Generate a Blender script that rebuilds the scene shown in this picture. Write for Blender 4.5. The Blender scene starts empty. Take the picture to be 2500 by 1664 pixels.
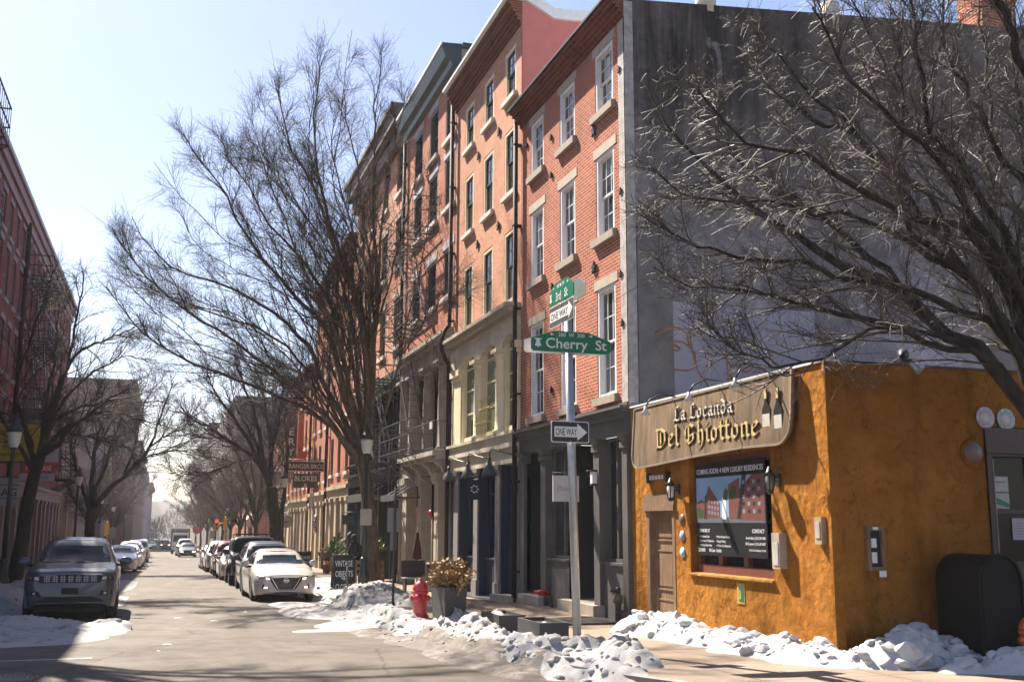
import bpy, bmesh, math, random
import numpy as np
from mathutils import Vector, Matrix
from mathutils.bvhtree import BVHTree
R_ = math.radians
SC = bpy.context.scene
COL = SC.collection
rnd = random.Random(7)

# ------------------------------------------------------------------ camera
F_PX = 2583.0
def make_camera():
    vx, vy, roll = 406.0, 1280.0, R_(-0.25)
    dx, dy = vx - 1250.0, 832.0 - vy
    c, s = math.cos(roll), math.sin(roll)
    ux, uy = dx * c - dy * s, dx * s + dy * c
    pit = math.atan2(-uy, F_PX)
    yaw = math.atan2(-ux, F_PX / math.cos(pit))
    F = Vector((math.sin(yaw) * math.cos(pit), math.cos(yaw) * math.cos(pit), math.sin(pit)))
    R0 = Vector((math.cos(yaw), -math.sin(yaw), 0)); U0 = R0.cross(F)
    R = R0 * c - U0 * s; U = R0 * s + U0 * c
    cd = bpy.data.cameras.new('camera'); cd.sensor_width = 36; cd.lens = 36 * F_PX / 2500
    cd.clip_start = 0.1; cd.clip_end = 6000
    co = bpy.data.objects.new('camera', cd); COL.objects.link(co)
    M = Matrix((R, U, -F)).transposed().to_4x4(); M.translation = (0, 0, 1.7)
    co.matrix_world = M
    SC.camera = co
make_camera()

# ------------------------------------------------------------------ light
SUN_AZ, SUN_EL = R_(-21.6), R_(49)      # azimuth from +Y towards +X
W = bpy.data.worlds.new('World'); SC.world = W; W.use_nodes = True
nt = W.node_tree
bg = nt.nodes['Background']
sky = nt.nodes.new('ShaderNodeTexSky'); sky.sky_type = 'NISHITA'; sky.sun_disc = False
sky.sun_elevation = SUN_EL; sky.sun_rotation = SUN_AZ
sky.air_density = 1.0; sky.dust_density = 0.6; sky.ozone_density = 1.0
tint = nt.nodes.new('ShaderNodeMixRGB'); tint.blend_type = 'MULTIPLY'; tint.inputs[0].default_value = 1; tint.inputs[2].default_value = (1.04, .94, .96, 1)
nt.links.new(sky.outputs[0], tint.inputs[1]); nt.links.new(tint.outputs[0], bg.inputs[0]); bg.inputs[1].default_value = 0.057
ld = bpy.data.lights.new('sun', 'SUN'); ld.energy = 5.0; ld.angle = R_(0.53); ld.color = (1.0, 0.90, 0.76)
lo = bpy.data.objects.new('sun', ld); COL.objects.link(lo)
sd = Vector((math.sin(SUN_AZ) * math.cos(SUN_EL), math.cos(SUN_AZ) * math.cos(SUN_EL), math.sin(SUN_EL)))
lo.rotation_euler = sd.to_track_quat('Z', 'Y').to_euler(); lo.location = sd * 60
SC.view_settings.view_transform = 'Standard'; SC.view_settings.look = 'None'
SC.view_settings.gamma = 1; SC.view_settings.use_curve_mapping = False
SC.view_settings.exposure = 1.85
SC.cycles.use_denoising = True
SC.cycles.max_bounces = 6; SC.cycles.diffuse_bounces = 3; SC.cycles.glossy_bounces = 3
SC.cycles.sample_clamp_indirect = 6

# ------------------------------------------------------------------ scene-graph helpers
def tag(o, label=None, cat=None, group=None, kind=None):
    if label: o['label'] = label
    if cat: o['category'] = cat
    if group: o['group'] = group
    if kind: o['kind'] = kind
    return o
def thing(name, label, cat, loc=(0, 0, 0), rz=0.0, group=None):
    o = bpy.data.objects.new(name, None); COL.objects.link(o)
    o.empty_display_size = .3
    o.location = loc; o.rotation_euler = (0, 0, rz)
    return tag(o, label, cat, group)
def put(name, mesh, parent=None, loc=(0, 0, 0), rot=(0, 0, 0)):
    o = bpy.data.objects.new(name, mesh); COL.objects.link(o)
    o.parent = parent; o.location = loc; o.rotation_euler = rot
    return o
def kids(o): return [c for c in o.children]
def copy_tree(o, parent=None):
    c = o.copy(); COL.objects.link(c); c.parent = parent
    for ch in list(o.children): copy_tree(ch, c)
    return c

class MB:
    """mesh collector"""
    def __init__(s): s.v = []; s.f = []; s.m = []; s.sm = []; s.mi = 0; s.smooth = False
    def add(s, vs, fs):
        n = len(s.v); s.v += [tuple(p) for p in vs]
        for f in fs:
            s.f.append([i + n for i in f]); s.m.append(s.mi); s.sm.append(s.smooth)
    def box(s, x0, x1, y0, y1, z0, z1):
        if x0 > x1: x0, x1 = x1, x0
        if y0 > y1: y0, y1 = y1, y0
        if z0 > z1: z0, z1 = z1, z0
        s.add([(x0,y0,z0),(x1,y0,z0),(x1,y1,z0),(x0,y1,z0),(x0,y0,z1),(x1,y0,z1),(x1,y1,z1),(x0,y1,z1)],
              [(3,2,1,0),(4,5,6,7),(0,1,5,4),(1,2,6,5),(2,3,7,6),(3,0,4,7)])
    def hexa(s, b, t):  # bottom and top quads, counter-clockwise from above
        s.add(list(b) + list(t), [(3,2,1,0),(4,5,6,7),(0,1,5,4),(1,2,6,5),(2,3,7,6),(3,0,4,7)])
    def quad(s, a, b, c, d): s.add([a, b, c, d], [(0, 1, 2, 3)])
    def bar(s, a, b, w, h=None, up=(0, 0, 1)):
        h = h or w
        a, b = Vector(a), Vector(b); t = (b - a)
        if t.length < 1e-6: return
        t.normalize(); u = Vector(up)
        if abs(t.dot(u)) > .95: u = Vector((0, 1, 0))
        x = t.cross(u).normalized() * (w / 2); y = x.cross(t).normalized() * (h / 2)
        s.hexa([a - x - y, a + x - y, a + x + y, a - x + y], [b - x - y, b + x - y, b + x + y, b - x + y])
    def tube(s, pts, r, n=8, cap=True):
        pts = [Vector(p) for p in pts]; k = len(pts)
        rs = r if isinstance(r, (list, tuple)) else [r] * k
        vs = []; ref = None
        for i, p in enumerate(pts):
            t = (pts[min(i + 1, k - 1)] - pts[max(i - 1, 0)]).normalized()
            if ref is None:
                ref = Vector((0, 0, 1)) if abs(t.z) < .9 else Vector((1, 0, 0))
            x = t.cross(ref).normalized(); y = t.cross(x); ref = y * -1 if False else ref
            for j in range(n):
                a = 2 * math.pi * j / n
                vs.append(p + x * (math.cos(a) * rs[i]) + y * (math.sin(a) * rs[i]))
        fs = []
        for i in range(k - 1):
            for j in range(n):
                fs.append((i*n+j, (i+1)*n+j, (i+1)*n+(j+1) % n, i*n+(j+1) % n))
        if cap: fs += [tuple(range(n)), tuple(range((k-1)*n, k*n))[::-1]]
        sm = s.smooth; s.smooth = True; s.add(vs, fs); s.smooth = sm
    def lathe(s, prof, c=(0, 0, 0), n=16):  # (r, z) profile about a vertical axis
        vs = []; fs = []; k = len(prof)
        for r, z in prof:
            for j in range(n):
                a = 2 * math.pi * j / n
                vs.append((c[0] + r * math.cos(a), c[1] + r * math.sin(a), c[2] + z))
        for i in range(k - 1):
            for j in range(n):
                fs.append((i*n+j, i*n+(j+1) % n, (i+1)*n+(j+1) % n, (i+1)*n+j))
        fs += [tuple(range(n))[::-1], tuple(range((k-1)*n, k*n))]
        sm = s.smooth; s.smooth = True; s.add(vs, fs); s.smooth = sm
    def prism(s, poly, y0, y1):  # (x,z) outline pushed along y
        n = len(poly)
        vs = [(x, y0, z) for x, z in poly] + [(x, y1, z) for x, z in poly]
        s.add(vs, [tuple(range(n)), tuple(range(n, 2*n))[::-1]] + [(i, n+i, n+(i+1) % n, (i+1) % n) for i in range(n)])
    def wall(s, x0, x1, z0, z1, holes=(), y=0.0, rev=0.2):
        xs = sorted({x0, x1, *[h[0] for h in holes], *[h[1] for h in holes]})
        zs = sorted({z0, z1, *[h[2] for h in holes], *[h[3] for h in holes]})
        for a, b in zip(xs, xs[1:]):
            for c, d in zip(zs, zs[1:]):
                mx, mz = (a + b) / 2, (c + d) / 2
                if mx < x0 or mx > x1 or mz < z0 or mz > z1: continue
                if any(h[0] < mx < h[1] and h[2] < mz < h[3] for h in holes): continue
                s.quad((a, y, c), (b, y, c), (b, y, d), (a, y, d))
        for h in holes:
            a, b, c, d = h[:4]; e = y + rev
            s.quad((a, y, c), (a, y, d), (a, e, d), (a, e, c)); s.quad((b, y, c), (b, e, c), (b, e, d), (b, y, d))
            s.quad((a, y, c), (a, e, c), (b, e, c), (b, y, c)); s.quad((a, y, d), (b, y, d), (b, e, d), (a, e, d))
    def mesh(s, name, mats, fix=True, sharp=None):
        me = bpy.data.meshes.new(name)
        me.from_pydata(s.v, [], s.f)
        for m in (mats if isinstance(mats, (list, tuple)) else [mats]): me.materials.append(m)
        me.polygons.foreach_set('material_index', s.m)
        me.polygons.foreach_set('use_smooth', s.sm)
        if fix:
            bm = bmesh.new(); bm.from_mesh(me)
            bmesh.ops.recalc_face_normals(bm, faces=bm.faces); bm.to_mesh(me); bm.free()
        if sharp: me.set_sharp_from_angle(angle=R_(sharp))
        me.update(); return me
    def build(s, name, mats, parent=None, loc=(0, 0, 0), **k):
        return put(name, s.mesh(name, mats, **k), parent, loc)

def np_mesh(name, V, Q, mat, smooth=True):
    me = bpy.data.meshes.new(name)
    V = np.asarray(V, dtype=np.float32); Q = np.asarray(Q, dtype=np.int32)
    k = Q.shape[1]
    me.vertices.add(len(V)); me.vertices.foreach_set('co', V.ravel())
    me.loops.add(Q.size); me.loops.foreach_set('vertex_index', Q.ravel())
    me.polygons.add(len(Q)); me.polygons.foreach_set('loop_start', np.arange(0, Q.size, k, dtype=np.int32))
    me.polygons.foreach_set('loop_total', np.full(len(Q), k, dtype=np.int32))
    me.polygons.foreach_set('use_smooth', np.full(len(Q), smooth, dtype=bool))
    me.materials.append(mat); me.update(calc_edges=True); me.validate(); return me

# ------------------------------------------------------------------ text
def text_mesh(s, size=1.0, sx=1.0, ext=0.004, bold=0.0, align='CENTER', mat=None, spacing=1.0, fit=None):
    cu = bpy.data.curves.new('letters', 'FONT'); cu.body = s; cu.size = size
    cu.align_x = align; cu.align_y = 'BOTTOM_BASELINE'; cu.extrude = ext; cu.offset = bold * size; cu.resolution_u = 3
    cu.space_character = spacing
    o = bpy.data.objects.new('letters', cu); COL.objects.link(o)
    dg = bpy.context.evaluated_depsgraph_get()
    me = bpy.data.meshes.new_from_object(o.evaluated_get(dg))
    bpy.data.objects.remove(o); bpy.data.curves.remove(cu)
    if fit:
        xs_ = [v.co.x for v in me.vertices]; sx = fit / (max(xs_) - min(xs_))
    # letters lie in x/z, facing -y
    me.transform(Matrix(((sx, 0, 0, 0), (0, 0, -1, 0), (0, 1, 0, 0), (0, 0, 0, 1))))
    me.materials.clear(); me.materials.append(mat); me.name = 'lettering'
    return me
def text(s, parent, loc, size, mat, sx=1.0, bold=0.0, align='CENTER', rot=(0, 0, 0), name='lettering', ext=0.003, spacing=1.0, fit=None):
    return put(name, text_mesh(s, size, sx, ext, bold, align, mat, spacing, fit), parent, loc, rot)

# ------------------------------------------------------------------ materials
def srgb(r, g, b):
    f = lambda c: (c / 255 / 12.92) if c / 255 <= .04045 else ((c / 255 + .055) / 1.055) ** 2.4
    return (f(r), f(g), f(b))
class NT:
    def __init__(s, name):
        s.m = bpy.data.materials.new(name); s.m.use_nodes = True; s.t = s.m.node_tree
        s.b = s.t.nodes['Principled BSDF']
    def n(s, typ, **k):
        o = s.t.nodes.new('ShaderNode' + typ)
        for a, v in k.items():
            if a.startswith('i_'): o.inputs[a[2:].replace('_', ' ')].default_value = v
            else: setattr(o, a, v)
        return o
    def l(s, a, b): s.t.links.new(a, b)
    def coords(s, kind='Object', scale=(1, 1, 1), rot=(0, 0, 0)):
        tc = s.n('TexCoord'); mp = s.n('Mapping'); mp.inputs['Scale'].default_value = scale; mp.inputs['Rotation'].default_value = rot
        s.l(tc.outputs[kind], mp.inputs['Vector']); return mp.outputs[0]
    def noise(s, scale, detail=5, rough=.55, vec=None, dist=0.0):
        o = s.n('TexNoise'); o.inputs['Scale'].default_value = scale; o.inputs['Detail'].default_value = detail
        o.inputs['Roughness'].default_value = rough; o.inputs['Distortion'].default_value = dist
        if vec is not None: s.l(vec, o.inputs['Vector'])
        return o.outputs['Fac']
    def ramp(s, fac, stops):
        o = s.n('ValToRGB'); e = o.color_ramp.elements
        while len(e) > 1: e.remove(e[-1])
        e[0].position, e[0].color = stops[0][0], (*stops[0][1], 1) if len(stops[0][1]) == 3 else stops[0][1]
        for p, c in stops[1:]:
            q = e.new(p); q.color = (*c, 1)
        s.l(fac, o.inputs[0]); return o.outputs[0]
    def mix(s, fac, a, b, typ='MIX'):
        o = s.n('MixRGB', blend_type=typ)
        for i, v in enumerate((fac, a, b)):
            if hasattr(v, 'is_output'): s.l(v, o.inputs[i])
            elif i == 0: o.inputs[0].default_value = v
            else: o.inputs[i].default_value = (*v, 1)
        return o.outputs[0]
    def bump(s, h, strength=.3, dist=.02):
        o = s.n('Bump'); o.inputs['Strength'].default_value = strength; o.inputs['Distance'].default_value = dist
        s.l(h, o.inputs['Height']); s.l(o.outputs[0], s.b.inputs['Normal'])
    def set(s, col=None, rough=None, metal=None, spec=None):
        if col is not None:
            if hasattr(col, 'is_output'): s.l(col, s.b.inputs['Base Color'])
            else: s.b.inputs['Base Color'].default_value = (*col, 1)
        if rough is not None:
            if hasattr(rough, 'is_output'): s.l(rough, s.b.inputs['Roughness'])
            else: s.b.inputs['Roughness'].default_value = rough
        if metal is not None: s.b.inputs['Metallic'].default_value = metal
        if spec is not None: s.b.inputs['Specular IOR Level'].default_value = spec
        return s.m
G3 = lambda v: (v, v, v)
def mul(c, k): return tuple(min(1, x * k) for x in c)
def M_plain(name, col, rough=.6, metal=0, var=.18, scale=6, bump=0.0, spec=.5):
    m = NT(name); v = m.coords()
    n = m.noise(scale, 6, .6, v)
    m.set(m.mix(1.0, col, m.ramp(n, [(.25, G3(1 - var)), (.75, G3(1 + var * .6))]), 'MULTIPLY'), rough, metal, spec)
    if bump: m.bump(m.noise(scale * 5, 6, .6, v), bump, .02)
    return m.m
def M_brick(name, c1, c2, mortar, bw=.215, bh=.072, ms=.011, stain=.35, bump=.5):
    m = NT(name); tc = m.n('TexCoord'); sp = m.n('SeparateXYZ'); m.l(tc.outputs['Object'], sp.inputs[0])
    ad = m.n('Math', operation='ADD'); m.l(sp.outputs[0], ad.inputs[0]); m.l(sp.outputs[1], ad.inputs[1])
    cb = m.n('CombineXYZ'); m.l(ad.outputs[0], cb.inputs[0]); m.l(sp.outputs[2], cb.inputs[1])
    br = m.n('TexBrick'); m.l(cb.outputs[0], br.inputs['Vector'])
    br.inputs['Scale'].default_value = 1; br.inputs['Brick Width'].default_value = bw; br.inputs['Row Height'].default_value = bh
    br.inputs['Mortar Size'].default_value = ms; br.inputs['Mortar Smooth'].default_value = .25; br.inputs['Bias'].default_value = -.1
    br.inputs['Color1'].default_value = (*c1, 1); br.inputs['Color2'].default_value = (*c2, 1); br.inputs['Mortar'].default_value = (*mortar, 1)
    n = m.noise(.55, 6, .62, tc.outputs['Object'], .6); n2 = m.noise(9, 5, .7, tc.outputs['Object'])
    col = m.mix(1.0, br.outputs['Color'], m.ramp(n, [(.28, G3(1 - stain)), (.52, G3(1.0)), (.8, G3(1.18))]), 'MULTIPLY')
    col = m.mix(1.0, col, m.ramp(n2, [(.3, G3(.82)), (.7, G3(1.12))]), 'MULTIPLY')
    m.set(col, .95, 0, .08)
    iv = m.n('Math', operation='SUBTRACT'); iv.inputs[0].default_value = 1; m.l(br.outputs['Fac'], iv.inputs[1])
    m.bump(iv.outputs[0], bump, .012)
    return m.m
def M_glass(name, col=(.012, .015, .018), rough=.04, wav=.02, spec=.5):
    m = NT(name); oi = m.n('ObjectInfo')
    m.set(m.mix(1, col, m.ramp(oi.outputs['Random'], [(0, G3(.5)), (.55, G3(1.2)), (.8, G3(2.6)), (1, (4.2, 4.0, 3.7))]), 'MULTIPLY') if wav else col, rough, 0, spec)
    m.b.inputs['IOR'].default_value = 1.6
    if wav: m.bump(m.noise(2.2, 2, .5, m.coords()), wav, .05)
    return m.m
def M_paint(name, col, rough=.35, metal=.0, coat=1.0):
    m = NT(name); v = m.coords()
    dirt = m.ramp(m.noise(4, 6, .65, v), [(.35, G3(.86)), (.7, G3(1.05))])
    m.set(m.mix(1.0, col, dirt, 'MULTIPLY'), rough, metal, .5)
    m.b.inputs['Coat Weight'].default_value = coat; m.b.inputs['Coat Roughness'].default_value = .06
    return m.m
MAT = {}
def mat(name, *a, **k):
    if name not in MAT: MAT[name] = M_plain(name, *a, **k)
    return MAT[name]
GLASS = M_glass('window_glass'); GLASS2 = M_glass('shop_glass', (.02, .022, .024), .03, .01)
SCREEN = M_plain('window_screen', (.055, .058, .06), .32, var=.2)
GLASS_OLD = M_glass('old_wavy_glass', (.02, .024, .03), .05, .12)
WHITE = M_plain('white_paint', (.68, .67, .68), .5, var=.1, scale=3)
CREAM = M_plain('cream_paint', (.72, .62, .42), .55, var=.14, scale=2.5)
STONE = M_plain('brownstone', (.33, .27, .22), .85, var=.35, scale=4, bump=.3)
BLACK = M_plain('black_iron', (.022, .022, .025), .45, var=.3)
CHAR = M_plain('charcoal_paint', (.092, .086, .08), .6, var=.3, scale=2.2, bump=.08)
DARK = M_plain('dark_interior', (.012, .012, .013), .7, var=.3)
STEEL = M_plain('galvanised_steel', (.42, .43, .44), .42, .75, var=.22, scale=9)
ALU = M_plain('aluminium', (.6, .6, .6), .35, .8, var=.1)
# ================================================================== near buildings of the right-hand row
FX = 8.4                       # facade line of the right-hand row
def gz(y): return -.016 * y    # the street falls away from the camera
BRICK1 = M_brick('red_brick', (.43, .118, .066), (.30, .078, .046), (.46, .33, .255), stain=.3)
BRICK2 = M_brick('salmon_brick', (.60, .27, .175), (.48, .20, .128), (.50, .37, .27), ms=.010, stain=.25)
BRICK3 = M_brick('pink_brick', (.50, .195, .125), (.40, .145, .09), (.42, .28, .21), ms=.008, stain=.3)
BRICK_CORN = M_brick('cornice_brick', (.20, .06, .042), (.15, .045, .034), (.2, .13, .1), stain=.3)
PINK = M_plain('pink_stucco', (.52, .17, .15), .9, var=.12, scale=3, bump=.25)
COPING = M_plain('white_coping', (.72, .74, .74), .5, var=.12)
TEAL = M_plain('dark_teal_paint', (.02, .045, .045), .45, var=.2)
NAVY = M_plain('navy_paint', (.02, .026, .055), .5, var=.2)
PALEBLUE = M_plain('pale_blue_paint', (.26, .28, .34), .5, var=.15)
LIT_GREY = M_plain('sunlit_pilaster_grey', (.21, .185, .18), .6, var=.2)
TAN = M_plain('tan_stone', (.40, .34, .27), .8, var=.2, scale=3, bump=.15)
GREYSTONE = M_plain('grey_stone', (.34, .305, .265), .85, var=.35, scale=2.5, bump=.3)
ROOFM = M_plain('tar_roof', (.05, .05, .05), .9, var=.3)
WHITE_SILL = M_plain('white_stone_sill', (.56, .52, .46), .75, var=.2, scale=5)
PIPE = M_plain('downpipe_paint', (.028, .014, .016), .7, var=.2, spec=.2)
DSASH = M_plain('dark_green_sash', (.03, .035, .032), .45, var=.15)

WCACHE = {}
def window_meshes(w, h, st):
    key = (round(w, 2), round(h, 2), st['id'])
    if key in WCACHE: return WCACHE[key]
    rv = st.get('rev', .2); t = st.get('liner', .07); o = []
    f = MB(); x0, x1 = -w / 2, w / 2
    f.box(x0 + .001, x0 + t, .012, rv, 0, h); f.box(x1 - t, x1 - .001, .012, rv, 0, h)
    f.box(x0 + t, x1 - t, .014, rv, h - t, h - .001); f.box(x0 + t, x1 - t, .02, rv, .001, t * .7)
    frame = f.mesh('window_frame', st['frame'])
    ix0, ix1, iz0, iz1 = x0 + t, x1 - t, t * .7, h - t
    mid = iz0 + (iz1 - iz0) * st.get('split', .5)
    s = MB(); b = st.get('sash_w', .045)
    for (a, c, yy) in ((mid - b / 2, iz1, rv - .085), (iz0, mid + b / 2, rv - .05)):
        s.box(ix0, ix0 + b, yy, yy + .035, a, c); s.box(ix1 - b, ix1, yy, yy + .035, a, c)
        s.box(ix0 + b, ix1 - b, yy, yy + .035, a, a + b); s.box(ix0 + b, ix1 - b, yy, yy + .035, c - b, c)
        nc, nr = st.get('grid', (2, 2)); m = st.get('munt', .018)
        for i in range(1, nc):
            xx = ix0 + (ix1 - ix0) * i / nc; s.box(xx - m / 2, xx + m / 2, yy + .005, yy + .03, a + b, c - b)
        for j in range(1, nr):
            zz = a + (c - a) * j / nr; s.box(ix0 + b, ix1 - b, yy + .007, yy + .028, zz - m / 2, zz + m / 2)
    sash = s.mesh('sash', st['sash'])
    g = MB(); g.quad((ix0, 0, mid), (ix1, 0, mid), (ix1, 0.006, iz1), (ix0, 0.006, iz1))
    up = g.mesh('pane', st.get('glass', GLASS), fix=False)
    g = MB(); g.quad((ix0, 0, iz0), (ix1, 0, iz0), (ix1, 0.003, mid), (ix0, 0.003, mid))
    lo_ = g.mesh('pane', st.get('glass_low', GLASS), fix=False)
    sill = lint = None
    if st.get('sill'):
        sm, ov, hh, pr = st['sill']; q = MB()
        q.hexa([(x0 - ov, -pr, -hh), (x1 + ov, -pr, -hh), (x1 + ov, rv - .1, -hh), (x0 - ov, rv - .1, -hh)],
               [(x0 - ov, -pr, -.012), (x1 + ov, -pr, -.012), (x1 + ov, rv - .1, .004), (x0 - ov, rv - .1, .004)])
        sill = q.mesh('sill', sm)
    if st.get('lintel'):
        sm, ov, hh, pr = st['lintel']; q = MB(); q.box(x0 - ov, x1 + ov, -pr, .011, h - .002, h + hh); lint = q.mesh('lintel', sm)
    WCACHE[key] = (frame, sash, up, lo_, sill, lint, rv)
    return WCACHE[key]
def window(root, x, z, w, h, st):
    frame, sash, up, lo_, sill, lint, rv = window_meshes(w, h, st)
    o = put('window', frame, root, (x, 0, z))
    put('sash', sash, o); put('pane', up, o, (0, rv - .07, 0)); put('pane', lo_, o, (0, rv - .035, 0))
    if sill: put('sill', sill, o)
    if lint: put('lintel', lint, o)
    return o
def holes_of(wins): return [(x - w / 2, x + w / 2, z, z + h) for x, z, w, h in wins]
def backing(mb, x0, x1, z0, z1, y=.24):  # dark rooms behind the openings
    mb.quad((x0, y, z0), (x1, y, z0), (x1, y, z1), (x0, y, z1))
def downpipe(root, x, z0, z1, y=-.12, r=.06, name='downpipe', off=None):
    m = MB(); pts = [(x, y, z1), (x, y, z0)] if not off else off
    m.tube(pts, r, 8)
    for zz in np.arange(z0 + .8, z1 - .3, 2.2): m.box(x - r - .02, x + r + .02, y - r, -.002, zz, zz + .05)
    return m.build(name, PIPE, root)
def star_anchor(root, x, z, r=.13):
    m = MB(); pts = []
    for i in range(10):
        a = math.pi * i / 5 + math.pi / 2; q = r if i % 2 == 0 else r * .4
        pts.append((x + q * math.cos(a), z + q * math.sin(a)))
    m.prism(pts, -.05, -.004); return m.build('wall_anchor', BLACK, root)

# ---------------------------------------------------------------- four-storey red brick house
Y1 = 25.3
b1 = thing('brick_house', 'four-storey red brick house with grey shopfront and tall bare grey side wall', 'building', (FX, Y1, 0), R_(-90))
w1 = Y1 - 18.62
ST1 = dict(id='b1', frame=WHITE, sash=WHITE, grid=(3, 2), liner=.085, rev=.17, munt=.022, glass=GLASS_OLD, glass_low=GLASS_OLD,
           sill=(STONE, .11, .17, .10), lintel=(TAN, .13, .20, .012))
cx = [Y1 - y for y in (24.03, 21.92, 19.72)]
WN = [(x, z, .97, h) for z, h in ((4.25, 2.28), (7.62, 1.80), (10.38, 1.38)) for x in cx]
m = MB(); m.wall(0, w1, 4.02, 12.02, holes_of(WN)); 
m.build('wall', BRICK1, b1)
m = MB(); backing(m, .05, w1 - .05, 4.1, 12, .3); m.build('dark_room', DARK, b1)
for a in WN: window(b1, *a, ST1)
m = MB()   # corbelled brick cornice
for i, (z0, z1, p) in enumerate(((11.98, 12.06, .05), (12.06, 12.14, .12), (12.14, 12.22, .19), (12.22, 12.30, .27), (12.30, 12.37, .34))):
    m.box(0.002, w1 - .002, -p, .02, z0, z1)
m.box(.002, w1 - .002, -.03, .011, 11.72 + .24, 11.98)
m.build('cornice', BRICK_CORN, b1)
m = MB(); m.box(-.01, w1 + .015, -.40, .05, 12.371, 12.42); m.build('eaves_board', BLACK, b1)
# roof and the long bare side wall (it rises slightly towards the back)
m = MB(); m.hexa([(0, .02, 12.372), (w1, .02, 12.372), (w1, 11.5, 12.372), (0, 11.5, 12.372)], [(0, .02, 12.40), (w1 - .3, .02, 12.40), (w1 - .3, 11.5, 13.2), (0, 11.5, 13.2)])
m.build('roof', M_plain('bounce_snow_roof', (.78, .78, .80), .7, var=.12), b1)  # unseen snow cover, added to bounce sunlight onto the pink gable
nt_ = NT('weathered_side_wall'); v = nt_.coords(); tcz = nt_.n('TexCoord'); sp = nt_.n('SeparateXYZ'); nt_.l(tcz.outputs['Object'], sp.inputs[0])
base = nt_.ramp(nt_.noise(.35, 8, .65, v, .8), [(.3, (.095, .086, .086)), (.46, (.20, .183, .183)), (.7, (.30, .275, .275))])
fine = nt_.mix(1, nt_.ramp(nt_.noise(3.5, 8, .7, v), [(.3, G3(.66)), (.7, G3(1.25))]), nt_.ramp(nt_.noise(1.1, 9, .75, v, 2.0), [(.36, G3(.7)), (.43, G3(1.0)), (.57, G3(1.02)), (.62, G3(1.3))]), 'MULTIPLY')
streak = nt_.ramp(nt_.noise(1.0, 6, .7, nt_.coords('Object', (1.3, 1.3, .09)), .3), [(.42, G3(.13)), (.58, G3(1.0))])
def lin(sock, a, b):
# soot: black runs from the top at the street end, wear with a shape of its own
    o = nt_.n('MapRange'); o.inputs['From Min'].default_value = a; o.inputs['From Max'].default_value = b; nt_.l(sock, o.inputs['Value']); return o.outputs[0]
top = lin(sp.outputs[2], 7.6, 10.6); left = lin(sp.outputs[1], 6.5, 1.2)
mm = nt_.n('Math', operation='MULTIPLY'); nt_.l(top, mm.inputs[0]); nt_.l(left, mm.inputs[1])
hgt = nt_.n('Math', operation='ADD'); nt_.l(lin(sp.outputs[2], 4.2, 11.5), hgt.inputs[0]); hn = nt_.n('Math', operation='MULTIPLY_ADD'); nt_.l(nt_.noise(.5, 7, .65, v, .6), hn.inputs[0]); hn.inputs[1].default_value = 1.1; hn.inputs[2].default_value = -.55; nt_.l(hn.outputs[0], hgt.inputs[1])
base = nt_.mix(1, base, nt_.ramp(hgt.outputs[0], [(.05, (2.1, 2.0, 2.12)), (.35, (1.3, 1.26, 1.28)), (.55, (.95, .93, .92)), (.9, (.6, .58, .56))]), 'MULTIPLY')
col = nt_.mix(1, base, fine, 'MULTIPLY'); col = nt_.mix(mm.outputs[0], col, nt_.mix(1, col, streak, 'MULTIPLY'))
spots = nt_.ramp(nt_.noise(.8, 5, .6, nt_.coords('Object', (1, 1, .7)), 1.0), [(.60, G3(0)), (.68, G3(.75))])
mm2 = nt_.n('Math', operation='MULTIPLY'); nt_.l(spots, mm2.inputs[0]); nt_.l(mm.outputs[0], mm2.inputs[1])
col = nt_.mix(mm2.outputs[0], col, (.28, .26, .25))
nt_.set(col, .92, 0, .2); nt_.bump(nt_.noise(9, 8, .7, v), .5, .02)
SIDE = nt_.m
m = MB()
m.hexa([(w1 - .3, .02, -.6), (w1, .02, -.6), (w1, 11.5, -.6), (w1 - .3, 11.5, -.6)], [(w1 - .3, .02, 12.36), (w1, .02, 12.36), (w1, 11.5, 13.42), (w1 - .3, 11.5, 13.42)])
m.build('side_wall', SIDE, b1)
m = MB(); m.box(w1 - .31, w1 + .03, -.02, .019, 3.9, 11.95); m.box(w1 - .02, w1 + .035, -.02, .17, 4, 12.3)
m.build('corner_strip', M_plain('pale_mortar_strip', (.40, .37, .35), .9, var=.5, scale=5, bump=.5), b1)
# raw cement band next to the corner and the pale repaint with its scrawl
m = MB(); m.box(w1 + .002, w1 + .03, .2, .95, 3.7, 7.6); m.build('cement_band', M_plain('raw_cement', (.19, .175, .165), .95, var=.5, scale=2, bump=.5), b1)
PATCH = M_plain('pale_repaint', (.40, .37, .415), .85, var=.14, scale=1.5, bump=.2)
PATCH_B = M_plain('warm_grey_repaint', (.30, .28, .295), .85, var=.2, scale=1.2, bump=.2)
m = MB(); m.box(w1 + .003, w1 + .012, .952, 4.2, 3.75, 6.05); pa = m.build('repaint_patch', PATCH, b1)
m = MB(); m.box(w1 + .003, w1 + .010, 4.2, 5.9, 3.75, 5.62); m.build('repaint_patch', PATCH_B, b1)
m = MB(); m.box(w1 + .003, w1 + .010, 8.6, 11.3, 3.75, 7.2); m.build('repaint_patch', M_plain('beige_repaint', (.25, .215, .19), .85, var=.2, scale=1.2), b1)
SPRAY = M_plain('orange_spray', (.46, .19, .06), .7, var=.25, scale=9)
def scrawl(px):
    out = []
    for p in px:
        pts = []
        for (x, y) in p:
            u = (x / 1.742 + 1500, y / 1.742)
            # display crop -> wall: linear fit on the wall plane
            X = 8.9 + (u[0] - 1592) * (12.08 - 8.9) / (1935 - 1592) - FX
            Z = 6.02 - (u[1] - 735) * (6.02 - 4.15) / (965 - 735) - (X - .5) * .045
            pts.append((w1 + .02, X, Z))
        out.append(pts)
    return out
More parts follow.
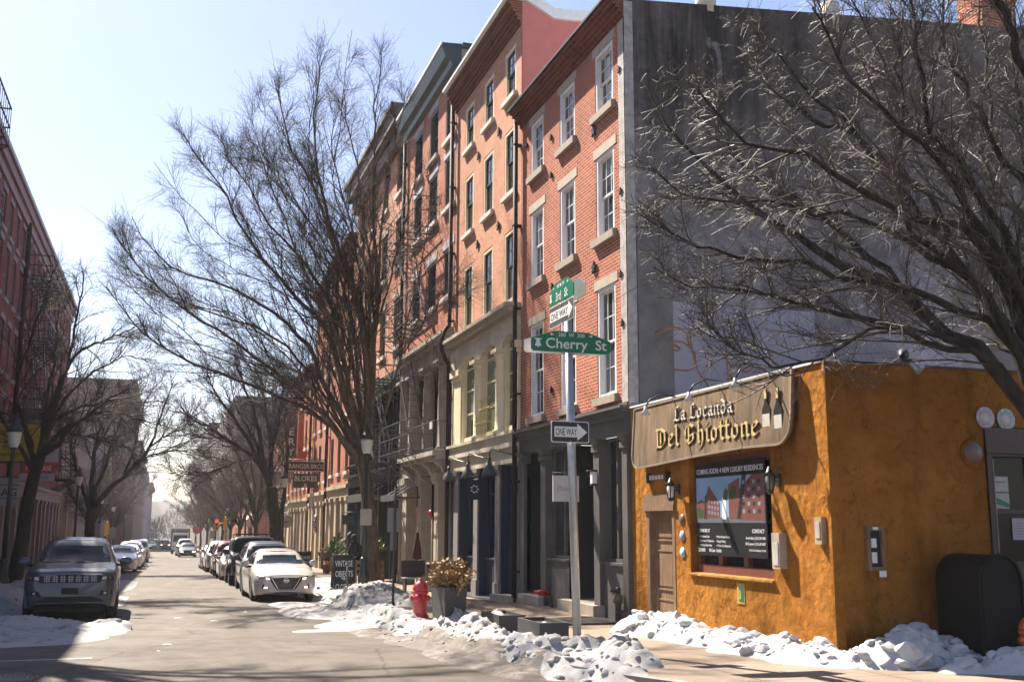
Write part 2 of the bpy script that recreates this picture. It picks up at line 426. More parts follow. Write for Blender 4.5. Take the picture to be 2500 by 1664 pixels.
S_pts = [[(250,1378),(215,1392),(168,1415),(172,1450),(182,1472),(205,1500),(190,1510),(215,1545),(250,1562),(300,1560),(325,1545),(335,1520),(330,1480),(310,1455),(285,1440),(255,1438),(230,1450)],
         [(168,1418),(200,1408),(235,1385),(270,1380),(300,1400),(303,1425),(310,1450)],
         [(232,1455),(255,1458),(272,1470),(262,1480),(235,1474)],
         [(310,1388),(330,1390),(355,1384)],[(312,1390),(318,1440),(328,1500),(345,1560),(400,1640),(450,1648),(470,1600),(466,1500),(462,1420)],
         [(395,1465),(375,1468),(377,1500),(392,1502),(405,1512),(398,1530),(378,1533)],
         [(462,1422),(490,1412),(540,1400),(580,1415),(590,1450)],[(470,1500),(485,1520),(480,1560),(490,1600)],[(520,1470),(515,1530),(550,1540),(575,1520)]]
m = MB()
for pts in scrawl(S_pts): m.tube(pts, .016, 5)
m.build('graffiti', SPRAY, pa)
for a, b, hh in ((9.15, 1.0, 1.0), ):
    m = MB(); m.box(w1 - .8, w1 - .02, a, a + b, 13.0, 13.3 + hh); m.box(w1 - .86, w1 + .03, a - .07, a + b + .07, 13.3 + hh, 13.42 + hh)
    m.build('chimney', BRICK1, b1)
for a in (2.0, 5.1):
    m = MB(); m.tube([(w1 - .2, a, 12.4), (w1 - .2, a, 12.9 + a * .05)], .22, 14); m.build('chimney_pot', WHITE_SILL, b1)
for (yy, zz) in ((24.8, 11.35), (22.95, 10.9), (22.95, 9.95), (22.9, 7.2), (20.25, 10.08), (20.3, 7.05), (22.95, 3.4 + 1.35), (18.9, 6.6), (18.85, 5.6), (18.85, 8.3), (18.85, 10.9)):
    star_anchor(b1, Y1 - yy, zz, .14 if yy in (20.25, 20.3) else .08)
# shopfront
sf = MB(); sf.box(0, w1, -.03, .05, 3.40, 3.72); sf.build('shop_beam', CHAR, b1)
sf = MB(); sf.box(0, w1 + .02, -.22, .05, 3.90, 3.95); sf.box(0, w1 + .015, -.15, .05, 3.82, 3.90); sf.box(0, w1, -.10, .05, 3.72, 3.82); sf.box(0, w1, -.06, .05, 3.95, 4.02)
sf.build('shop_cornice', CHAR, b1)
for (ya, yb) in ((18.62, 18.86), (20.0, 20.3), (23.22, 23.56), (24.78, 25.06)):
    p = MB(); a, b = Y1 - yb, Y1 - ya
    p.box(a, b, -.08, .1, -.35, 3.22); p.box(a - .03, b + .03, -.12, .1, -.35, .1); p.box(a - .03, b + .03, -.12, .1, 3.14, 3.25)
    p.hexa([(a, -.08, 3.25), (b, -.08, 3.25), (b, .1, 3.25), (a, .1, 3.25)], [(a - .03, -.2, 3.40), (b + .03, -.2, 3.40), (b + .03, .1, 3.40), (a - .03, .1, 3.40)])
    p.build('pilaster', CHAR, b1)
def shop_glass(root, ya, yb, z0, z1, Yo, dep=.14, frame=CHAR, glass=GLASS2, mull=(), trans=None, nm='shop_window'):
    a, b = Yo - yb, Yo - ya; f = MB(); w = .06
    f.box(a, a + w, dep - .05, dep + .05, z0, z1); f.box(b - w, b, dep - .05, dep + .05, z0, z1)
    f.box(a + w, b - w, dep - .05, dep + .05, z0, z0 + w); f.box(a + w, b - w, dep - .05, dep + .05, z1 - w, z1)
    for q in mull: x = a + (b - a) * q; f.box(x - .03, x + .03, dep - .045, dep + .045, z0 + w, z1 - w)
    if trans: f.box(a + w, b - w, dep - .042, dep + .042, trans - .03, trans + .03)
    o = f.build(nm, frame, root)
    g = MB(); g.quad((a + w, dep + .02, z0 + w), (b - w, dep + .02, z0 + w), (b - w, dep + .026, z1 - w), (a + w, dep + .026, z1 - w)); g.build('pane', glass, o, fix=False)
    return o
def panel_box(root, ya, yb, z0, z1, Yo, m_, y0=0.0, name='bulkhead'):
    p = MB(); a, b = Yo - yb, Yo - ya; p.box(a, b, y0, .25, z0, z1); p.box(a, b, y0 - .05, .25, z1, z1 + .05)
    return p.build(name, m_, root)
shop_glass(b1, 18.86, 20.0, .96, 3.4, Y1, mull=(.45,)); panel_box(b1, 18.86, 20.0, -.35, .9, Y1, CHAR)
shop_glass(b1, 21.9, 23.22, .94, 3.4, Y1, mull=(.6,)); panel_box(b1, 21.9, 23.22, -.35, .88, Y1, CHAR)
# recessed shop door
def door(root, ya, yb, z0, z1, Yo, dep, dm, glass=None, leaves=1, nm='door', trans=None):
    a, b = Yo - yb, Yo - ya; o = None
    d = MB(); d.box(a, b, dep, dep + .06, z0, z1)
    wl = (b - a) / leaves
    for i in range(leaves):
        l, r = a + wl * i + .07, a + wl * (i + 1) - .07
        d.box(l, r, dep - .015, dep, z0 + .12, z0 + (z1 - z0) * .3); d.box(a + wl * i, a + wl * i + .02, dep - .02, dep, z0, z1)
    o = d.build(nm, dm, root)
    for i in range(leaves):
        l, r = a + wl * i + .11, a + wl * (i + 1) - .11
        if glass:
            g = MB(); g.box(l, r, dep - .012, dep - .004, z0 + (z1 - z0) * .37, z1 - .14); g.build('pane', glass, o)
        hd = MB(); xx = a + wl * (i + 1) - .07 if i == 0 else a + wl * i + .07
        hd.tube([(xx, dep - .06, z0 + .95), (xx, dep - .06, z0 + 1.2)], .015, 6); hd.box(xx - .012, xx + .012, dep - .06, dep, z0 + .93, z0 + .97); hd.build('handle', ALU, o)
    return o
door(b1, 20.45, 21.75, .10, 2.6, Y1, .9, DARK, GLASS2, nm='shop_door')
door(b1, 23.72, 24.66, .06, 2.5, Y1, .5, CHAR, GLASS2, nm='house_door')
r = MB(); a, b = Y1 - 21.9, Y1 - 20.3
r.quad((a, 0, .1), (a, 1.0, .1), (a, 1.0, 3.4), (a, 0, 3.4)); r.quad((b, 0, .1), (b, 0, 3.4), (b, 1.0, 3.4), (b, 1.0, .1)); r.quad((a, .97, 2.6), (b, .97, 2.6), (b, .97, 3.4), (a, .97, 3.4)); r.quad((a, 0, 3.41), (b, 0, 3.41), (b, 1, 3.41), (a, 1, 3.41))
a, b = Y1 - 24.78, Y1 - 23.56
r.quad((a, 0, .05), (a, .6, .05), (a, .6, 3.4), (a, 0, 3.4)); r.quad((b, 0, .05), (b, 0, 3.4), (b, .6, 3.4), (b, .6, .05)); r.quad((a, .57, 2.5), (b, .57, 2.5), (b, .57, 3.4), (a, .57, 3.4)); r.quad((a, 0, 3.41), (b, 0, 3.41), (b, .6, 3.41), (a, .6, 3.41))
r.build('door_recess', DARK, b1)
for (ya, yb, z1, nm) in ((19.95, 22.0, .10, 'doorstep'), (23.24, 24.75, .05, 'doorstep')):
    s_ = MB(); s_.box(Y1 - yb, Y1 - ya, -.25, 1.0, -.4, z1); s_.build(nm, TAN, b1)
m = MB(); m.box(Y1 - 20.56, Y1 - 20.5, -.5, -.42, 2.05, 2.75) if False else None
downpipe(b1, -.05, -.3, 12.3, -.14, .065)
# hanging square shop sign "(hush)" and its bracket
hs = thing('hanging_sign', 'small square pale sign reading (hush) hanging in front of the charcoal shopfront', 'sign', (FX - .42, 21.0, 2.42))
m = MB(); m.box(-.29, .29, -.02, .02, -.27, .27); pl = m.build('sign_board', M_plain('pale_sign', (.55, .53, .56), .5, var=.08), hs)
text('(hush)', pl, (0, -.021, -.05), .17, M_plain('sign_grey', (.25, .24, .25), .5, var=.1), .95)
m = MB(); m.tube([(-.3, 0, .33), (.5, 0, .33)], .012, 6); m.tube([(.5, 0, .25), (.5, 0, .4)], .02, 6)
for q in (-.22, .22): m.tube([(q, 0, .33), (q, 0, .27)], .006, 4)
m.build('bracket', BLACK, hs)
bl = thing('bulkhead_lamp', 'small square lantern on the pilaster above the hush sign', 'lamp', (FX - .08, 20.17, 2.62))
m = MB(); m.box(-.10, 0, -.06, .06, -.12, .12); m.build('lamp_glass', WHITE, bl); m = MB(); m.box(-.12, 0, -.075, .075, .12, .16); m.box(-.11, 0, -.07, .07, -.16, -.12); m.build('lamp_cap', BLACK, bl)
# red standpipe with two mouths
spn = thing('standpipe', 'small red fire standpipe sticking out of the charcoal bulkhead', 'standpipe', (FX - .1, 22.75, -.35))
RED = M_plain('red_enamel', (.42, .02, .02), .35, var=.2, scale=12)
m = MB(); m.tube([(0.05, 0, 0), (-.05, 0, .42), (-.12, 0, .52)], .045, 10); m.build('riser', CHAR, spn)
for q in (-.1, .1):
    m = MB(); m.tube([(-.1, 0, .5), (-.2, q * .6, .55), (-.32, q, .54)], .055, 10); m.lathe([(.075, -.02), (.075, .03), (.03, .05)], (-.33, q, .53), 10); m.build('hose_mouth', RED, spn)
vp = thing('vent_pipe', 'short grey capped vent pipe at the foot of the shopfront corner', 'pipe', (FX - .15, 18.95, -.2))
m = MB(); m.lathe([(.06, 0), (.06, .42), (.09, .42), (.09, .55), (.05, .6)], n=12); m.build('pipe', CHAR, vp); m = MB(); m.box(-.16, .02, -.03, .03, .62, .66); m.lathe([(.05, .6), (.05, .7), (.0, .72)], n=10); m.build('cap', BLACK, vp)

# ---------------------------------------------------------------- five-storey salmon brick house with cream iron front
Y2 = 32.05
b2 = thing('brick_house', 'five-storey salmon brick house with cream columned second floor and navy shopfront', 'building', (FX, Y2, 0), R_(-90))
w2 = Y2 - Y1
ST2 = dict(id='b2', frame=CREAM, sash=DSASH, grid=(2, 2), liner=.09, rev=.14, munt=.022, glass=GLASS, glass_low=GLASS2, split=.52,
           sill=(WHITE_SILL, .08, .14, .10), lintel=None)
cx2 = [Y2 - y for y in (30.42, 28.34, 26.27)]
WN = [(x, z, .98, h) for z, h in ((7.52, 1.94), (10.50, 1.82), (13.24, 1.40)) for x in cx2]
m = MB(); m.wall(0, w2, 7.3, 15.0, holes_of(WN), .004); m.build('wall', BRICK2, b2)
m = MB(); backing(m, .05, w2 - .05, 3.7, 15, .5); m.build('dark_room', DARK, b2)
for a in WN: window(b2, *a, ST2)
m = MB()
for i in range(6): m.box(.002, w2 - .002, -.05 - .065 * i, .02, 14.96 + .11 * i, 15.07 + .11 * i)
m.build('cornice', BRICK_CORN, b2)
m = MB(); m.box(0, w2 + .05, -.50, .05, 15.62, 15.70); m.box(0, w2 + .05, -.46, .05, 15.70, 15.76); m.build('gutter', COPING, b2)
# pink stucco gable over the lower neighbour, with its curved white coping
prof = [(-.46, 15.60), (-.1, 15.72), (.25, 15.55), (.9, 15.22), (1.5, 15.25), (2.4, 15.34), (11.5, 15.9)]
m = MB(); n = len(prof)
lowp = [(.02, 11.9), (11.5, 11.9)]; poly = [(.02, 11.9), (.02, 15.6)] + prof[2:] + [(11.5, 11.9)]
m.add([(w2 + .002, y, z) for y, z in poly] + [(w2 - .3, y, z) for y, z in poly], [tuple(range(len(poly))), tuple(range(len(poly), 2 * len(poly)))[::-1]])
m.build('gable_wall', PINK, b2)
m = MB()
for (ya, za), (yb, zb) in zip(prof, prof[1:]):
    m.hexa([(w2 - .35, ya, za), (w2 + .10, ya, za), (w2 + .10, yb, zb), (w2 - .35, yb, zb)], [(w2 - .35, ya, za + .30), (w2 + .10, ya, za + .30), (w2 + .10, yb, zb + .30), (w2 - .35, yb, zb + .30)])
m.build('coping', COPING, b2)
m = MB(); m.hexa([(0, .05, 15.3), (w2 - .3, .05, 15.3), (w2 - .3, 11.5, 15.6), (0, 11.5, 15.6)], [(0, .05, 15.62), (w2 - .3, .05, 15.62), (w2 - .3, 11.5, 15.9), (0, 11.5, 15.9)]); m.build('roof', ROOFM, b2)
for yy in (29.35, 27.25):
    for zz in (9.85, 12.6): star_anchor(b2, Y2 - yy, zz, .14)
downpipe(b2, -.02, 7.2, 15.4, -.14, .065, off=[(-.02, -.14, 15.4), (-.02, -.14, 7.9), (.0, -.3, 7.7), (.12, -.42, 7.4), (.12, -.42, 7.1), (.05, -.3, 6.8), (-.02, -.14, 6.6), (-.02, -.14, -.4)])
# iron front: dentil cornice, entablature, arched bays on columns
m = MB(); m.box(0, w2, -.16, .05, 6.95, 7.06); m.box(0, w2, -.42, .05, 7.20, 7.30); m.box(0, w2, -.08, .05, 7.06, 7.20)
m.build('iron_cornice', TAN, b2)
m = MB(); nd = 46
for i in range(nd): x = .06 + (w2 - .12) * i / (nd - 1); m.box(x - .035, x + .035, -.34, -.081, 7.07, 7.19)
m.build('dentils', TAN, b2)
STAINED = M_plain('stained_cream_iron', (.54, .48, .37), .6, var=.3, scale=1.8)
bays = [(25.4, 26.62), (27.08, 28.72), (29.18, 30.88)]
m = MB()   # entablature with segmental arches over the bays (in front of the glass)
def arch_panel(m, a, b, z0, z1, y0, y1, rise):
    n = 10; top = z1
    for i in range(n):
        u0, u1 = i / n, (i + 1) / n
        zc = lambda u: z0 + rise * math.sqrt(max(0, 1 - (2 * u - 1) ** 2))
        xa, xb = a + (b - a) * u0, a + (b - a) * u1
        m.hexa([(xa, y0, zc(u0)), (xb, y0, zc(u1)), (xb, y1, zc(u1)), (xa, y1, zc(u0))], [(xa, y0, top), (xb, y0, top), (xb, y1, top), (xa, y1, top)])
edges = [25.3] + [v for bb in bays for v in bb] + [Y2]
for (ya, yb) in bays: arch_panel(m, Y2 - yb, Y2 - ya, 6.28, 6.95, -.10, .19, .30)
for a, b in zip(edges[0::2], edges[1::2]): m.box(Y2 - b, Y2 - a, -.10, .19, 6.30, 6.95)
m.build('entablature', STAINED, b2)
for (ya, yb) in bays:
    x0, x1 = Y2 - yb, Y2 - ya
    f = MB(); f.box(x0, x0 + .1, -.02, .2, 4.1, 6.9); f.box(x1 - .1, x1, -.02, .2, 4.1, 6.9); f.box(x0 + .1, x1 - .1, .02, .2, 4.02, 4.2)
    for zz in (4.9, 5.6, 6.25): f.box(x0 + .1, x1 - .1, .09, .13, zz - .025, zz + .025)
    o = f.build('tall_window', CREAM, b2)
    g = MB(); g.quad((x0 + .1, .11, 4.2), (x1 - .1, .11, 4.2), (x1 - .1, .115, 6.9), (x0 + .1, .115, 6.9)); g.build('pane', M_glass('green_glass', (.03, .04, .025), .06), o, fix=False)
for yy in (26.85, 28.95):
    c = MB(); x = Y2 - yy
    c.lathe([(.25, 4.03), (.25, 4.12), (.20, 4.16), (.19, 5.0), (.175, 5.95), (.20, 5.98), (.175, 6.02), (.185, 6.1), (.25, 6.2)], (x, .0, 0), 18); c.box(x - .27, x + .27, -.27, .2, 6.2, 6.30)
    c.build('column', CREAM, b2)
for (ya, yb) in ((25.32, 25.36), (30.9, 31.75)):
    c = MB(); a, b = Y2 - yb, Y2 - ya; c.box(a, b, -.06, .4, 4.03, 6.0); c.box(a - .06, b + .06, -.12, .4, 6.0, 6.12); c.box(a - .1, b + .1, -.17, .4, 6.12, 6.30); c.build('pier', CREAM, b2)
c = MB(); c.box(0, .3, -.03, .4, 4.03, 6.3); c.build('pier', GREYSTONE, b2)
# bellied window guard in gilt iron
gd = MB(); GILT = M_plain('gilt_iron', (.40, .30, .10), .4, .3, var=.2)
xa, xb = Y2 - 28.5, Y2 - 27.3
for i in range(9):
    x = xa + (xb - xa) * i / 8
    gd.tube([(x, -.04, 4.06), (x, -.28, 4.2), (x, -.30, 4.45), (x, -.16, 4.8), (x, -.12, 5.02), (x, -.2, 5.1)], .008, 5)
for yy, zz in ((-.305, 4.4), (-.165, 4.82)): gd.tube([(xa, 0, zz), (xa, yy, zz), (xb, yy, zz), (xb, 0, zz)], .013, 5)
gd.build('window_guard', GILT, b2)
# shopfront
m = MB(); m.box(0, w2, -.14, .2, 3.62, 3.74); m.box(0, w2, -.05, .2, 3.22, 3.62); m.box(0, w2, -.2, .35, 3.95, 4.03); m.box(0, w2, -.1, .3, 3.74, 3.95); m.build('shop_cornice', STAINED, b2)
for (ya, yb) in ((25.3, 25.34), (26.9, 27.3), (28.97, 29.4), (31.1, 31.6)):
    p = MB(); a, b = Y2 - yb, Y2 - ya; p.box(a, b, -.05, .0, -.5, 3.1); p.box(a - .03, b + .03, -.1, .0, 3.1, 3.22); p.box(a - .03, b + .03, -.09, .0, -.5, .15); p.mi = 1; p.box(a, b, .001, .4, -.5, 3.22); p.build('pilaster', [LIT_GREY, NAVY], b2)  # grey fronts carry the sunlit tone, navy sides also carry the shade
p = MB(); p.box(0, .45, -.02, .3, -.5, 3.22); p.build('pilaster', NAVY, b2)
shop_glass(b2, 27.3, 28.97, .75, 3.2, Y2, .35, NAVY, M_glass('blue_glass', (.012, .018, .035), .05), trans=2.5); panel_box(b2, 27.3, 28.97, -.5, .7, Y2, NAVY, .2)
shop_glass(b2, 29.4, 31.1, .75, 3.2, Y2, .35, NAVY, M_glass('blue_glass2', (.012, .018, .035), .05), trans=2.5); panel_box(b2, 29.4, 31.1, -.5, .7, Y2, NAVY, .2)
door(b2, 25.42, 26.4, -.1, 2.42, Y2, .3, PALEBLUE, GLASS2, leaves=2, nm='double_door')
p = MB(); p.box(Y2 - 26.85, Y2 - 26.45, .18, .35, -.5, 3.2); p.box(Y2 - 26.4, Y2 - 25.36, .25, .35, 2.42, 2.52); p.build('door_surround', NAVY, b2)
g = MB(); g.quad((Y2 - 26.4, .33, 2.52), (Y2 - 25.36, .33, 2.52), (Y2 - 25.36, .34, 3.2), (Y2 - 26.4, .34, 3.2)); g.build('transom', GLASS, b2, fix=False)
s_ = MB(); s_.box(Y2 - 26.9, Y2 - 25.3, -.3, .3, -.5, -.1); s_.build('doorstep', TAN, b2)
s_ = MB(); s_.box(Y2 - 31.2, Y2 - 27.0, -.28, .2, -.6, -.28); s_.build('cellar_grate', BLACK, b2)
# dark projecting sign
ds = thing('hanging_sign', 'dark square sign hanging under the barn lamps of the navy shopfront', 'sign', (FX - .27, 28.3, 2.6))
m = MB(); m.box(-.24, .24, -.03, .03, -.27, .27); o = m.build('sign_board', NAVY, ds)
m = MB()
for a in range(7): m.box(-.1 + .09 * math.cos(a * .9), -.04 + .09 * math.cos(a * .9), -.036, -.03, .0 + .09 * math.sin(a * .9), .04 + .09 * math.sin(a * .9))
m.build('emblem', WHITE, o); m = MB(); m.tube([(-.26, 0, .36), (.3, 0, .36)], .016, 6)
for q in (-.18, .18): m.tube([(q, 0, .36), (q, 0, .3)], .008, 5)
m.build('bracket', BLACK, ds)
# gooseneck barn lamps
LAMPGREEN = M_plain('lamp_enamel', (.06, .065, .06), .35, var=.2)
names = ('nearest of the three gooseneck barn lamps over the navy shopfront', 'middle of the three gooseneck barn lamps over the navy shopfront', 'gooseneck barn lamp beside the brown downpipe at the navy shopfront end')
for yy, lb in zip((26.6, 28.7, 30.8), names):
    g = thing('barn_lamp', lb, 'lamp', (FX, yy - .97, 3.42), 0, 'gooseneck barn lamps')
    m = MB(); m.lathe([(.07, -.03), (.07, .03)], (-.06, 0, 0), 10)
    m.tube([(-.06, 0, 0), (-.2, .2, .04), (-.33, .55, .12), (-.40, .85, .19), (-.42, .96, .1), (-.42, .97, -.1)], .018, 7); m.build('gooseneck', LAMPGREEN, g)
    m = MB(); m.lathe([(.035, .02), (.05, -.08), (.06, -.14), (.13, -.22), (.2, -.38), (.21, -.42), (.19, -.40), (.1, -.24), (.02, -.2)], (-.42, .97, -.08), 18); m.build('lamp_shade', LAMPGREEN, g)
# ================================================================== ochre corner restaurant
def stucco(name, c_lo, c_hi):
    n = NT(name); v = n.coords()
    c = n.ramp(n.noise(1.1, 8, .66, v, .6), [(.28, c_lo), (.5, tuple((a + b) / 2 for a, b in zip(c_lo, c_hi))), (.72, c_hi)])
    dk = n.ramp(n.noise(5.5, 8, .72, v, 1.2), [(.34, G3(.62)), (.46, G3(.95)), (.8, G3(1.1))])
    dr = n.ramp(n.noise(.9, 7, .68, n.coords('Object', (1.6, 1.6, .28)), .5), [(.3, (.50, .50, .42)), (.5, G3(1)), (.75, (1.1, 1.05, 1.0))]); n.set(n.mix(1, n.mix(1, c, dk, 'MULTIPLY'), dr, 'MULTIPLY'), .95, 0, .05)
    vo = n.n('TexVoronoi'); vo.feature = 'F1'; vo.inputs['Scale'].default_value = 7; n.l(n.coords(), vo.inputs['Vector'])
    vc = n.n('TexVoronoi'); vc.feature = 'DISTANCE_TO_EDGE'; vc.inputs['Scale'].default_value = 2.6
    nz = n.n('TexNoise'); nz.inputs['Scale'].default_value = 3.5; nz.inputs['Detail'].default_value = 6; n.l(v, nz.inputs['Vector']); wv = n.n('MixRGB'); wv.inputs[0].default_value = .35; n.l(v, wv.inputs[1]); n.l(nz.outputs['Color'], wv.inputs[2]); n.l(wv.outputs[0], vc.inputs['Vector'])
    crk = n.ramp(vc.outputs['Distance'], [(0, G3(.28)), (.018, G3(1))]); msk = n.ramp(n.noise(.9, 4, .6, v), [(.45, G3(0)), (.6, G3(.9))])
    base = n.b.inputs['Base Color'].links[0].from_socket; n.l(n.mix(msk, base, n.mix(1, base, crk, 'MULTIPLY')), n.b.inputs['Base Color'])
    n.bump(n.mix(.35, n.noise(4.0, 10, .74, v, 1.8), vo.outputs['Distance']), 1.0, .13); return n.m
OCHRE = stucco('ochre_stucco', (.29, .11, .017), (.47, .205, .042))
OCHRE_P = stucco('pale_ochre_stucco', (.36, .175, .045), (.52, .29, .10))
OYN, OYF = 12.2, 18.6
og = thing('restaurant', 'single-storey ochre stucco corner restaurant with a weathered wooden door', 'building', (FX, OYF, 0), R_(-90))
wo = OYF - OYN; TOP = 3.88
dh = (OYF - 17.95, OYF - 16.80, -.2, 1.98); wh = (OYF - 16.25, OYF - 13.68, .90, 2.80)
m = MB(); m.wall(0.02, wo, -.6, TOP, [dh, wh], 0, .3); m.build('wall', OCHRE, og)
# Cherry-side wall, local: x = wo plane, y into
ch_hole = (2.62, 3.9, 1.05, 3.05)
m = MB()
xs = [0, 2.55, 5.6]
m.quad((wo, 0, -.6), (wo, 2.55, -.6), (wo, 2.55, TOP), (wo, 0, TOP)); m.quad((wo, 2.55, 3.08), (wo, 9, 3.08), (wo, 9, TOP), (wo, 2.55, TOP)); m.quad((wo, 2.55, -.6), (wo, 9, -.6), (wo, 9, .62), (wo, 2.55, .62))
m.quad((wo, 4.6, .62), (wo, 9, .62), (wo, 9, 3.08), (wo, 4.6, 3.08))
m.build('side_wall', OCHRE, og)
m = MB(); m.quad((0, 0, TOP - .25), (wo, 0, TOP - .25), (wo, 9, TOP - .25), (0, 9, TOP - .25)); m.build('roof', ROOFM, og)
m = MB(); m.box(-.01, wo + .03, -.03, .22, TOP, TOP + .03); m.build('parapet_cap', COPING, og)
m = MB(); m.box(wo - .2, wo + .035, .22, 9, TOP - .002, TOP + .025); m.build('parapet_flashing', BLACK, og)
m = MB(); m.box(wo - .02, wo + .025, .3, 2.5, 3.44, 3.50); m.box(wo - .02, wo + .02, .3, 2.5, 3.62, 3.66); m.build('stucco_band', OCHRE, og)
m = MB(); m.box(wo - .55, wo - .42, -.07, 0, -.5, TOP - .02) if False else m.box(wo - .02, wo + .05, -.05, .1, -.5, TOP - .01); m.build('corner_bead', OCHRE, og)
# weathered wooden door
n = NT('weathered_wood'); v = n.coords('Object', (14, 14, 1.2))
n.set(n.mix(1, n.ramp(n.noise(3, 6, .6, v, .5), [(.3, (.11, .065, .036)), (.55, (.22, .135, .078)), (.8, (.30, .195, .12))]), n.ramp(n.noise(2, 4, .5, n.coords()), [(.3, G3(.75)), (.7, G3(1.1))]), 'MULTIPLY'), .75, 0, .3)
n.bump(n.noise(3, 6, .6, v, .5), .3, .01); WOOD = n.m
a, b = dh[0], dh[1]
d = MB(); d.box(a + .13, b - .1, .09, .15, -.14, 1.95)
dl = d.build('door', WOOD, og)
for (p, q, r_, s2) in ((.0, 1, 1.40, 1.80), (.0, 1, .55, 1.25), (0, 1, -.02, .40)):
    x0, x1 = a + .27, b - .22; f = MB()
    for (u0, u1, v0, v1) in ((x0, x0 + .03, r_, s2), (x1 - .03, x1, r_, s2), (x0 + .03, x1 - .03, r_, r_ + .03), (x0 + .03, x1 - .03, s2 - .03, s2)): f.box(u0, u1, .07, .09, v0, v1)
    f.box(x0 + .07, x1 - .07, .078, .09, r_ + .07, s2 - .07); f.build('panel', WOOD, dl)
m = MB(); m.tube([(b - .15, .03, .8), (b - .15, .03, 1.12)], .012, 6); m.box(b - .18, b - .12, .05, .09, .72, .95); m.build('handle', BLACK, dl)
m = MB(); m.box(a + .005, a + .13, -.01, .2, -.2, 1.93); m.box(b - .10, b - .005, -.01, .2, -.2, 1.93); m.box(a - .07, b + .03, -.05, .2, 1.93, 2.02); m.box(a - .05, b + .02, -.03, .15, 2.021, 2.23)
m.build('door_frame', WOOD, og)
m = MB(); m.box(a, b, -.02, .3, -.6, -.19); m.build('doorstep', TAN, og)
# big window with reddish frame
n = NT('red_brown_frame'); REDF = M_plain('red_brown_paint', (.16, .05, .035), .5, var=.3, scale=8)
x0, x1, z0, z1 = wh
m = MB(); m.box(x0 + .01, x0 + .12, .12, .28, z0, z1); m.box(x1 - .12, x1 - .01, .12, .28, z0, z1); m.box(x0 + .12, x1 - .12, .12, .28, z1 - .14, z1); m.box(x0 + .12, x1 - .12, .10, .28, z0, z0 + .15)
for q in (.31, .62): xx = x0 + (x1 - x0) * q; m.box(xx - .07, xx + .07, .12, .27, z0 + .15, z1 - .14)
wf = m.build('shop_window', REDF, og)
m = MB(); m.quad((x0 + .12, .2, z0 + .15), (x1 - .12, .2, z0 + .15), (x1 - .12, .205, z1 - .14), (x0 + .12, .205, z1 - .14)); m.build('pane', GLASS2, wf, fix=False)
m = MB(); m.hexa([(x0 - .02, -.05, z0 - .03), (x1 + .02, -.05, z0 - .03), (x1 + .02, .12, z0 - .03), (x0 - .02, .12, z0 - .03)], [(x0 - .02, -.05, z0 + .0), (x1 + .02, -.05, z0), (x1 + .02, .12, z0 + .02), (x0 - .02, .12, z0 + .02)]); m.build('sill', OCHRE_P, wf)
# --- "coming soon" poster in the window
ps = thing('poster', 'dark COMING SOON residences poster filling the restaurant window', 'poster', (FX - .0, OYF, 0), R_(-90))
PB = M_plain('poster_black', (.016, .018, .02), .5, var=.1, spec=.15)
px0, px1, pz0, pz1 = OYF - 16.1, OYF - 13.9, 1.2, 2.68
m = MB(); m.box(px0, px1, .045, .055, pz0, pz1); pb = m.build('sheet', PB, ps)
PW = M_plain('poster_white', (.7, .7, .7), .4, var=.05)
pw = px1 - px0
text('COMING SOON: 4 NEW LUXURY RESIDENCES', pb, ((px0 + px1) / 2, .044, pz1 - .17), .118, PW, .86, .006, ext=.001)
ph = (px0 + .03, px1 - .03, pz0 + .52, pz1 - .23)  # picture: a generic street of brick blocks
pic = MB(); pic.box(*ph[:2], .0425, .045, *ph[2:]); pc = pic.build('picture', M_plain('poster_sky', (.22, .36, .55), .3, var=.25, scale=2), pb)
def pol(pts, m_, y, nm='printed_block'):
    q = MB(); q.prism([(ph[0] + (ph[1] - ph[0]) * u, ph[2] + (ph[3] - ph[2]) * w_) for u, w_ in pts], y - .0008, y); return q.build(nm, m_, pc)
PBR = M_plain('printed_brick', (.17, .07, .06), .35, var=.3, scale=30); PDK = M_plain('printed_dark', (.03, .028, .03), .35, var=.2); PGR = M_plain('printed_green', (.05, .075, .03), .4, var=.4, scale=40); PRD = M_plain('printed_road', (.12, .13, .15), .4, var=.2); PWN = M_plain('printed_glazing', (.22, .27, .33), .3, var=.2)
pol([(0, 0), (1, 0), (1, .12), (0, .12)], PRD, .0424)
pol([(.0, .1), (.16, .1), (.16, .42), (.08, .52), (0, .44)], PBR, .0423)
pol([(.16, .1), (.37, .1), (.37, .42), (.20, .82), (.16, .62)], PBR, .0422); pol([(.12, .08), (.16, .08), (.16, .62), (.14, .6)], PDK, .0421)
pol([(.40, .08), (.46, .08), (.46, .52), (.40, .55)], PW, .0421); pol([(.50, .08), (.66, .08), (.66, .95), (.5, .82)], PBR, .042)
pol([(.66, .06), (1, .04), (1, 1), (.84, 1), (.66, .72)], PBR, .0419); pol([(.62, .08), (.67, .08), (.76, 1), (.70, 1)], PDK, .0418)
pol([(.42, .5), (.48, .48), (.5, .68), (.46, .75), (.43, .68)], PGR, .0417); pol([(.5, .5), (.60, .5), (.62, .75), (.55, .8)], PGR, .0416); pol([(.0, .1), (.10, .1), (.12, .28), (.05, .35), (0, .32)], PGR, .0415)
for i in range(4):
    for j in range(5): pol([(.70 + .07 * i, .2 + .15 * j), (.735 + .07 * i, .2 + .155 * j), (.735 + .07 * i, .28 + .155 * j), (.70 + .07 * i, .28 + .15 * j)], PDK if (i + j) % 2 else PWN, .0414, 'printed_window')
for i in range(4):
    for j in range(3): pol([(.19 + .045 * i, .2 + .12 * j - .015 * i), (.212 + .045 * i, .2 + .12 * j - .015 * i), (.212 + .045 * i, .27 + .12 * j - .015 * i), (.19 + .045 * i, .27 + .12 * j - .015 * i)], PWN, .0414, 'printed_window')
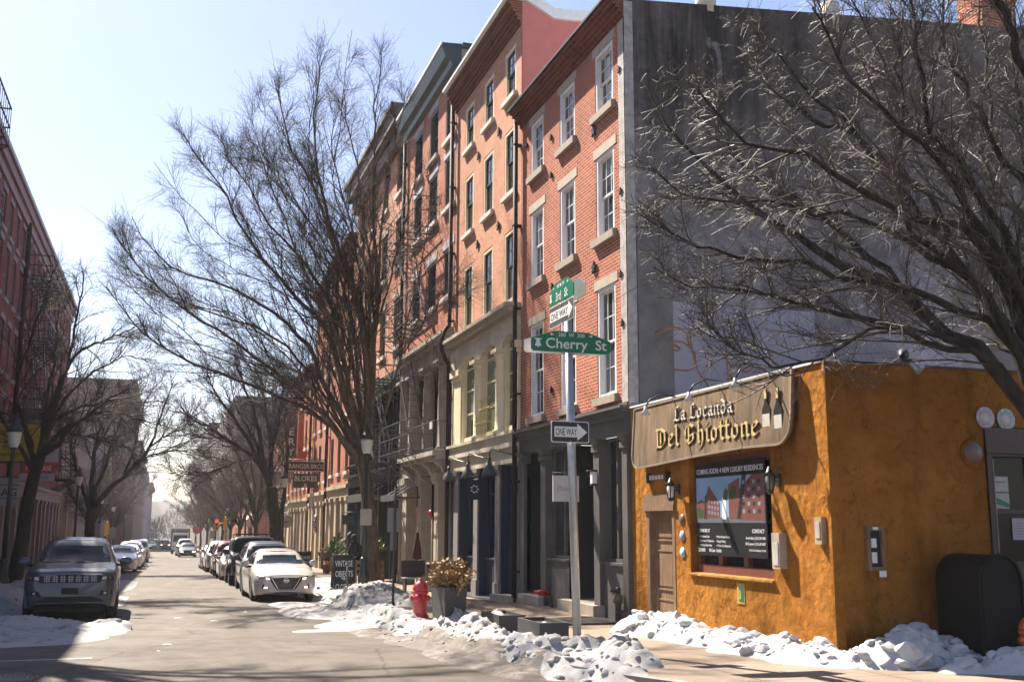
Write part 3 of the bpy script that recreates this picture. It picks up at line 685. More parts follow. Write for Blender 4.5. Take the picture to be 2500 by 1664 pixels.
text('120 N 3RD ST', pb, (px0 + .10, .044, pz0 + .37), .075, PW, .8, .01, 'LEFT', ext=.001)
text('CONTACT', pb, (px1 - .07, .044, pz0 + .37), .08, PW, .9, .008, 'RIGHT', ext=.001)
for i, s in enumerate(('\u2022 4 Residential Units', '\u2022 2 Bedroom / 2.5 Bathroom', '\u2022 2,600 Sq Ft Floor Plans')): text(s, pb, (px0 + .1, .044, pz0 + .285 - .07 * i), .052, PW, .8, 0, 'LEFT', ext=.001)
for i, s in enumerate(('\u2022 Private Elevator Access', '\u2022 Garage Parking', '\u2022 10 Year Tax Abatement')): text(s, pb, (px0 + .66, .044, pz0 + .285 - .07 * i), .052, PW, .85, 0, 'LEFT', ext=.001)
for i, s in enumerate(('Arvind Baley | (267) 209-1080', 'Bill Empower | (215) 607-6007')): text(s, pb, (px1 - .05, .044, pz0 + .275 - .085 * i), .056, PW, .82, 0, 'RIGHT', ext=.001)
for u, s in ((.06, 'ZOUBEK'), (.42, 'McCann'), (.66, 'Inhabit')): text(s, pb, (px0 + u, .044, pz0 + .06), .075, PW, .8, 0.004, 'LEFT', ext=.001)
text('120 N 3rd St, Philadelphia, PA 19106', pb, (px1 - .05, .044, pz0 + .1), .04, PW, .8, 0, 'RIGHT', ext=.001)
# --- big painted sign
n = NT('weathered_signboard'); v = n.coords()
c = n.ramp(n.noise(1.2, 7, .6, n.coords('Object', (1, 1, .6)), .5), [(.3, (.09, .055, .03)), (.55, (.185, .12, .066)), (.8, (.24, .17, .105))])
c = n.mix(1, c, n.ramp(n.noise(2.5, 6, .7, n.coords('Object', (3.5, 3.5, .22))), [(.35, G3(.4)), (.58, G3(1.05))]), 'MULTIPLY'); n.set(c, .7, 0, .3); n.bump(n.noise(6, 5, .6, n.coords('Object', (8, 8, 1))), .2, .01); SIGNB = n.m
sg = thing('restaurant_sign', 'weathered brown signboard reading La Locanda Del Ghiottone above the poster', 'sign', (FX, OYF - .11, 0), R_(-90))
sx0, sx1 = OYF - 18.3, OYF - 12.98
out = []
for i in range(21):
    u = i / 20; x = sx0 + (sx1 - sx0) * u; out.append([x, 3.02 - .2 * math.sin(math.pi * min(1, u * 1.02)) ** .8 if False else 2.82 + .05 * math.cos(u * 6) * .3])
def rc(cx_, cz, r, a0, a1, k=6): return [(cx_ + r * math.cos(R_(a0 + (a1 - a0) * i / k)), cz + r * math.sin(R_(a0 + (a1 - a0) * i / k))) for i in range(k + 1)]
poly = [(sx0, 3.82), (sx0, 3.15)] + rc(sx0 + .28, 2.98, .28, 180, 262) + [(sx0 + 1.2, 2.74), (sx0 + 2.6, 2.80), (sx0 + 4.0, 2.84)] + rc(sx1 - .34, 3.16, .34, 272, 360) + [(sx1, 3.86)]
def lean(x, z, off): return (-.06 - off - (3.86 - z) * .07, z)
m = MB(); k = len(poly)
front = [(x, lean(x, z, .03)[0], z) for x, z in poly]; back = [(x, lean(x, z, -.03)[0], z) for x, z in poly]
m.add(front + back, [tuple(range(k)), tuple(range(k, 2 * k))[::-1]] + [(i, k + i, k + (i + 1) % k, (i + 1) % k) for i in range(k)])
sb = m.build('signboard', SIGNB, sg)
m = MB()
for i in range(k): m.bar(front[i], front[(i + 1) % k], .035)
m.build('edge_trim', M_plain('sign_edge', (.24, .19, .14), .6, var=.3), sb)
m = MB()
for q in (.3, 2.0, 3.6, 4.9): m.bar((sx0 + q, -.05, 3.8), (sx0 + q, .0, 3.8), .04); m.bar((sx0 + q, -.08, 2.95), (sx0 + q, .0, 2.95), .04)
m.build('brackets', BLACK, sg)
# broad-nib pen lettering
def pen(strokes, ox, oz, sc, w, ang, mb, y):
    dx, dz = w / 2 * math.cos(R_(ang)), w / 2 * math.sin(R_(ang))
    for st in strokes:
        pts = [(ox + p[0] * sc * GSX[0], oz + p[1] * sc) for p in st]
        for (xa, za), (xb, zb) in zip(pts, pts[1:]):
            hull = [(xa - dx, za - dz), (xa + dx, za + dz), (xb + dx, zb + dz), (xb - dx, zb - dz)]
            ar = sum(hull[i][0] * hull[(i + 1) % 4][1] - hull[(i + 1) % 4][0] * hull[i][1] for i in range(4))
            if abs(ar) < 1e-6: continue
            mb.prism(hull, y - .012 - rnd.random() * .004, y)
GSX = [1.0]
# glyphs on a unit x-height; (advance, strokes)
GL = {
 'D': (1.05, [[(.12,.12),(.12,1.45)],[(.0,1.52),(.12,1.45),(.45,1.5),(.8,1.2),(.82,.45),(.5,.05),(.12,.1),(0,.0)],[(.42,1.25),(.42,.3)]]),
 'e': (.62, [[(.45,.18),(.28,.02),(.12,.2),(.12,.75),(.32,1.0),(.48,.8),(.14,.48)]]),
 'l': (.36, [[(.05,1.62),(.15,1.5),(.15,.2),(.28,.02)]]),
 'G': (1.08, [[(.8,1.3),(.5,1.52),(.15,1.2),(.12,.4),(.45,.02),(.8,.3),(.8,.75),(.5,.62)],[(.42,1.3),(.42,.25)]]),
 'h': (.66, [[(.05,1.62),(.13,1.5),(.13,.12),(.2,.02)],[(.13,.8),(.36,1.0),(.46,.8),(.46,.1),(.34,-.3),(.2,-.42)]]),
 'i': (.36, [[(.03,.88),(.15,1.0),(.15,.15),(.28,.02)],[(.1,1.28),(.2,1.38)]]),
 'o': (.66, [[(.34,1.0),(.12,.78),(.12,.22),(.30,.02),(.48,.22),(.48,.78),(.30,1.0)]]),
 't': (.42, [[(.16,1.4),(.16,.2),(.32,.02)],[(.0,1.0),(.36,1.0)]]),
 'n': (.70, [[(.03,.88),(.13,1.0),(.13,.12),(.22,.02)],[(.13,.82),(.34,1.0),(.48,.85),(.48,.15),(.6,.02)]]),
 'L': (.80, [[(.55,1.45),(.4,1.55),(.25,1.4),(.25,.5),(.15,.15),(.0,.08),(.18,.2),(.42,.03),(.65,.1)]]),
 'a': (.62, [[(.08,.85),(.3,1.0),(.42,.85),(.42,.15),(.55,.02)],[(.42,.5),(.2,.55),(.1,.3),(.22,.03),(.42,.2)]]),
 'c': (.54, [[(.42,.85),(.30,1.0),(.12,.78),(.12,.2),(.28,.02),(.44,.18)]]),
 'd': (.64, [[(.12,1.5),(.46,1.1),(.46,.2),(.3,.02),(.12,.22),(.12,.75),(.3,.98),(.46,.78)]]),
 ' ': (.4, []),
}
def blackletter(s, x, z, h, w, m_, parent, track=1.0, nm='lettering', rise=0.0, ang=38):
    mb = MB()
    for ch in s:
        adv, st = GL[ch]
        y = lean(x, z + h * .6, .032)[0]; pen(st, x, z, h, w, ang, mb, y)
        x += adv * h * track; z += rise * adv * h * track
    return mb.build(nm, m_, parent, fix=True), x
PARCH = M_plain('parchment_paint', (.55, .42, .20), .6, var=.25, scale=7); SHADOWP = M_plain('brown_letter_edge', (.055, .035, .02), .6, var=.2)
PALE_L = M_plain('pale_letter_paint', (.60, .55, .47), .6, var=.25, scale=7)
def lettered(s, x, z, h, w, m_, track, rise=0.0):
    GSX[0] = track * .97; blackletter(s, x + .012, z - .012, h, w * 1.2, SHADOWP, sb, track, 'letter_shadow', rise)
    o = blackletter(s, x, z, h, w, m_, sb, track, 'lettering', rise)[0]; o.location.y = -.012; return o
lettered('La Locanda', OYF - 16.60, 3.44, .155, .038, PALE_L, 2.05, -.018)
lettered('Del Ghiottone', OYF - 17.25, 3.02, .215, .055, PARCH, 2.03, -.008)
BOTG = M_plain('painted_bottle', (.02, .022, .02), .4, var=.2); LABEL = M_plain('painted_label', (.5, .47, .42), .5, var=.2)
for bx, bz, hh in ((OYF - 13.62, 2.98, .68), (OYF - 13.30, 2.92, .72)):
    q = MB(); r_ = .11; yy = lean(bx, bz + .3, .034)[0]
    q.prism([(bx - r_, bz), (bx + r_, bz), (bx + r_, bz + hh * .55), (bx + .03, bz + hh * .72), (bx + .03, bz + hh), (bx - .03, bz + hh), (bx - .03, bz + hh * .72), (bx - r_, bz + hh * .55)], yy - .006, yy + .012)
    bo = q.build('painted_bottle', BOTG, sb)
    q = MB(); q.box(bx - r_ * .9, bx + r_ * .9, yy - .010, yy - .007, bz + hh * .18, bz + hh * .45); q.build('label', LABEL, bo)
    q = MB(); q.box(bx - .03, bx + .03, yy - .010, yy - .007, bz + hh * .78, bz + hh * .99); q.build('capsule', PARCH, bo)
# spotlights over the sign
for yy, zz, lb in ((16.62, 3.80, 'goose-neck spotlight at the left end of the La Locanda lettering'), (15.0, 3.86, 'middle spotlight between the lettering and the painted bottles'), (13.55, 3.90, 'spotlight right above the painted wine bottles')):
    s_ = thing('sign_spotlight', lb, 'lamp', (FX - .0, yy, zz), 0, 'spotlights over the restaurant sign')
    m = MB(); m.tube([(0, 0, .08), (-.3, 0, .12), (-.52, 0, .02), (-.6, 0, -.1)], .014, 6); m.build('arm', BLACK, s_)
    m = MB(); m.lathe([(.02, 0), (.03, -.06), (.09, -.15), (.085, -.15), (.01, -.06)], (-.61, 0, -.1), 12); m.build('lamp_shade', M_plain('white_reflector', (.6, .6, .62), .3, var=.1), s_)
# wall lanterns
for yy, zz, lb in ((16.62, 2.28, 'glass wall lantern right of the wooden restaurant door'), (13.45, 2.32, 'glass wall lantern right of the poster window')):
    s_ = thing('wall_lantern', lb, 'lamp', (FX, yy, zz), 0, 'wall lanterns of the restaurant')
    m = MB(); m.box(-.03, 0, -.05, .05, -.08, .1); m.tube([(-.02, 0, .0), (-.12, 0, -.02), (-.16, 0, .1), (-.16, 0, .17)], .012, 6); m.build('bracket', BLACK, s_)
    m = MB(); m.lathe([(.055, -.14), (.085, .06)], (-.16, 0, 0), 6); m.build('lantern_glass', M_glass('lantern_glass', (.25, .25, .24), .15), s_)
    m = MB(); m.lathe([(.1, .06), (.05, .13), (.015, .2)], (-.16, 0, 0), 6); m.lathe([(.02, -.2), (.06, -.17), (.06, -.14)], (-.16, 0, 0), 6)
    for i in range(6):
        a_ = math.pi * i / 3; m.bar((-.16 + .057 * math.cos(a_), .057 * math.sin(a_), -.14), (-.16 + .088 * math.cos(a_), .088 * math.sin(a_), .07), .012)
    m.build('lantern_cage', BLACK, s_)
def small(name, label, cat, parts, loc, rz=0.0, group=None):
    t = thing(name, label, cat, loc, rz, group)
    for nm, mb_, mt in parts: mb_.build(nm, mt, t)
    return t
def mbx(*boxes):
    q = MB()
    for b_ in boxes: q.box(*b_)
    return q
# letter rack, utility boxes, plaques, paper on the ochre wall
small('letter_rack', 'small dark scroll plaque over the wooden restaurant door', 'plaque', [('board', mbx((-.06, 0, -.36, .36, -.06, .06)), WOOD), ('finials', mbx((-.08, 0, -.42, -.34, -.09, .09), (-.08, 0, .34, .42, -.09, .09)), BLACK), ('letters', mbx(*[(-.068, -.06, -.25 + .12 * i, -.17 + .12 * i, -.035, .035) for i in range(5)]), PALE_L)], (FX, 17.35, 2.52))
small('utility_box', 'grey utility box right of the poster window below the lantern', 'box', [('case', mbx((-.12, 0, -.1, .1, -.25, .25)), M_plain('meter_grey', (.36, .31, .26), .6, var=.3)), ('cover', mbx((-.13, -.12, -.07, .07, -.2, .12)), M_plain('meter_face', (.46, .42, .38), .4, var=.2))], (FX, 13.42, 1.33))
small('utility_box', 'small beige call box next to the restaurant corner edge', 'box', [('case', mbx((-.08, 0, -.08, .08, -.18, .18)), M_plain('call_beige', (.36, .27, .18), .6, var=.3)), ('face', mbx((-.09, -.08, -.05, .05, -.1, .12)), M_plain('call_face', (.4, .35, .3), .5, var=.2))], (FX, 12.42, 1.62))
small('flyer', 'small torn yellow, blue and green flyer below the window sill', 'flyer', [('sheet', mbx((-.012, -.004, -.11, .11, -.15, .15)), M_plain('flyer_yellow', (.42, .32, .05), .7, var=.2)), ('print', mbx((-.016, -.012, -.09, .05, -.12, .1)), M_plain('flyer_blue', (.02, .10, .11), .7, var=.6, scale=14)), ('print', mbx((-.019, -.0165, -.02, .06, -.08, .05)), M_plain('flyer_green', (.25, .30, .03), .7, var=.6, scale=14))], (FX, 14.62, .66))
for zz, lb, c_ in ((1.78, 'dark oval plaque, topmost of three beside the wooden door', (.12, .08, .06)), (1.50, 'blue and white house-number tile beside the wooden door', (.22, .26, .36)), (1.22, 'pale blue round sticker, lowest of three beside the wooden door', (.30, .42, .46))):
    small('plaque', lb, 'plaque', [('disc', (lambda q: (q.lathe([(.09, 0), (.09, .012)], (0, 0, 0), 14), q)[1])(MB()), M_plain('plaque_' + str(zz), c_, .4, var=.5, scale=16))], (FX - .005, 16.52, zz)).rotation_euler = (0, R_(-90), 0)
# ---- Cherry side: niche box, plates, disc lamp, floodlight, brown window
small('meter_niche', 'wooden framed meter niche low on the shaded ochre wall', 'meter', [('frame', mbx((-.14, -.09, -.07, 0, -.3, .28), (.09, .14, -.07, 0, -.3, .28), (-.09, .09, -.07, 0, .22, .28), (-.09, .09, -.07, 0, -.3, -.25)), WOOD), ('back', mbx((-.09, .09, -.02, -.003, -.25, .22)), DARK), ('tags', mbx((-.05, .03, -.03, -.02, .0, .12), (-.05, .03, -.03, -.02, -.2, -.06), (.02, .13, -.075, -.071, -.38, -.3), (-.05, .03, -.08, -.071, .235, .27)), PW)], (9.02, OYN, 1.4))
for i, (xx, zz, lb, c_) in enumerate(((10.98, 3.2, 'lilac-rimmed china plate on the ochre wall, the left of two', (.40, .36, .47)), (11.34, 3.19, 'turquoise-rimmed china plate on the ochre wall, the right of two', (.30, .42, .44)))):
    t = thing('wall_plate', lb, 'plate', (xx, OYN - .002, zz), 0, 'china plates on the ochre wall')
    q = MB(); q.lathe([(.02, 0), (.10, .008), (.16, .03), (.155, .034), (.10, .014), (0.01, .01)], n=20); o = q.build('plate', M_plain('plate_rim%d' % i, c_, .25, var=.6, scale=22), t); o.rotation_euler = (R_(90), 0, 0)
    q = MB(); q.lathe([(.10, 0), (.098, .004)], n=20); o2 = q.build('centre', M_plain('plate_white%d' % i, (.55, .48, .48), .25, var=.3, scale=24), o, (0, 0, .015))
t = thing('disc_lamp', 'round frosted bulkhead lamp left of the brown window', 'lamp', (10.72, OYN - .002, 2.70)); q = MB(); q.lathe([(.15, 0), (.15, .05), (.12, .09), (.0, .11)], n=20); o = q.build('globe', M_plain('frosted', (.17, .13, .11), .4, var=.3, scale=9), t); o.rotation_euler = (R_(90), 0, 0)
q = MB(); q.lathe([(.19, -.002), (.19, .03), (.15, .04)], n=20); o = q.build('rim', OCHRE, t); o.rotation_euler = (R_(90), 0, 0)
t = thing('floodlight', 'twin floodlight on the parapet of the shaded ochre wall', 'lamp', (9.5, OYN, 3.86)); q = MB(); q.tube([(0, 0, .06), (0, -.15, .1), (0, -.25, .05)], .02, 6); q.box(-.1, .08, -.3, -.2, .03, .07); q.build('arm', BLACK, t)
q = MB(); q.lathe([(.03, 0), (.05, .1), (.09, .18), (.0, .16)], n=12); o = q.build('lamp_head', M_plain('flood_glass', (.35, .45, .55), .15, .3), t, (.08, -.25, .03)); o.rotation_euler = (0, R_(120), 0)
q = MB(); q.lathe([(.03, 0), (.05, .1), (.08, .16), (.0, .14)], n=12); o = q.build('lamp_head', BLACK, t, (-.06, -.25, .1)); o.rotation_euler = (0, R_(70), R_(40))
BROWN = M_plain('dark_brown_paint', (.045, .018, .014), .45, var=.25)
bw = thing('brown_window', 'dark brown framed window bay on the shaded side of the restaurant', 'window', (10.95, OYN, 0))
q = MB(); q.box(0, 2.05, -.04, .12, 2.66, 3.06); q.box(0, .09, -.04, .12, .63, 2.66); q.box(1.96, 2.05, -.04, .12, .63, 2.66); q.box(.09, 1.96, -.04, .12, .63, 1.2); q.box(-.03, 2.08, -.09, .1, 2.70, 2.74)
q.box(.09, 1.96, -.02, .1, 1.86, 1.92); q.box(.78, .84, -.022, .1, 1.2, 2.66); q.build('frame', BROWN, bw)
q = MB(); q.box(.088, .1, -.05, -.041, 1.2, 2.62); q.build('bead', M_plain('worn_bead', (.3, .27, .25), .5, var=.3), bw)
q = MB(); q.quad((.09, .05, 1.2), (1.96, .05, 1.2), (1.96, .06, 2.66), (.09, .06, 2.66)); q.build('pane', M_glass('dim_glass', (.02, .016, .014), .12, .05, .12), bw, fix=False)
q = MB(); q.box(.13, .40, .03, .04, 1.93, 2.38); o = q.build('notice', M_plain('notice_white', (.42, .40, .38), .6, var=.25, scale=9), bw); q = MB(); q.prism([(.14, 2.0), (.40, 1.94), (.40, 2.0), (.14, 2.1)], .027, .03); q.build('green_band', M_plain('notice_green', (.03, .16, .08), .6), o); q = MB(); q.box(.14, .4, .0272, .0295, 2.15, 2.165); q.box(.14, .34, .0272, .0295, 2.3, 2.31); q.build('ink_lines', BLACK, o)
q = MB(); q.box(.42, .66, .03, .04, 1.5, 1.8); o = q.build('notice', M_plain('notice_lilac', (.40, .34, .40), .6, var=.12), bw); q = MB()
for i in range(6): q.box(.45, .63, .0275, .03, 1.54 + .038 * i, 1.546 + .038 * i)
q.build('ink_lines', M_plain('ink_grey', (.15, .12, .15), .6), o)
# ================================================================== ground, road, pavements
def M_road():
    n = NT('worn_asphalt'); v = n.coords()
    big = n.ramp(n.noise(.16, 7, .6, n.coords('Object', (1, .35, 1)), .7), [(.3, (.066, .055, .047)), (.55, (.092, .077, .064)), (.75, (.125, .106, .09))])
    fine = n.ramp(n.noise(38, 6, .8, v), [(.3, G3(.6)), (.7, G3(1.35))])
    mid = n.ramp(n.noise(2.2, 6, .65, v), [(.32, G3(.74)), (.5, G3(1.0)), (.68, G3(1.12))])
    c = n.mix(1, n.mix(1, big, fine, 'MULTIPLY'), mid, 'MULTIPLY')
    salt = n.ramp(n.noise(.55, 8, .7, n.coords('Object', (1.4, .3, 1)), .4), [(.55, G3(0)), (.72, G3(.4))])
    c = n.mix(salt, c, (.17, .15, .135))
    vo = n.n('TexVoronoi'); vo.feature = 'DISTANCE_TO_EDGE'; vo.inputs['Scale'].default_value = .34
    wv = n.n('MixRGB'); wv.inputs[0].default_value = .22; n.l(v, wv.inputs[1])
    nz = n.n('TexNoise'); nz.inputs['Scale'].default_value = 1.6; nz.inputs['Detail'].default_value = 5; n.l(v, nz.inputs['Vector']); n.l(nz.outputs['Color'], wv.inputs[2]); n.l(wv.outputs[0], vo.inputs['Vector'])
    crack = n.ramp(vo.outputs['Distance'], [(0, G3(.3)), (.008, G3(1))])
    n.set(n.mix(.7, c, crack, 'MULTIPLY'), n.ramp(n.noise(1.2, 5, .6, v), [(.35, G3(.68)), (.7, G3(.9))]), 0, .22)
    n.bump(n.noise(60, 6, .8, v), .45, .012); return n.m
ROAD = M_road()
def M_pave():
    n = NT('concrete_flags'); v = n.coords()
    br = n.n('TexBrick'); br.offset = 0; n.l(n.coords('Object', (1, 1, 1), (0, 0, R_(0))), br.inputs['Vector'])
    br.inputs['Scale'].default_value = 1; br.inputs['Brick Width'].default_value = 1.62; br.inputs['Row Height'].default_value = 1.55; br.inputs['Mortar Size'].default_value = .012; br.inputs['Mortar Smooth'].default_value = .2
    br.inputs['Color1'].default_value = (.205, .163, .128, 1); br.inputs['Color2'].default_value = (.24, .192, .152, 1); br.inputs['Mortar'].default_value = (.07, .06, .05, 1)
    c = n.mix(1, br.outputs['Color'], n.ramp(n.noise(1.3, 7, .65, v), [(.3, G3(.78)), (.7, G3(1.12))]), 'MULTIPLY')
    c = n.mix(1, c, n.ramp(n.noise(30, 6, .75, v), [(.3, G3(.85)), (.7, G3(1.1))]), 'MULTIPLY')
    n.set(c, .9, 0, .15); n.bump(n.noise(40, 5, .7, v), .2, .01); return n.m
PAVE = M_pave(); KERB = M_plain('granite_kerb', (.23, .215, .20), .8, var=.3, scale=8, bump=.3)
ys = [-900, -60, 0, 60, 150, 300, 480, 620, 900, 2600]
def gzz(y): return gz(y) if y < 480 else gz(480) + (0 if y < 620 else 0)
m = MB()
for a, b in zip(ys, ys[1:]): m.quad((-2600, a, gzz(a)), (2600, a, gzz(a)), (2600, b, gzz(b)), (-2600, b, gzz(b)))
tag(m.build('road', ROAD, fix=False), kind='structure')
def pavement(name, outline, top=.15):
    """raised slab from an outline (x, y); every vertical edge is a kerb"""
    m = MB(); n = len(outline)
    t = [(x, y, gz(y) + top) for x, y in outline]; b = [(x, y, gz(y) - .3) for x, y in outline]
    m.add(t, [tuple(range(n))]); o = m.build(name, PAVE, fix=False)
    tag(o, kind='structure')
    return o
def kerb(name, line, w=.16, top=.15, side=1):
    m = MB(); L = []
    for i, (x, y) in enumerate(line):
        p, q = Vector(line[max(i - 1, 0)]), Vector(line[min(i + 1, len(line) - 1)]); t = (q - p).normalized(); nrm = Vector((t.y, -t.x)) * side
        L.append(((x, y), (x + nrm.x * w, y + nrm.y * w)))
    for (a, a2), (b, b2) in zip(L, L[1:]):
        m.hexa([(*a, gz(a[1]) - .3), (*a2, gz(a2[1]) - .3), (*b2, gz(b2[1]) - .3), (*b, gz(b[1]) - .3)], [(*a, gz(a[1]) + top + .004), (*a2, gz(a2[1]) + top + .004), (*b2, gz(b2[1]) + top + .004), (*b, gz(b[1]) + top + .004)])
    tag(m.build(name, KERB), kind='structure')
corner = [(4.45, 92), (4.45, 18.5), (4.5, 16), (4.75, 13.8), (5.2, 11.8), (5.9, 10), (7, 8.6), (8.6, 7.8), (10.5, 7.6), (60, 7.5)]
def pave_h(X, Y):
    k = np.interp(Y, [7.8, 8.6, 10, 11.8, 13.8, 16, 18.5], [8.6, 7, 5.9, 5.2, 4.75, 4.5, 4.45])
    f = np.clip((X - k + .12) / .2, 0, 1); g = np.clip((-X - 3.55 + .12) / .2, 0, 1)
    return .15 * np.maximum(f * f * (3 - 2 * f), g * g * (3 - 2 * g))
strip_joint = None
arc = [(4.95, 93.2), (4.6, 92.8)]
pavement('pavement_right', corner + [(60, 93.3), (5.3, 93.3), (4.6, 92.7)])
kerb('kerb_right', [(5.3, 93.3), (4.6, 92.7)] + corner, side=-1)
lc = [(-3.55, 14.0), (-3.55, 92)]
pavement('pavement_left', [(-60, 9.5), (-4.6, 9.5), (-3.8, 11), (-3.55, 14), (-3.55, 92), (-4.2, 93.2), (-60, 93.3)])
kerb('kerb_left', [(-60, 9.5), (-4.6, 9.5), (-3.8, 11), (-3.55, 14), (-3.55, 92), (-4.2, 93.2)], side=-1)
pavement('pavement_far_right', [(4.6, 104), (60, 104), (60, 470), (4.6, 470)]); kerb('kerb_far_right', [(60, 104), (5.2, 104), (4.5, 105.2), (4.5, 470)], side=1)
pavement('pavement_far_left', [(-60, 104), (-3.7, 104), (-3.6, 470), (-60, 470)]); kerb('kerb_far_left', [(-60, 104), (-4.3, 104), (-3.55, 105.2), (-3.55, 470)], side=-1)
# road markings
LINE = M_plain('worn_white_line', (.36, .34, .32), .7, var=.5, scale=9)
def strip(name, x0, x1, y0, y1, dz=.005, m_=LINE):
    m = MB(); m.quad((x0, y0, gz(y0) + dz), (x1, y0, gz(y0) + dz), (x1, y1, gz(y1) + dz), (x0, y1, gz(y1) + dz)); return tag(m.build(name, m_, fix=False), kind='structure')
strip('stop_line', -3.4, -.9, 17.1, 17.22)
strip('edge_line', 2.15, 2.22, 100, 104); strip('edge_line', 1.35, 1.45, 120, 150)
mh = thing('manhole_cover', 'cast iron manhole cover in the shaded road at the bottom left corner', 'manhole cover', (-1.75, 15.0, gz(15.0)))
m = MB(); m.lathe([(.36, 0), (.36, .008), (.33, .008), (.33, .004), (.0, .004)], n=28); m.build('rim', M_plain('worn_iron', (.12, .11, .10), .5, .5, var=.4), mh)
m = MB()
for i in range(-5, 6):
    for j in range(-5, 6):
        if i * i + j * j < 28: m.box(i * .055 - .016, i * .055 + .016, j * .055 - .016, j * .055 + .016, .004, .011)
m.build('tread_blocks', MAT.get('x', M_plain('worn_iron2', (.17, .16, .15), .5, .5, var=.4)), mh)
# raised stone platform, cellar doors in front of the houses
m = MB(); m.hexa([(6.9, 20.0, gz(20) + .1), (8.35, 20.0, gz(20) + .1), (8.35, 24.6, gz(24.6) + .1), (6.9, 24.6, gz(24.6) + .1)], [(6.9, 20.0, -.12), (8.35, 20.0, -.10), (8.35, 24.6, -.16), (6.9, 24.6, -.16)])
t = m.build('stone_platform', M_plain('flagstone', (.24, .17, .12), .85, var=.25, scale=2, bump=.2)); tag(t, kind='structure')
m = MB(); m.box(7.0, 8.3, 18.75, 19.9, gz(19) + .14, gz(19) + .19)
cd = tag(m.build('cellar_hatch', BLACK), 'dark metal cellar hatch lying in the pavement before the grey shopfront', 'hatch')

# ================================================================== snow
def vnoise(X, Y, sc, seed):
    g = np.random.RandomState(seed).rand(64, 64)
    x, y = X * sc, Y * sc; xi, yi = np.floor(x).astype(int), np.floor(y).astype(int); fx, fy = x - xi, y - yi
    fx, fy = fx * fx * (3 - 2 * fx), fy * fy * (3 - 2 * fy)
    G = lambda a, b: g[a % 64, b % 64]
    return (G(xi, yi) * (1 - fx) + G(xi + 1, yi) * fx) * (1 - fy) + (G(xi, yi + 1) * (1 - fx) + G(xi + 1, yi + 1) * fx) * fy
n = NT('old_snow'); v = n.coords()
c = n.ramp(n.noise(2.2, 8, .7, v, .5), [(.28, (.13, .112, .098)), (.36, (.24, .225, .215)), (.46, (.31, .305, .305)), (.66, (.35, .35, .36))])
n.set(c, .8, 0, .1); n.bump(n.noise(28, 6, .7, v), .45, .02); SNOW = n.m
n = NT('clean_snow'); v = n.coords(); n.set(n.ramp(n.noise(3, 7, .7, v), [(.3, (.33, .325, .33)), (.5, (.45, .45, .465))]), .75, 0, .12); n.bump(n.noise(24, 6, .7, v), .4, .02); SNOW_C = n.m
SLUSH = NT('dirty_slush'); v = SLUSH.coords(); SLUSH.set(SLUSH.ramp(SLUSH.noise(3.2, 9, .75, v, .6), [(.35, (.10, .085, .072)), (.52, (.15, .133, .12)), (.68, (.26, .245, .235))]), .75, 0, .12); SLUSH.bump(SLUSH.noise(22, 6, .7, v), .6, .03); SLUSH = SLUSH.m
HS, CSC, CN = .56, .78, .5
ICO = None
def chunk(r, rs):
    global ICO
    if ICO is None:
        bm = bmesh.new(); bmesh.ops.create_icosphere(bm, subdivisions=2, radius=1)
        bm.verts.ensure_lookup_table(); ICO = (np.array([v_.co[:] for v_ in bm.verts]), [[v_.index for v_ in f.verts] for f in bm.faces]); bm.free()
    V = ICO[0].copy()
    for _ in range(7):   # knock flat facets off
        d = rs.randn(3); d /= np.linalg.norm(d); h = .45 + .45 * rs.rand(); k = V @ d; V -= np.outer(np.maximum(k - h, 0), d)
    V *= r * (np.array([.8, .7, .35]) + .5 * rs.rand(3)); a = rs.rand() * 6.28; tl = rs.randn() * .5
    M = np.array(Matrix.Rotation(a, 3, 'Z') @ Matrix.Rotation(tl, 3, 'X')); return V @ M.T
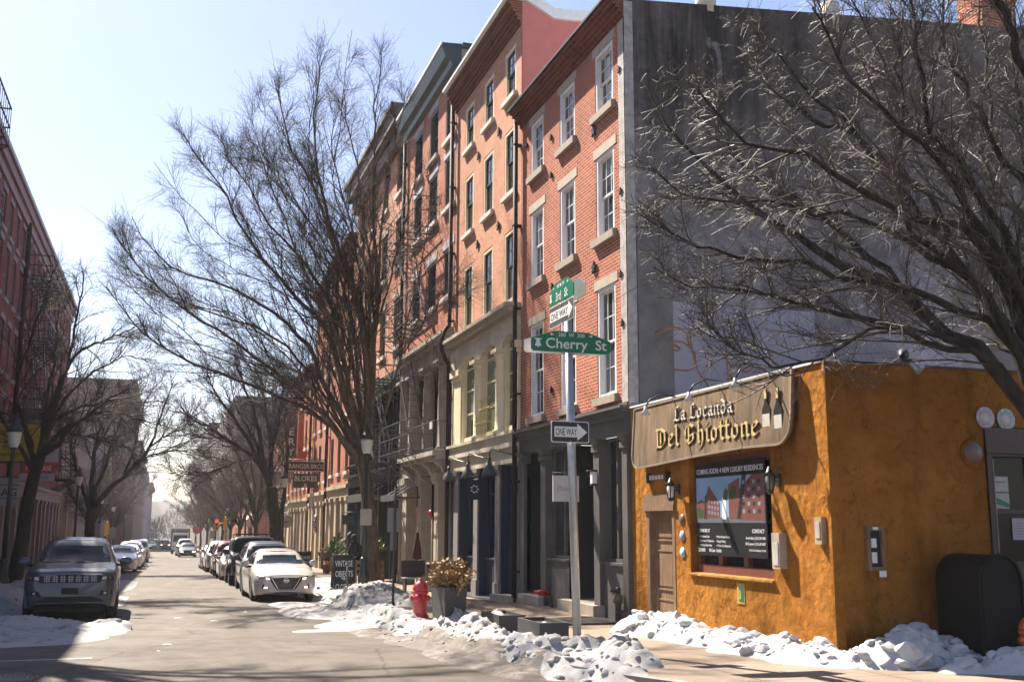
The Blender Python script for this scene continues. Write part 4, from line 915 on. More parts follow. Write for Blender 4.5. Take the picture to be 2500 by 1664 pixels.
def snow_pile(name, label, blobs, seed, nchunk=60, cs=(.05, .16), base=.15, res=.07, m_=None, rough=1.0, group=None, cat='snow pile'):
    rs = np.random.RandomState(seed)
    B = np.array([b[:5] for b in blobs], float); B[:, 4] *= HS if B[:, 4].max() > .13 else 1.0; cs = (cs[0] * CSC, cs[1] * CSC)
    x0, x1 = (B[:, 0] - B[:, 2]).min(), (B[:, 0] + B[:, 2]).max(); y0, y1 = (B[:, 1] - B[:, 3]).min(), (B[:, 1] + B[:, 3]).max()
    X, Y = np.meshgrid(np.arange(x0, x1 + res, res), np.arange(y0, y1 + res, res))
    H = np.full(X.shape, -.05)
    wx = X + .25 * (vnoise(X, Y, 1.6, seed + 5) - .5); wy = Y + .25 * (vnoise(X, Y, 1.6, seed + 6) - .5)
    for bx, by, rx, ry, h in B:
        d2 = ((wx - bx) / rx) ** 2 + ((wy - by) / ry) ** 2
        H = np.maximum(H, h * np.clip(1 - d2, -.2, 1) ** 1.0 if False else h * np.where(d2 < 1, (1 - d2) ** .8, -.3 * (d2 - 1)))
    rid = lambda s_, k_: 1 - np.abs(2 * vnoise(X, Y, s_, k_) - 1)
    lum = vnoise(X, Y, 2.0, seed) * .38 + rid(4.2, seed + 1) * .34 + rid(9, seed + 2) * .2 + vnoise(X, Y, 17, seed + 7) * .12
    H = np.where(H > 0, H * (1 + rough * (lum - .5) * 1.9), H) + np.where(H > 0, .0, 0) + (vnoise(X, Y, 12, seed + 3) - .5) * .03 * np.clip(H * 8, 0, 1)
    ny, nx = X.shape; Z = (pave_h(X, Y) if base < .2 else base) + gz(Y) + np.maximum(H, -.06)
    V = np.stack([X, Y, Z], -1).reshape(-1, 3); idx = np.arange(nx * ny).reshape(ny, nx)
    Q = np.stack([idx[:-1, :-1], idx[:-1, 1:], idx[1:, 1:], idx[1:, :-1]], -1).reshape(-1, 4)
    keep = (H.reshape(-1)[Q] > -.02).any(1); Q = Q[keep]
    used = np.unique(Q); re = np.full(len(V), -1); re[used] = np.arange(len(used)); V = V[used]; Q = re[Q]
    vs = [tuple(p) for p in V]; fs = [list(q) for q in Q]; sm = [True] * len(fs)
    cand = np.argwhere(H > .03)
    for _ in range(int(nchunk * CN)):
        j, i = cand[rs.randint(len(cand))]; r = cs[0] + (cs[1] - cs[0]) * rs.rand() ** 2
        C_ = chunk(r, rs) + np.array([X[j, i], Y[j, i], Z[j, i] - r * .22]); k = len(vs)
        vs += [tuple(p) for p in C_]; fs += [[a + k for a in f] for f in ICO[1]]; sm += [cs[1] < .115] * len(ICO[1])
    me = bpy.data.meshes.new(name); me.from_pydata(vs, [], fs); me.polygons.foreach_set('use_smooth', sm); me.materials.append(m_ or SNOW); me.update()
    return tag(put(name, me), label, cat, group)
snow_pile('snow_pile', 'heap of chunky snow at the foot of the big bare tree behind the red hydrant', [(5.6, 29.6, 1.0, 1.9, .62), (5.0, 27.2, .9, 1.6, .5), (4.7, 31.0, .6, 1.2, .22), (5.9, 26.4, .6, 1.2, .35), (6.5, 31.0, .4, .8, .25)], 1, 260, (.05, .17))
snow_pile('snow_pile', 'low snow around the foot of the red hydrant and the tall planter', [(4.5, 21.6, .5, 1.0, .26), (4.35, 20.3, .5, .8, .28), (4.3, 19.3, .4, .8, .2), (4.55, 23.3, .5, 1.3, .26), (4.75, 20.6, .35, .5, .18)], 2, 170, (.04, .13), rough=1.3)
snow_pile('snow_pile', 'thin flat sheet of snow spread on the road before the hydrant', [(3.8, 21.8, .8, 1.3, .06), (3.2, 20.9, .8, .3, .035), (3.7, 26.3, 1.0, 2.6, .09), (3.3, 29.3, .6, 1.2, .05), (4.2, 24, .7, 1.6, .1)], 3, 26, (.03, .07), base=.0, res=.05)
snow_pile('snow_pile', 'broken snow bank running round the low planter boxes to the sign pole', [(4.95, 18.2, .42, .8, .40), (5.0, 17.3, .42, .8, .36), (4.95, 16.3, .42, .8, .27), (5.1, 15.5, .42, .6, .24), (5.45, 14.85, .5, .5, .24), (5.8, 14.45, .4, .4, .2), (4.7, 18.9, .3, .5, .2), (5.6, 13.9, .4, .4, .12), (4.8, 14.4, .3, .7, .15), (4.95, 13.2, .3, .7, .12), (5.25, 12.2, .35, .6, .13)], 4, 420, (.035, .14), res=.05, rough=1.4)
snow_pile('snow_pile', 'dirty slush along the gutter at the rounded kerb', [(4.5, 15.8, .6, 1.7, .05), (4.7, 13.9, .6, 1.2, .05), (4.3, 18, .6, 1.6, .05), (4.1, 20, .7, 1.1, .05)], 5, 60, (.03, .08), base=.004, res=.05, rough=1.6, m_=SLUSH)
snow_pile('snow_pile', 'dirty snow lump right of the sign pole by the kerb', [(6.15, 14.0, .35, .35, .30), (5.85, 13.3, .32, .4, .26), (5.65, 12.6, .3, .4, .2)], 6, 60, (.04, .14), res=.04, rough=1.5)
snow_pile('snow_pile', 'long bank of white snow slabs against the ochre wall below the poster', [(7.95, 16.6, .6, .75, .62), (8.0, 15.7, .5, .8, .42), (7.95, 14.9, .5, .8, .34), (8.0, 14.0, .5, .8, .36), (8.05, 13.2, .5, .8, .33), (8.1, 12.4, .55, .7, .34), (7.75, 16.9, .5, .4, .4), (8.4, 11.85, .6, .35, .16)], 7, 520, (.05, .2), res=.06, m_=SNOW_C, rough=.8)
snow_pile('snow_pile', 'heap of grey snow slabs on the shaded side between corner and mailbox', [(9.1, 11.75, .7, .5, .62), (9.6, 11.6, .6, .5, .34), (8.7, 11.7, .5, .45, .4), (9.9, 11.5, .5, .4, .2)], 8, 260, (.07, .24), res=.06, m_=SNOW_C, rough=.8)
snow_pile('snow_pile', 'lumpy snow pile in the bottom right corner before the mailbox', [(9.75, 10.6, .6, .35, .34), (10.4, 10.5, .6, .35, .42), (9.15, 10.75, .3, .25, .2), (11, 10.3, .8, .4, .4)], 9, 170, (.05, .2), res=.05, m_=SNOW_C)
snow_pile('snow_pile', 'trodden snow bank in front of the grey SUV, its right end in the sun', [(-2.6, 22.6, 1.5, 1.6, .34), (-3.6, 21.2, 1.6, 2.0, .4), (-1.35, 21.9, .8, 1.1, .24), (-4.5, 23, 1.4, 2, .45), (-2.1, 20.6, 1.2, 1.3, .16), (-1.0, 22.4, .5, .5, .26)], 10, 240, (.03, .10), base=.0, res=.06)
snow_pile('snow_pile', 'shaded snow bank along the left kerb beside the lamp post', [(-4.0, 27, .9, 4, .45), (-4.4, 31.5, 1.2, 3.5, .5), (-4.1, 37, .8, 3, .4), (-4, 43, .7, 3, .3)], 11, 160, (.04, .13), res=.09)
snow_pile('snow_pile', 'snow on the kerb between the grey SUV and the white cars', [(-2.2, 36, .9, 5, .12), (-1.5, 33, .6, 4, .06), (-3.3, 48, .8, 9, .25), (-1.4, 44, .5, 6, .05)], 12, 60, (.03, .08), base=.02, res=.1)
snow_pile('snow_pile', 'snow ridge on the right kerb beside the parked white sedan', [(4.75, 35, .5, 3.2, .38), (4.75, 40.5, .45, 3, .3), (4.8, 48, .45, 5, .26), (6.2, 42, .8, 2, .14)], 13, 140, (.04, .13), res=.08)
snow_pile('snow_pile', 'far snow ridge on the right kerb beside the farther parked cars', [(4.75, 62, .5, 8, .3), (4.8, 80, .5, 9, .3), (4.9, 110, .6, 12, .35), (4.9, 140, .6, 16, .35)], 14, 60, (.04, .13), res=.14)
def scraps(label, pts, seed):
    return snow_pile('snow_scraps', label, [(x, y, r * (1 + .8 * k), r, .022) for x, y, r, k in pts], seed, 0, base=.001, res=.03, rough=.2, cat='snow')
scraps('few tiny white scraps of leftover snow on the sunny road before the white sedan', [(.4, 25.4, .05, 1), (1.1, 24.2, .04, 1), (.2, 19.0, .04, 1), (.05, 17.9, .03, 1), (1.9, 27, .05, 1)], 21)
# ================================================================== bare trees
def bark(name, c0, c1, sc=5):
    n = NT(name); v = n.coords('Object', (sc, sc, sc * .25))
    n.set(n.ramp(n.noise(2.2, 8, .7, v, .6), [(.3, c0), (.6, c1)]), .9, 0, .2); n.bump(n.noise(4, 8, .75, v, .5), .8, .03); return n.m
BARK = bark('tree_bark', (.012, .010, .009), (.05, .04, .033)); BARK_W = bark('weathered_bark', (.03, .025, .02), (.17, .125, .09))
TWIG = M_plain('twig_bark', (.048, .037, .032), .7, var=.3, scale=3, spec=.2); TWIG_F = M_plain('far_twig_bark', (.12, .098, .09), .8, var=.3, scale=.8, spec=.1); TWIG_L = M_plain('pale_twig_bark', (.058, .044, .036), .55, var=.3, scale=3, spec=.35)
def nrm(a): return a / np.maximum(np.linalg.norm(a, axis=-1, keepdims=True), 1e-9)
def tubes(P, Rr, k):
    """P (N,n,3) polylines, Rr (N,n) radii -> verts, quads"""
    N, n, _ = P.shape
    T = np.empty_like(P); T[:, 1:-1] = P[:, 2:] - P[:, :-2]; T[:, 0] = P[:, 1] - P[:, 0]; T[:, -1] = P[:, -1] - P[:, -2]; T = nrm(T)
    m = nrm(P[:, -1] - P[:, 0]); ref = np.where(np.abs(m[:, 2:3]) < .8, np.array([[0, 0, 1.]]), np.array([[1., 0, 0]]))[:, None, :]
    X = nrm(np.cross(T, np.broadcast_to(ref, T.shape))); Y = np.cross(T, X)
    a = np.arange(k) * 2 * np.pi / k
    V = P[:, :, None] + (X[:, :, None] * np.cos(a)[:, None] + Y[:, :, None] * np.sin(a)[:, None]) * Rr[:, :, None, None]
    b = (np.arange(N) * n * k)[:, None, None]; i = np.arange(n - 1)[None, :, None]; j = np.arange(k)[None, None, :]
    A = b + i * k + j; B = b + i * k + (j + 1) % k; Q = np.stack([A, B, B + k, A + k], -1).reshape(-1, 4)
    return V.reshape(-1, 3), Q
def resample(pts, n):
    pts = np.array(pts, float); t = np.linspace(0, 1, len(pts)); tt = np.linspace(0, 1, n)
    # smooth Catmull-Rom through the points
    out = []
    for u in tt:
        s = u * (len(pts) - 1); i = min(int(s), len(pts) - 2); f = s - i
        p0, p1, p2, p3 = pts[max(i - 1, 0)], pts[i], pts[i + 1], pts[min(i + 2, len(pts) - 1)]
        out.append(.5 * ((2 * p1) + (-p0 + p2) * f + (2 * p0 - 5 * p1 + 4 * p2 - p3) * f * f + (-p0 + 3 * p1 - 3 * p2 + p3) * f ** 3))
    return np.array(out)
def sprout(P, Rr, per, t0, t1, ang, L, n, up, wob, r0, r1, rs, out=None, tmax=None):
    """children of polylines P: per children each; returns (N*per, n, 3) and radii"""
    N, m, _ = P.shape
    t = t0 + (t1 - t0) * (np.arange(per)[None, :] + rs.rand(N, per)) / per
    s = t * (m - 1); i = np.minimum(s.astype(int), m - 2); f = (s - i)[..., None]
    rows = np.arange(N)[:, None]
    p = P[rows, i] * (1 - f) + P[rows, i + 1] * f; T = nrm(P[rows, i + 1] - P[rows, i]); rad = Rr[rows, i]
    q = rs.randn(N, per, 3); q = nrm(q - (q * T).sum(-1, keepdims=True) * T)
    if out is not None: q = nrm(q + np.array(out)[None, None] * .5)
    a = np.radians(ang[0] + (ang[1] - ang[0]) * rs.rand(N, per))[..., None]
    D = nrm(T * np.cos(a) + q * np.sin(a))
    ln = (L[0] + (L[1] - L[0]) * rs.rand(N, per)) * (1 - .82 * t)
    p, D, ln, rad = p.reshape(-1, 3), D.reshape(-1, 3), ln.reshape(-1), rad.reshape(-1)
    K = len(p); C = np.empty((K, n, 3)); C[:, 0] = p
    bend = rs.randn(K, 3) * wob
    for j in range(1, n):
        D = nrm(D + bend * .5 + rs.randn(K, 3) * wob * .6 + np.array([0, 0, up])); C[:, j] = C[:, j - 1] + D * (ln / (n - 1))[:, None]
    rr0 = np.minimum(r0, rad * .7); rr = rr0[:, None] * np.linspace(1, 0, n)[None] + r1 * np.linspace(0, 1, n)[None]
    return C, rr
def make_tree(name, label, trunk, limbs, seed, base, levels, mats=(None, None, None), group=None, k0=12, cat='tree', clip=None):
    """trunk: (points, r0, r1); limbs: list of (points, r0, r1) in world space; levels: list of dicts"""
    rs = np.random.RandomState(seed)
    root = thing(name, label, cat, base, 0, group); off = np.array(base, float)
    parts = []; tp = resample(trunk[0], 14); tr = np.linspace(trunk[1], trunk[2], 14); tr[0] *= 1.5; tr[1] *= 1.15
    V, Q = tubes(tp[None] + np.random.RandomState(seed).randn(1, 14, 3) * .012, tr[None], k0)
    Vs, Qs = [V], [Q]
    nl = 18; LP = np.array([resample(l[0], nl) for l in limbs]); LR = np.array([np.linspace(l[1] ** .8, l[2] ** .8, nl) ** 1.25 for l in limbs])
    LP[:, 2:] += rs.randn(len(limbs), nl - 2, 3) * .03
    V, Q = tubes(LP, LR, 7); Vs.append(V); Qs.append(Q + len(Vs[0]))
    put('trunk', np_mesh('trunk', np.concatenate(Vs) - off, np.concatenate(Qs), mats[0] or BARK), root)
    P, Rr = LP, LR; Vs, Qs, c = [], [], 0; allP = []
    srcs = [(P, Rr)]
    dens = np.array([l[3] if len(l) > 3 else 1.0 for l in limbs]); first = True
    for d in levels:
        P, Rr = srcs[-1] if not d.get('also') else (None, None)
        C, rr = sprout(P, Rr, d['per'], d.get('t0', .2), d.get('t1', .97), d['ang'], d['L'], d['n'], d['up'], d['wob'], d['r'][0], d['r'][1], rs)
        if first:
            ok = rs.rand(len(C)) < np.repeat(dens, d['per']); C, rr = C[ok], rr[ok]; first = False
        if clip is not None:
            ok = clip(C.reshape(-1, 3)).reshape(C.shape[:2]).all(1); C, rr = C[ok], rr[ok]
        V, Q = tubes(C, rr, d.get('k', 3)); Vs.append(V); Qs.append(Q + c); c += len(V); srcs.append((C, rr))
    V, Q = np.concatenate(Vs), np.concatenate(Qs)
    put('crown', np_mesh('crown', V - off, Q, mats[1] or TWIG), root)
    return root
# pixel -> world on the plane y = Y (the photograph is 2500 x 1664); used to size each tree from what is seen
_cm = SC.camera.matrix_world
def px(x, y, Y):
    d = _cm.to_3x3() @ Vector((x - 1250, 832 - y, -F_PX)); t = Y / d.y
    return (d.x * t, Y, 1.7 + d.z * t)
# ================================================================== farther buildings
def wlite_mesh(w, h, st):
    key = ('lite', round(w, 2), round(h, 2), st['id'])
    if key in WCACHE: return WCACHE[key]
    f = MB(); b = .07; rv = .18
    f.box(-w/2+.001, -w/2 + b, .08, rv, 0, h); f.box(w/2 - b, w/2-.001, .08, rv, 0, h); f.box(-w/2 + b, w/2 - b, .08, rv, h - b, h-.001); f.box(-w/2 + b, w/2 - b, .08, rv, .001, b)
    f.box(-w/2 + b, w/2 - b, .10, rv - .01, h * .5 - .03, h * .5 + .03); f.box(-.015, .015, .11, rv - .02, b, h * .5 - .03); f.box(-.015, .015, .11, rv - .02, h * .5 + .03, h - b)
    fr = f.mesh('window_frame', st['frame'])
    g = MB(); g.quad((-w/2 + b, .15, b), (w/2 - b, .15, b), (w/2 - b, .155, h - b), (-w/2 + b, .155, h - b)); pn = g.mesh('pane', st.get('glass', GLASS), fix=False)
    sl = lt = None
    if st.get('sill'): q = MB(); q.box(-w/2 - .1, w/2 + .1, -.1, .08, -.16, 0); sl = q.mesh('sill', st['sill'])
    if st.get('lintel'): q = MB(); q.box(-w/2 - .12, w/2 + .12, -.03, .06, h, h + .24); lt = q.mesh('lintel', st['lintel'])
    WCACHE[key] = (fr, pn, sl, lt); return WCACHE[key]
def wlite(root, x, z, w, h, st):
    fr, pn, sl, lt = wlite_mesh(w, h, st); o = put('window', fr, root, (x, 0, z)); put('pane', pn, o)
    if sl: put('sill', sl, o)
    if lt: put('lintel', lt, o)
    return o
def block(name, label, cat, side, ya, yb, z1, wallm, st, cols, rows, ww, depth=12, z0=None, corn=None, cproj=.4, ch=.5, wall_from=None, X=None, holes=(), base=None):
    """row building: side +1 right-hand row (faces -X), -1 left-hand row (faces +X)"""
    L = yb - ya; z0 = gz(yb) - .6 if z0 is None else z0
    root = thing(name, label, cat, (X if X is not None else (FX if side > 0 else -7.0), yb if side > 0 else ya, 0), R_(-90 if side > 0 else 90))
    xs = [L * (i + .5) / cols for i in range(cols)] if isinstance(cols, int) else cols
    W_ = [(x, z, ww, h) for z, h in rows for x in xs]
    m = MB(); zb = z0 if wall_from is None else wall_from
    m.wall(0, L, zb, z1, holes_of(W_) + list(holes), 0, .2)
    for x in (0, L): m.quad((x, 0, zb), (x, depth, zb), (x, depth, z1), (x, 0, z1))
    m.quad((0, depth, zb), (L, depth, zb), (L, depth, z1), (0, depth, z1))
    m.build('wall', wallm, root)
    r = MB(); r.box(.02, L - .02, .25, depth - .02, z1 - .25, z1 - .1); r.build('roof', ROOFM, root)
    b_ = MB(); backing(b_, .03, L - .03, z0, z1 - .1, .3); b_.build('dark_room', DARK, root)
    for a in W_: wlite(root, *a, st)
    if corn:
        c = MB(); c.box(-.02, L + .02, -cproj, .05, z1 - .12, z1 + .06); c.box(-.01, L + .01, -cproj * .8, .05, z1 - ch * .55, z1 - .12); c.box(-.005, L + .005, -cproj * .4, .05, z1 - ch, z1 - ch * .55); c.build('cornice', corn, root)
    return root
# ---- B3: pink brick, teal cornice, stone iron front
Y3 = 39.6
ST3 = dict(id='b3', frame=M_plain('brown_frame', (.10, .085, .075), .5, var=.2), sash=DSASH, grid=(2, 2), liner=.1, rev=.22, glass=GLASS, glass_low=GLASS2, sill=(WHITE_SILL, .1, .16, .12), lintel=(M_plain('lilac_stone', (.36, .33, .35), .8, var=.2), .13, .26, .02))
b3 = thing('brick_house', 'pink brick house with heavy dark teal cornice and grey stone columns behind the big tree', 'building', (FX, Y3, 0), R_(-90))
w3 = Y3 - 32.1
WN = [(Y3 - y, z, 1.3, h) for z, h in ((9.0, 1.65), (12.05, 1.78), (14.45, 1.80)) for y in (32.86, 35.2, 37.6)]
m = MB(); m.wall(0, w3, 7.85, 16.75, holes_of(WN)); m.quad((w3, 0, 7.85), (w3, 11, 7.85), (w3, 11, 16.75), (w3, 0, 16.75)); m.build('wall', BRICK3, b3)
m = MB(); backing(m, .03, w3 - .03, -.6, 16.7, .75); m.build('dark_room', DARK, b3)
m = MB(); m.box(w3 - .3, w3 + .001, .02, 11, 16.75, 17.3); m.build('gable_wall', GREYSTONE, b3)
for a in WN: window(b3, *a, ST3)
m = MB(); pr = [(0, 16.62), (-.18, 16.66), (-.22, 16.85), (-.40, 16.95), (-.52, 17.25), (-.52, 17.42), (.15, 17.46), (.15, 16.62)]
m.add([(-.02, y, z) for y, z in pr] + [(w3 + .02, y, z) for y, z in pr], [tuple(range(8)), tuple(range(8, 16))[::-1]] + [(i, 8 + i, 8 + (i + 1) % 8, (i + 1) % 8) for i in range(8)])
m.box(-.02, w3 + .15, .15, 11, 17.31, 17.46); m.build('cornice', TEAL, b3)
m = MB(); m.box(-.02, w3 + .02, -.56, -.521, 17.36, 17.46); m.build('gutter', COPING, b3)
m = MB(); m.hexa([(0, .15, 16.8), (w3 - .3, .15, 16.8), (w3 - .3, 11, 17.0), (0, 11, 17.0)], [(0, .15, 17.3), (w3 - .3, .15, 17.3), (w3 - .3, 11, 17.3), (0, 11, 17.3)]); m.build('roof', ROOFM, b3)
m = MB(); m.box(0, w3, -.1, .5, 6.95, 7.5); m.box(0, w3, -.30, .4, 7.5, 7.6); m.box(0, w3, -.42, .4, 7.6, 7.72); m.box(0, w3, -.2, .3, 7.72, 7.86); m.build('iron_cornice', GREYSTONE, b3)
for yy in (33.35, 35.5, 37.75, 39.35):
    c = MB(); x = Y3 - yy; c.lathe([(.28, 3.95), (.28, 4.1), (.23, 4.15), (.22, 5.2), (.20, 6.5), (.23, 6.55), (.2, 6.62), (.22, 6.72), (.30, 6.85)], (x, .06, 0), 18); c.box(x - .32, x + .32, -.26, .4, 6.85, 6.95); c.build('column', GREYSTONE, b3)
for ya, yb in ((32.15, 33.1), (33.6, 35.2), (35.75, 37.45), (38.0, 39.6)):
    shop_glass(b3, ya + .02, yb - .02, 3.95, 6.95, Y3, .30, DSASH, GLASS2, mull=(.5,), trans=5.9, nm='tall_window')
m = MB(); m.box(Y3 - 37.4, w3, -.62, .5, 3.78, 3.92); m.box(Y3 - 37.4, w3, -.5, .4, 3.66, 3.78); m.box(0, w3, -.05, .7, 3.3, 3.66); m.build('balcony_slab', GREYSTONE, b3)
for yy in (32.35, 34.0, 35.7, 37.2):
    c = MB(); x = Y3 - yy; pr = [(0, 3.66), (-.5, 3.66), (-.5, 3.56), (-.3, 3.45), (-.16, 3.2), (0, 3.1)]
    c.add([(x - .11, y, z) for y, z in pr] + [(x + .11, y, z) for y, z in pr], [tuple(range(6)), tuple(range(6, 12))[::-1]] + [(i, 6 + i, 6 + (i + 1) % 6, (i + 1) % 6) for i in range(6)]); c.build('bracket', GREYSTONE, b3)
GREYIRON = M_plain('grey_iron', (.10, .10, .10), .5, .3, var=.3)
def railing(root, pts, z0, z1, step=.11, nm='railing', m_=None, r=.009):
    m = MB()
    for a, b in zip(pts, pts[1:]):
        a, b = Vector(a), Vector(b); n = max(1, int((b - a).length / step))
        for i in range(n + 1): p = a.lerp(b, i / n); m.bar((p.x, p.y, z0), (p.x, p.y, z1), r * 1.6)
        for z in (z0 + .06, z1): m.bar((a.x, a.y, z), (b.x, b.y, z), .03)
    return m.build(nm, m_ or GREYIRON, root)
railing(b3, [(w3 - .03, 0, 0), (w3 - .03, -.58, 0), (Y3 - 35.2, -.58, 0)], 3.95, 4.85)
small_notice = mbx((Y3 - 32.55, Y3 - 32.2, -.62, -.6, 4.6, 4.82)).build('notice', M_plain('notice_white2', (.5, .46, .45), .6), b3)
for ya, yb in ((32.12, 32.45), (33.5, 34.05), (35.95, 36.4), (38.3, 39.0), (39.35, 39.6)):
    c = MB(); xa, xb = Y3 - yb, Y3 - ya; c.box(xa, xb, -.06, .32, -.7, 2.95); c.box(xa - .06, xb + .06, -.12, .32, 2.95, 3.06); c.box(xa - .1, xb + .1, -.16, .32, 3.06, 3.3); c.box(xa - .05, xb + .05, -.11, .32, -.7, -.2); c.build('pillar', TAN, b3)
for ya, yb in ((32.45, 33.5), (34.05, 35.95), (36.4, 38.3)): shop_glass(b3, ya, yb, -.1, 3.3, Y3, .45, BLACK, GLASS2, mull=(.5,), trans=2.4); panel_box(b3, ya, yb, -.7, -.12, Y3, BLACK, .40)
# fire escape on B3
def fire_escape(root, x0, x1, zs, out=1.0, m_=None, drop=True, rail=1.0, th=1.0):
    m_ = m_ or BLACK
    class TB(MB):
        def bar(s, a, b, w, h=None, **k): MB.bar(s, a, b, w * th, (h or w) * th)
    for z in zs:
        fe = TB()
        n = max(3, int(out / .16))
        for i in range(n + 1): y = -.02 - out * i / n; fe.bar((x0, y, z), (x1, y, z), .05, .04)
        for q in np.arange(x0, x1 + .01, .9): fe.bar((q, 0, z - .03), (q, -out - .02, z - .03), .06); fe.bar((q, 0, z - .8), (q, -out, z - .05), .045)
        fe.build('platform', m_, root)
    for z in zs:
        ra = TB()
        for zz in (z + rail * .5, z + rail): ra.bar((x0, 0, zz), (x0, -out, zz), .045); ra.bar((x0, -out, zz), (x1, -out, zz), .045); ra.bar((x1, -out, zz), (x1, 0, zz), .045)
        for q in np.arange(x0, x1 + .01, (x1 - x0) / 9): ra.bar((q, -out, z), (q, -out, z + rail), .022)
        for q in (.0, .5): ra.bar((x0, -out * q, z), (x0, -out * q, z + rail), .02); ra.bar((x1, -out * q, z), (x1, -out * q, z + rail), .02)
        ra.build('railing', m_, root)
    for za, zb in zip(zs[1:], zs):   # zs from top to bottom
        st = TB()
        xa, xb = x0 + .9, x1 - .5
        for y in (-out * .25, -out * .75):
            st.bar((xa, y, zb), (xb, y, za), .045, .16); st.bar((xa, y, zb + .8), (xb, y, za + .8), .022)
        n = int((zb - za) / .22)
        for i in range(1, n): f_ = i / n; st.bar((xa + (xb - xa) * f_, -out * .25, zb + (za - zb) * f_), (xa + (xb - xa) * f_, -out * .75, zb + (za - zb) * f_), .14, .02)
        st.build('stair', m_, root)
    if drop:
        ld_ = MB(); z = zs[-1]
        for y in (-out * .3, -out * .7): ld_.bar((x0 + .3, y, z - 2.6), (x0 + .3, y, z + .8), .03)
        for i in range(11): ld_.bar((x0 + .3, -out * .3, z - 2.5 + .3 * i), (x0 + .3, -out * .7, z - 2.5 + .3 * i), .022)
        ld_.build('ladder', m_, root)
fe3 = thing('fire_escape', 'black iron fire escape zigzagging down the pink brick house behind the tree', 'fire escape', (FX, Y3, 0), R_(-90)); fire_escape(fe3, .7, 5.4, [11.75, 8.45, 4.1], .95, GREYIRON, th=.62)
# ---- B4: darker brick house with high brown cornice, black shop
STF = dict(id='far', frame=M_plain('dull_frame', (.16, .13, .11), .6), sill=WHITE_SILL, lintel=TAN)
STD = dict(id='fard', frame=M_plain('maroon_frame', (.06, .02, .02), .6), sill=WHITE_SILL, lintel=None)
b4 = block('brick_house', 'tall brick house with projecting brown cornice and black shopfront behind the tree crown', 'building', 1, 39.6, 51.4, 18.2, BRICK2, STF, 4, ((8.6, 2.0), (11.9, 2.0), (15, 1.9)), 1.25, corn=M_plain('brown_cornice', (.11, .075, .06), .7, var=.2), cproj=.75, ch=1.3, wall_from=7.6)
m = MB(); m.box(0, 11.8, -.15, .5, 6.9, 7.6); m.box(0, 11.8, -.1, .5, 3.3, 3.9); m.box(0, 11.8, -.35, .4, 3.75, 3.85)
for q in (0, 3.8, 7.6, 11.5): m.box(q, q + .3, -.08, .4, -1, 6.9)
m.build('shopfront_frame', BLACK, b4)
for i in range(3):
    o = mbx(*[(.3 + 3.8 * i + a, .3 + 3.8 * i + a + .06, .2, .26, z0_, z1_) for a in (0, 1.1, 2.3, 3.44) for z0_, z1_ in ((-.8, 3.3), (3.9, 6.9))]).build('shop_window', BLACK, b4)
    g = MB(); g.quad((.3 + 3.8 * i, .24, -.8), (3.8 + 3.8 * i, .24, -.8), (3.8 + 3.8 * i, .25, 6.9), (.3 + 3.8 * i, .25, 6.9)); g.build('pane', GLASS2, o, fix=False)
m = MB(); m.box(7.2, 11.6, -1.25, -.05, 2.62, 2.72); m.box(7.2, 11.6, -1.27, -1.2, 2.5, 2.8)
for q in (7.4, 9.4, 11.4): m.bar((q, -1.2, 2.75), (q, -.02, 3.4), .03)
m.build('canopy', GREYIRON, b4)
fe4 = thing('fire_escape', 'pale scaffold-like iron fire escape over the black shopfront', 'fire escape', (FX, 51.4, 0), R_(-90)); fire_escape(fe4, 6.6, 11.4, [7.2, 4.0], 1.2, GREYIRON, drop=False)
downpipe(b4, 11.75, -.5, 17, -.12, .07)
# ---- B5/B6/B7: red brick with cream ground floor
CREAMST = M_plain('cream_stone', (.44, .36, .26), .75, var=.18, scale=2)
BRICK5 = M_brick('orange_red_brick', (.44, .165, .095), (.36, .12, .07), (.42, .30, .22), ms=.008, stain=.25)
BRICK6 = M_brick('rose_brick', (.44, .17, .115), (.36, .125, .085), (.4, .3, .24), ms=.008, stain=.25)
def ground_front(root, L, n, belt=(2.95, 3.55), z0=-1.6, m_=None, glass=GLASS2, proj=.12):
    m_ = m_ or CREAMST
    mbx((0, L, -.2, .3, belt[1] - .18, belt[1]), (0, L, -.08, .3, belt[0], belt[1] - .18)).build('shop_cornice', m_, root)
    st = L / n
    for i in range(n + 1):
        w_ = .42 if i % 2 else .6; x = min(max(st * i, w_ / 2), L - w_ / 2)
        mbx((x - w_ / 2, x + w_ / 2, -proj, .28, z0, belt[0]), (x - w_ / 2 - .05, x + w_ / 2 + .05, -proj - .05, .25, belt[0] - .2, belt[0] - .001)).build('pilaster', m_, root)
    for i in range(n):
        o = mbx((st * i + .2, st * (i + 1) - .2, .12, .24, z0, z0 + 1.0), (st * i + .2, st * (i + 1) - .2, .12, .24, belt[0] - .6, belt[0] - .5)).build('shop_window', m_ if i % 2 else BLACK, root)
        g = MB(); g.quad((st * i + .2, .2, z0 + 1), (st * (i + 1) - .2, .2, z0 + 1), (st * (i + 1) - .2, .21, belt[0]), (st * i + .2, .21, belt[0])); g.build('pane', glass, o, fix=False)
b5 = block('brick_house', 'red brick house with dark narrow windows over cream pilasters, right of the brown downpipe', 'building', 1, 51.4, 58.8, 16.0, BRICK5, STD, 3, ((4.2, 1.95), (7.1, 1.95), (10, 1.9), (13, 1.7)), .95, corn=BRICK_CORN, wall_from=3.5); ground_front(b5, 7.4, 4, z0=-1.3); downpipe(b5, .05, -1.1, 15.5, -.14, .08)
b5b = block('brick_house', 'red brick house with maroon windows and barber pole, left of the brown downpipe', 'building', 1, 58.8, 66.0, 15.7, BRICK6, STD, 3, ((4.0, 2.1), (7.0, 2.0), (10, 1.9), (12.9, 1.6)), .95, corn=BRICK_CORN, wall_from=3.4); ground_front(b5b, 7.2, 4, (2.85, 3.4), -1.5)
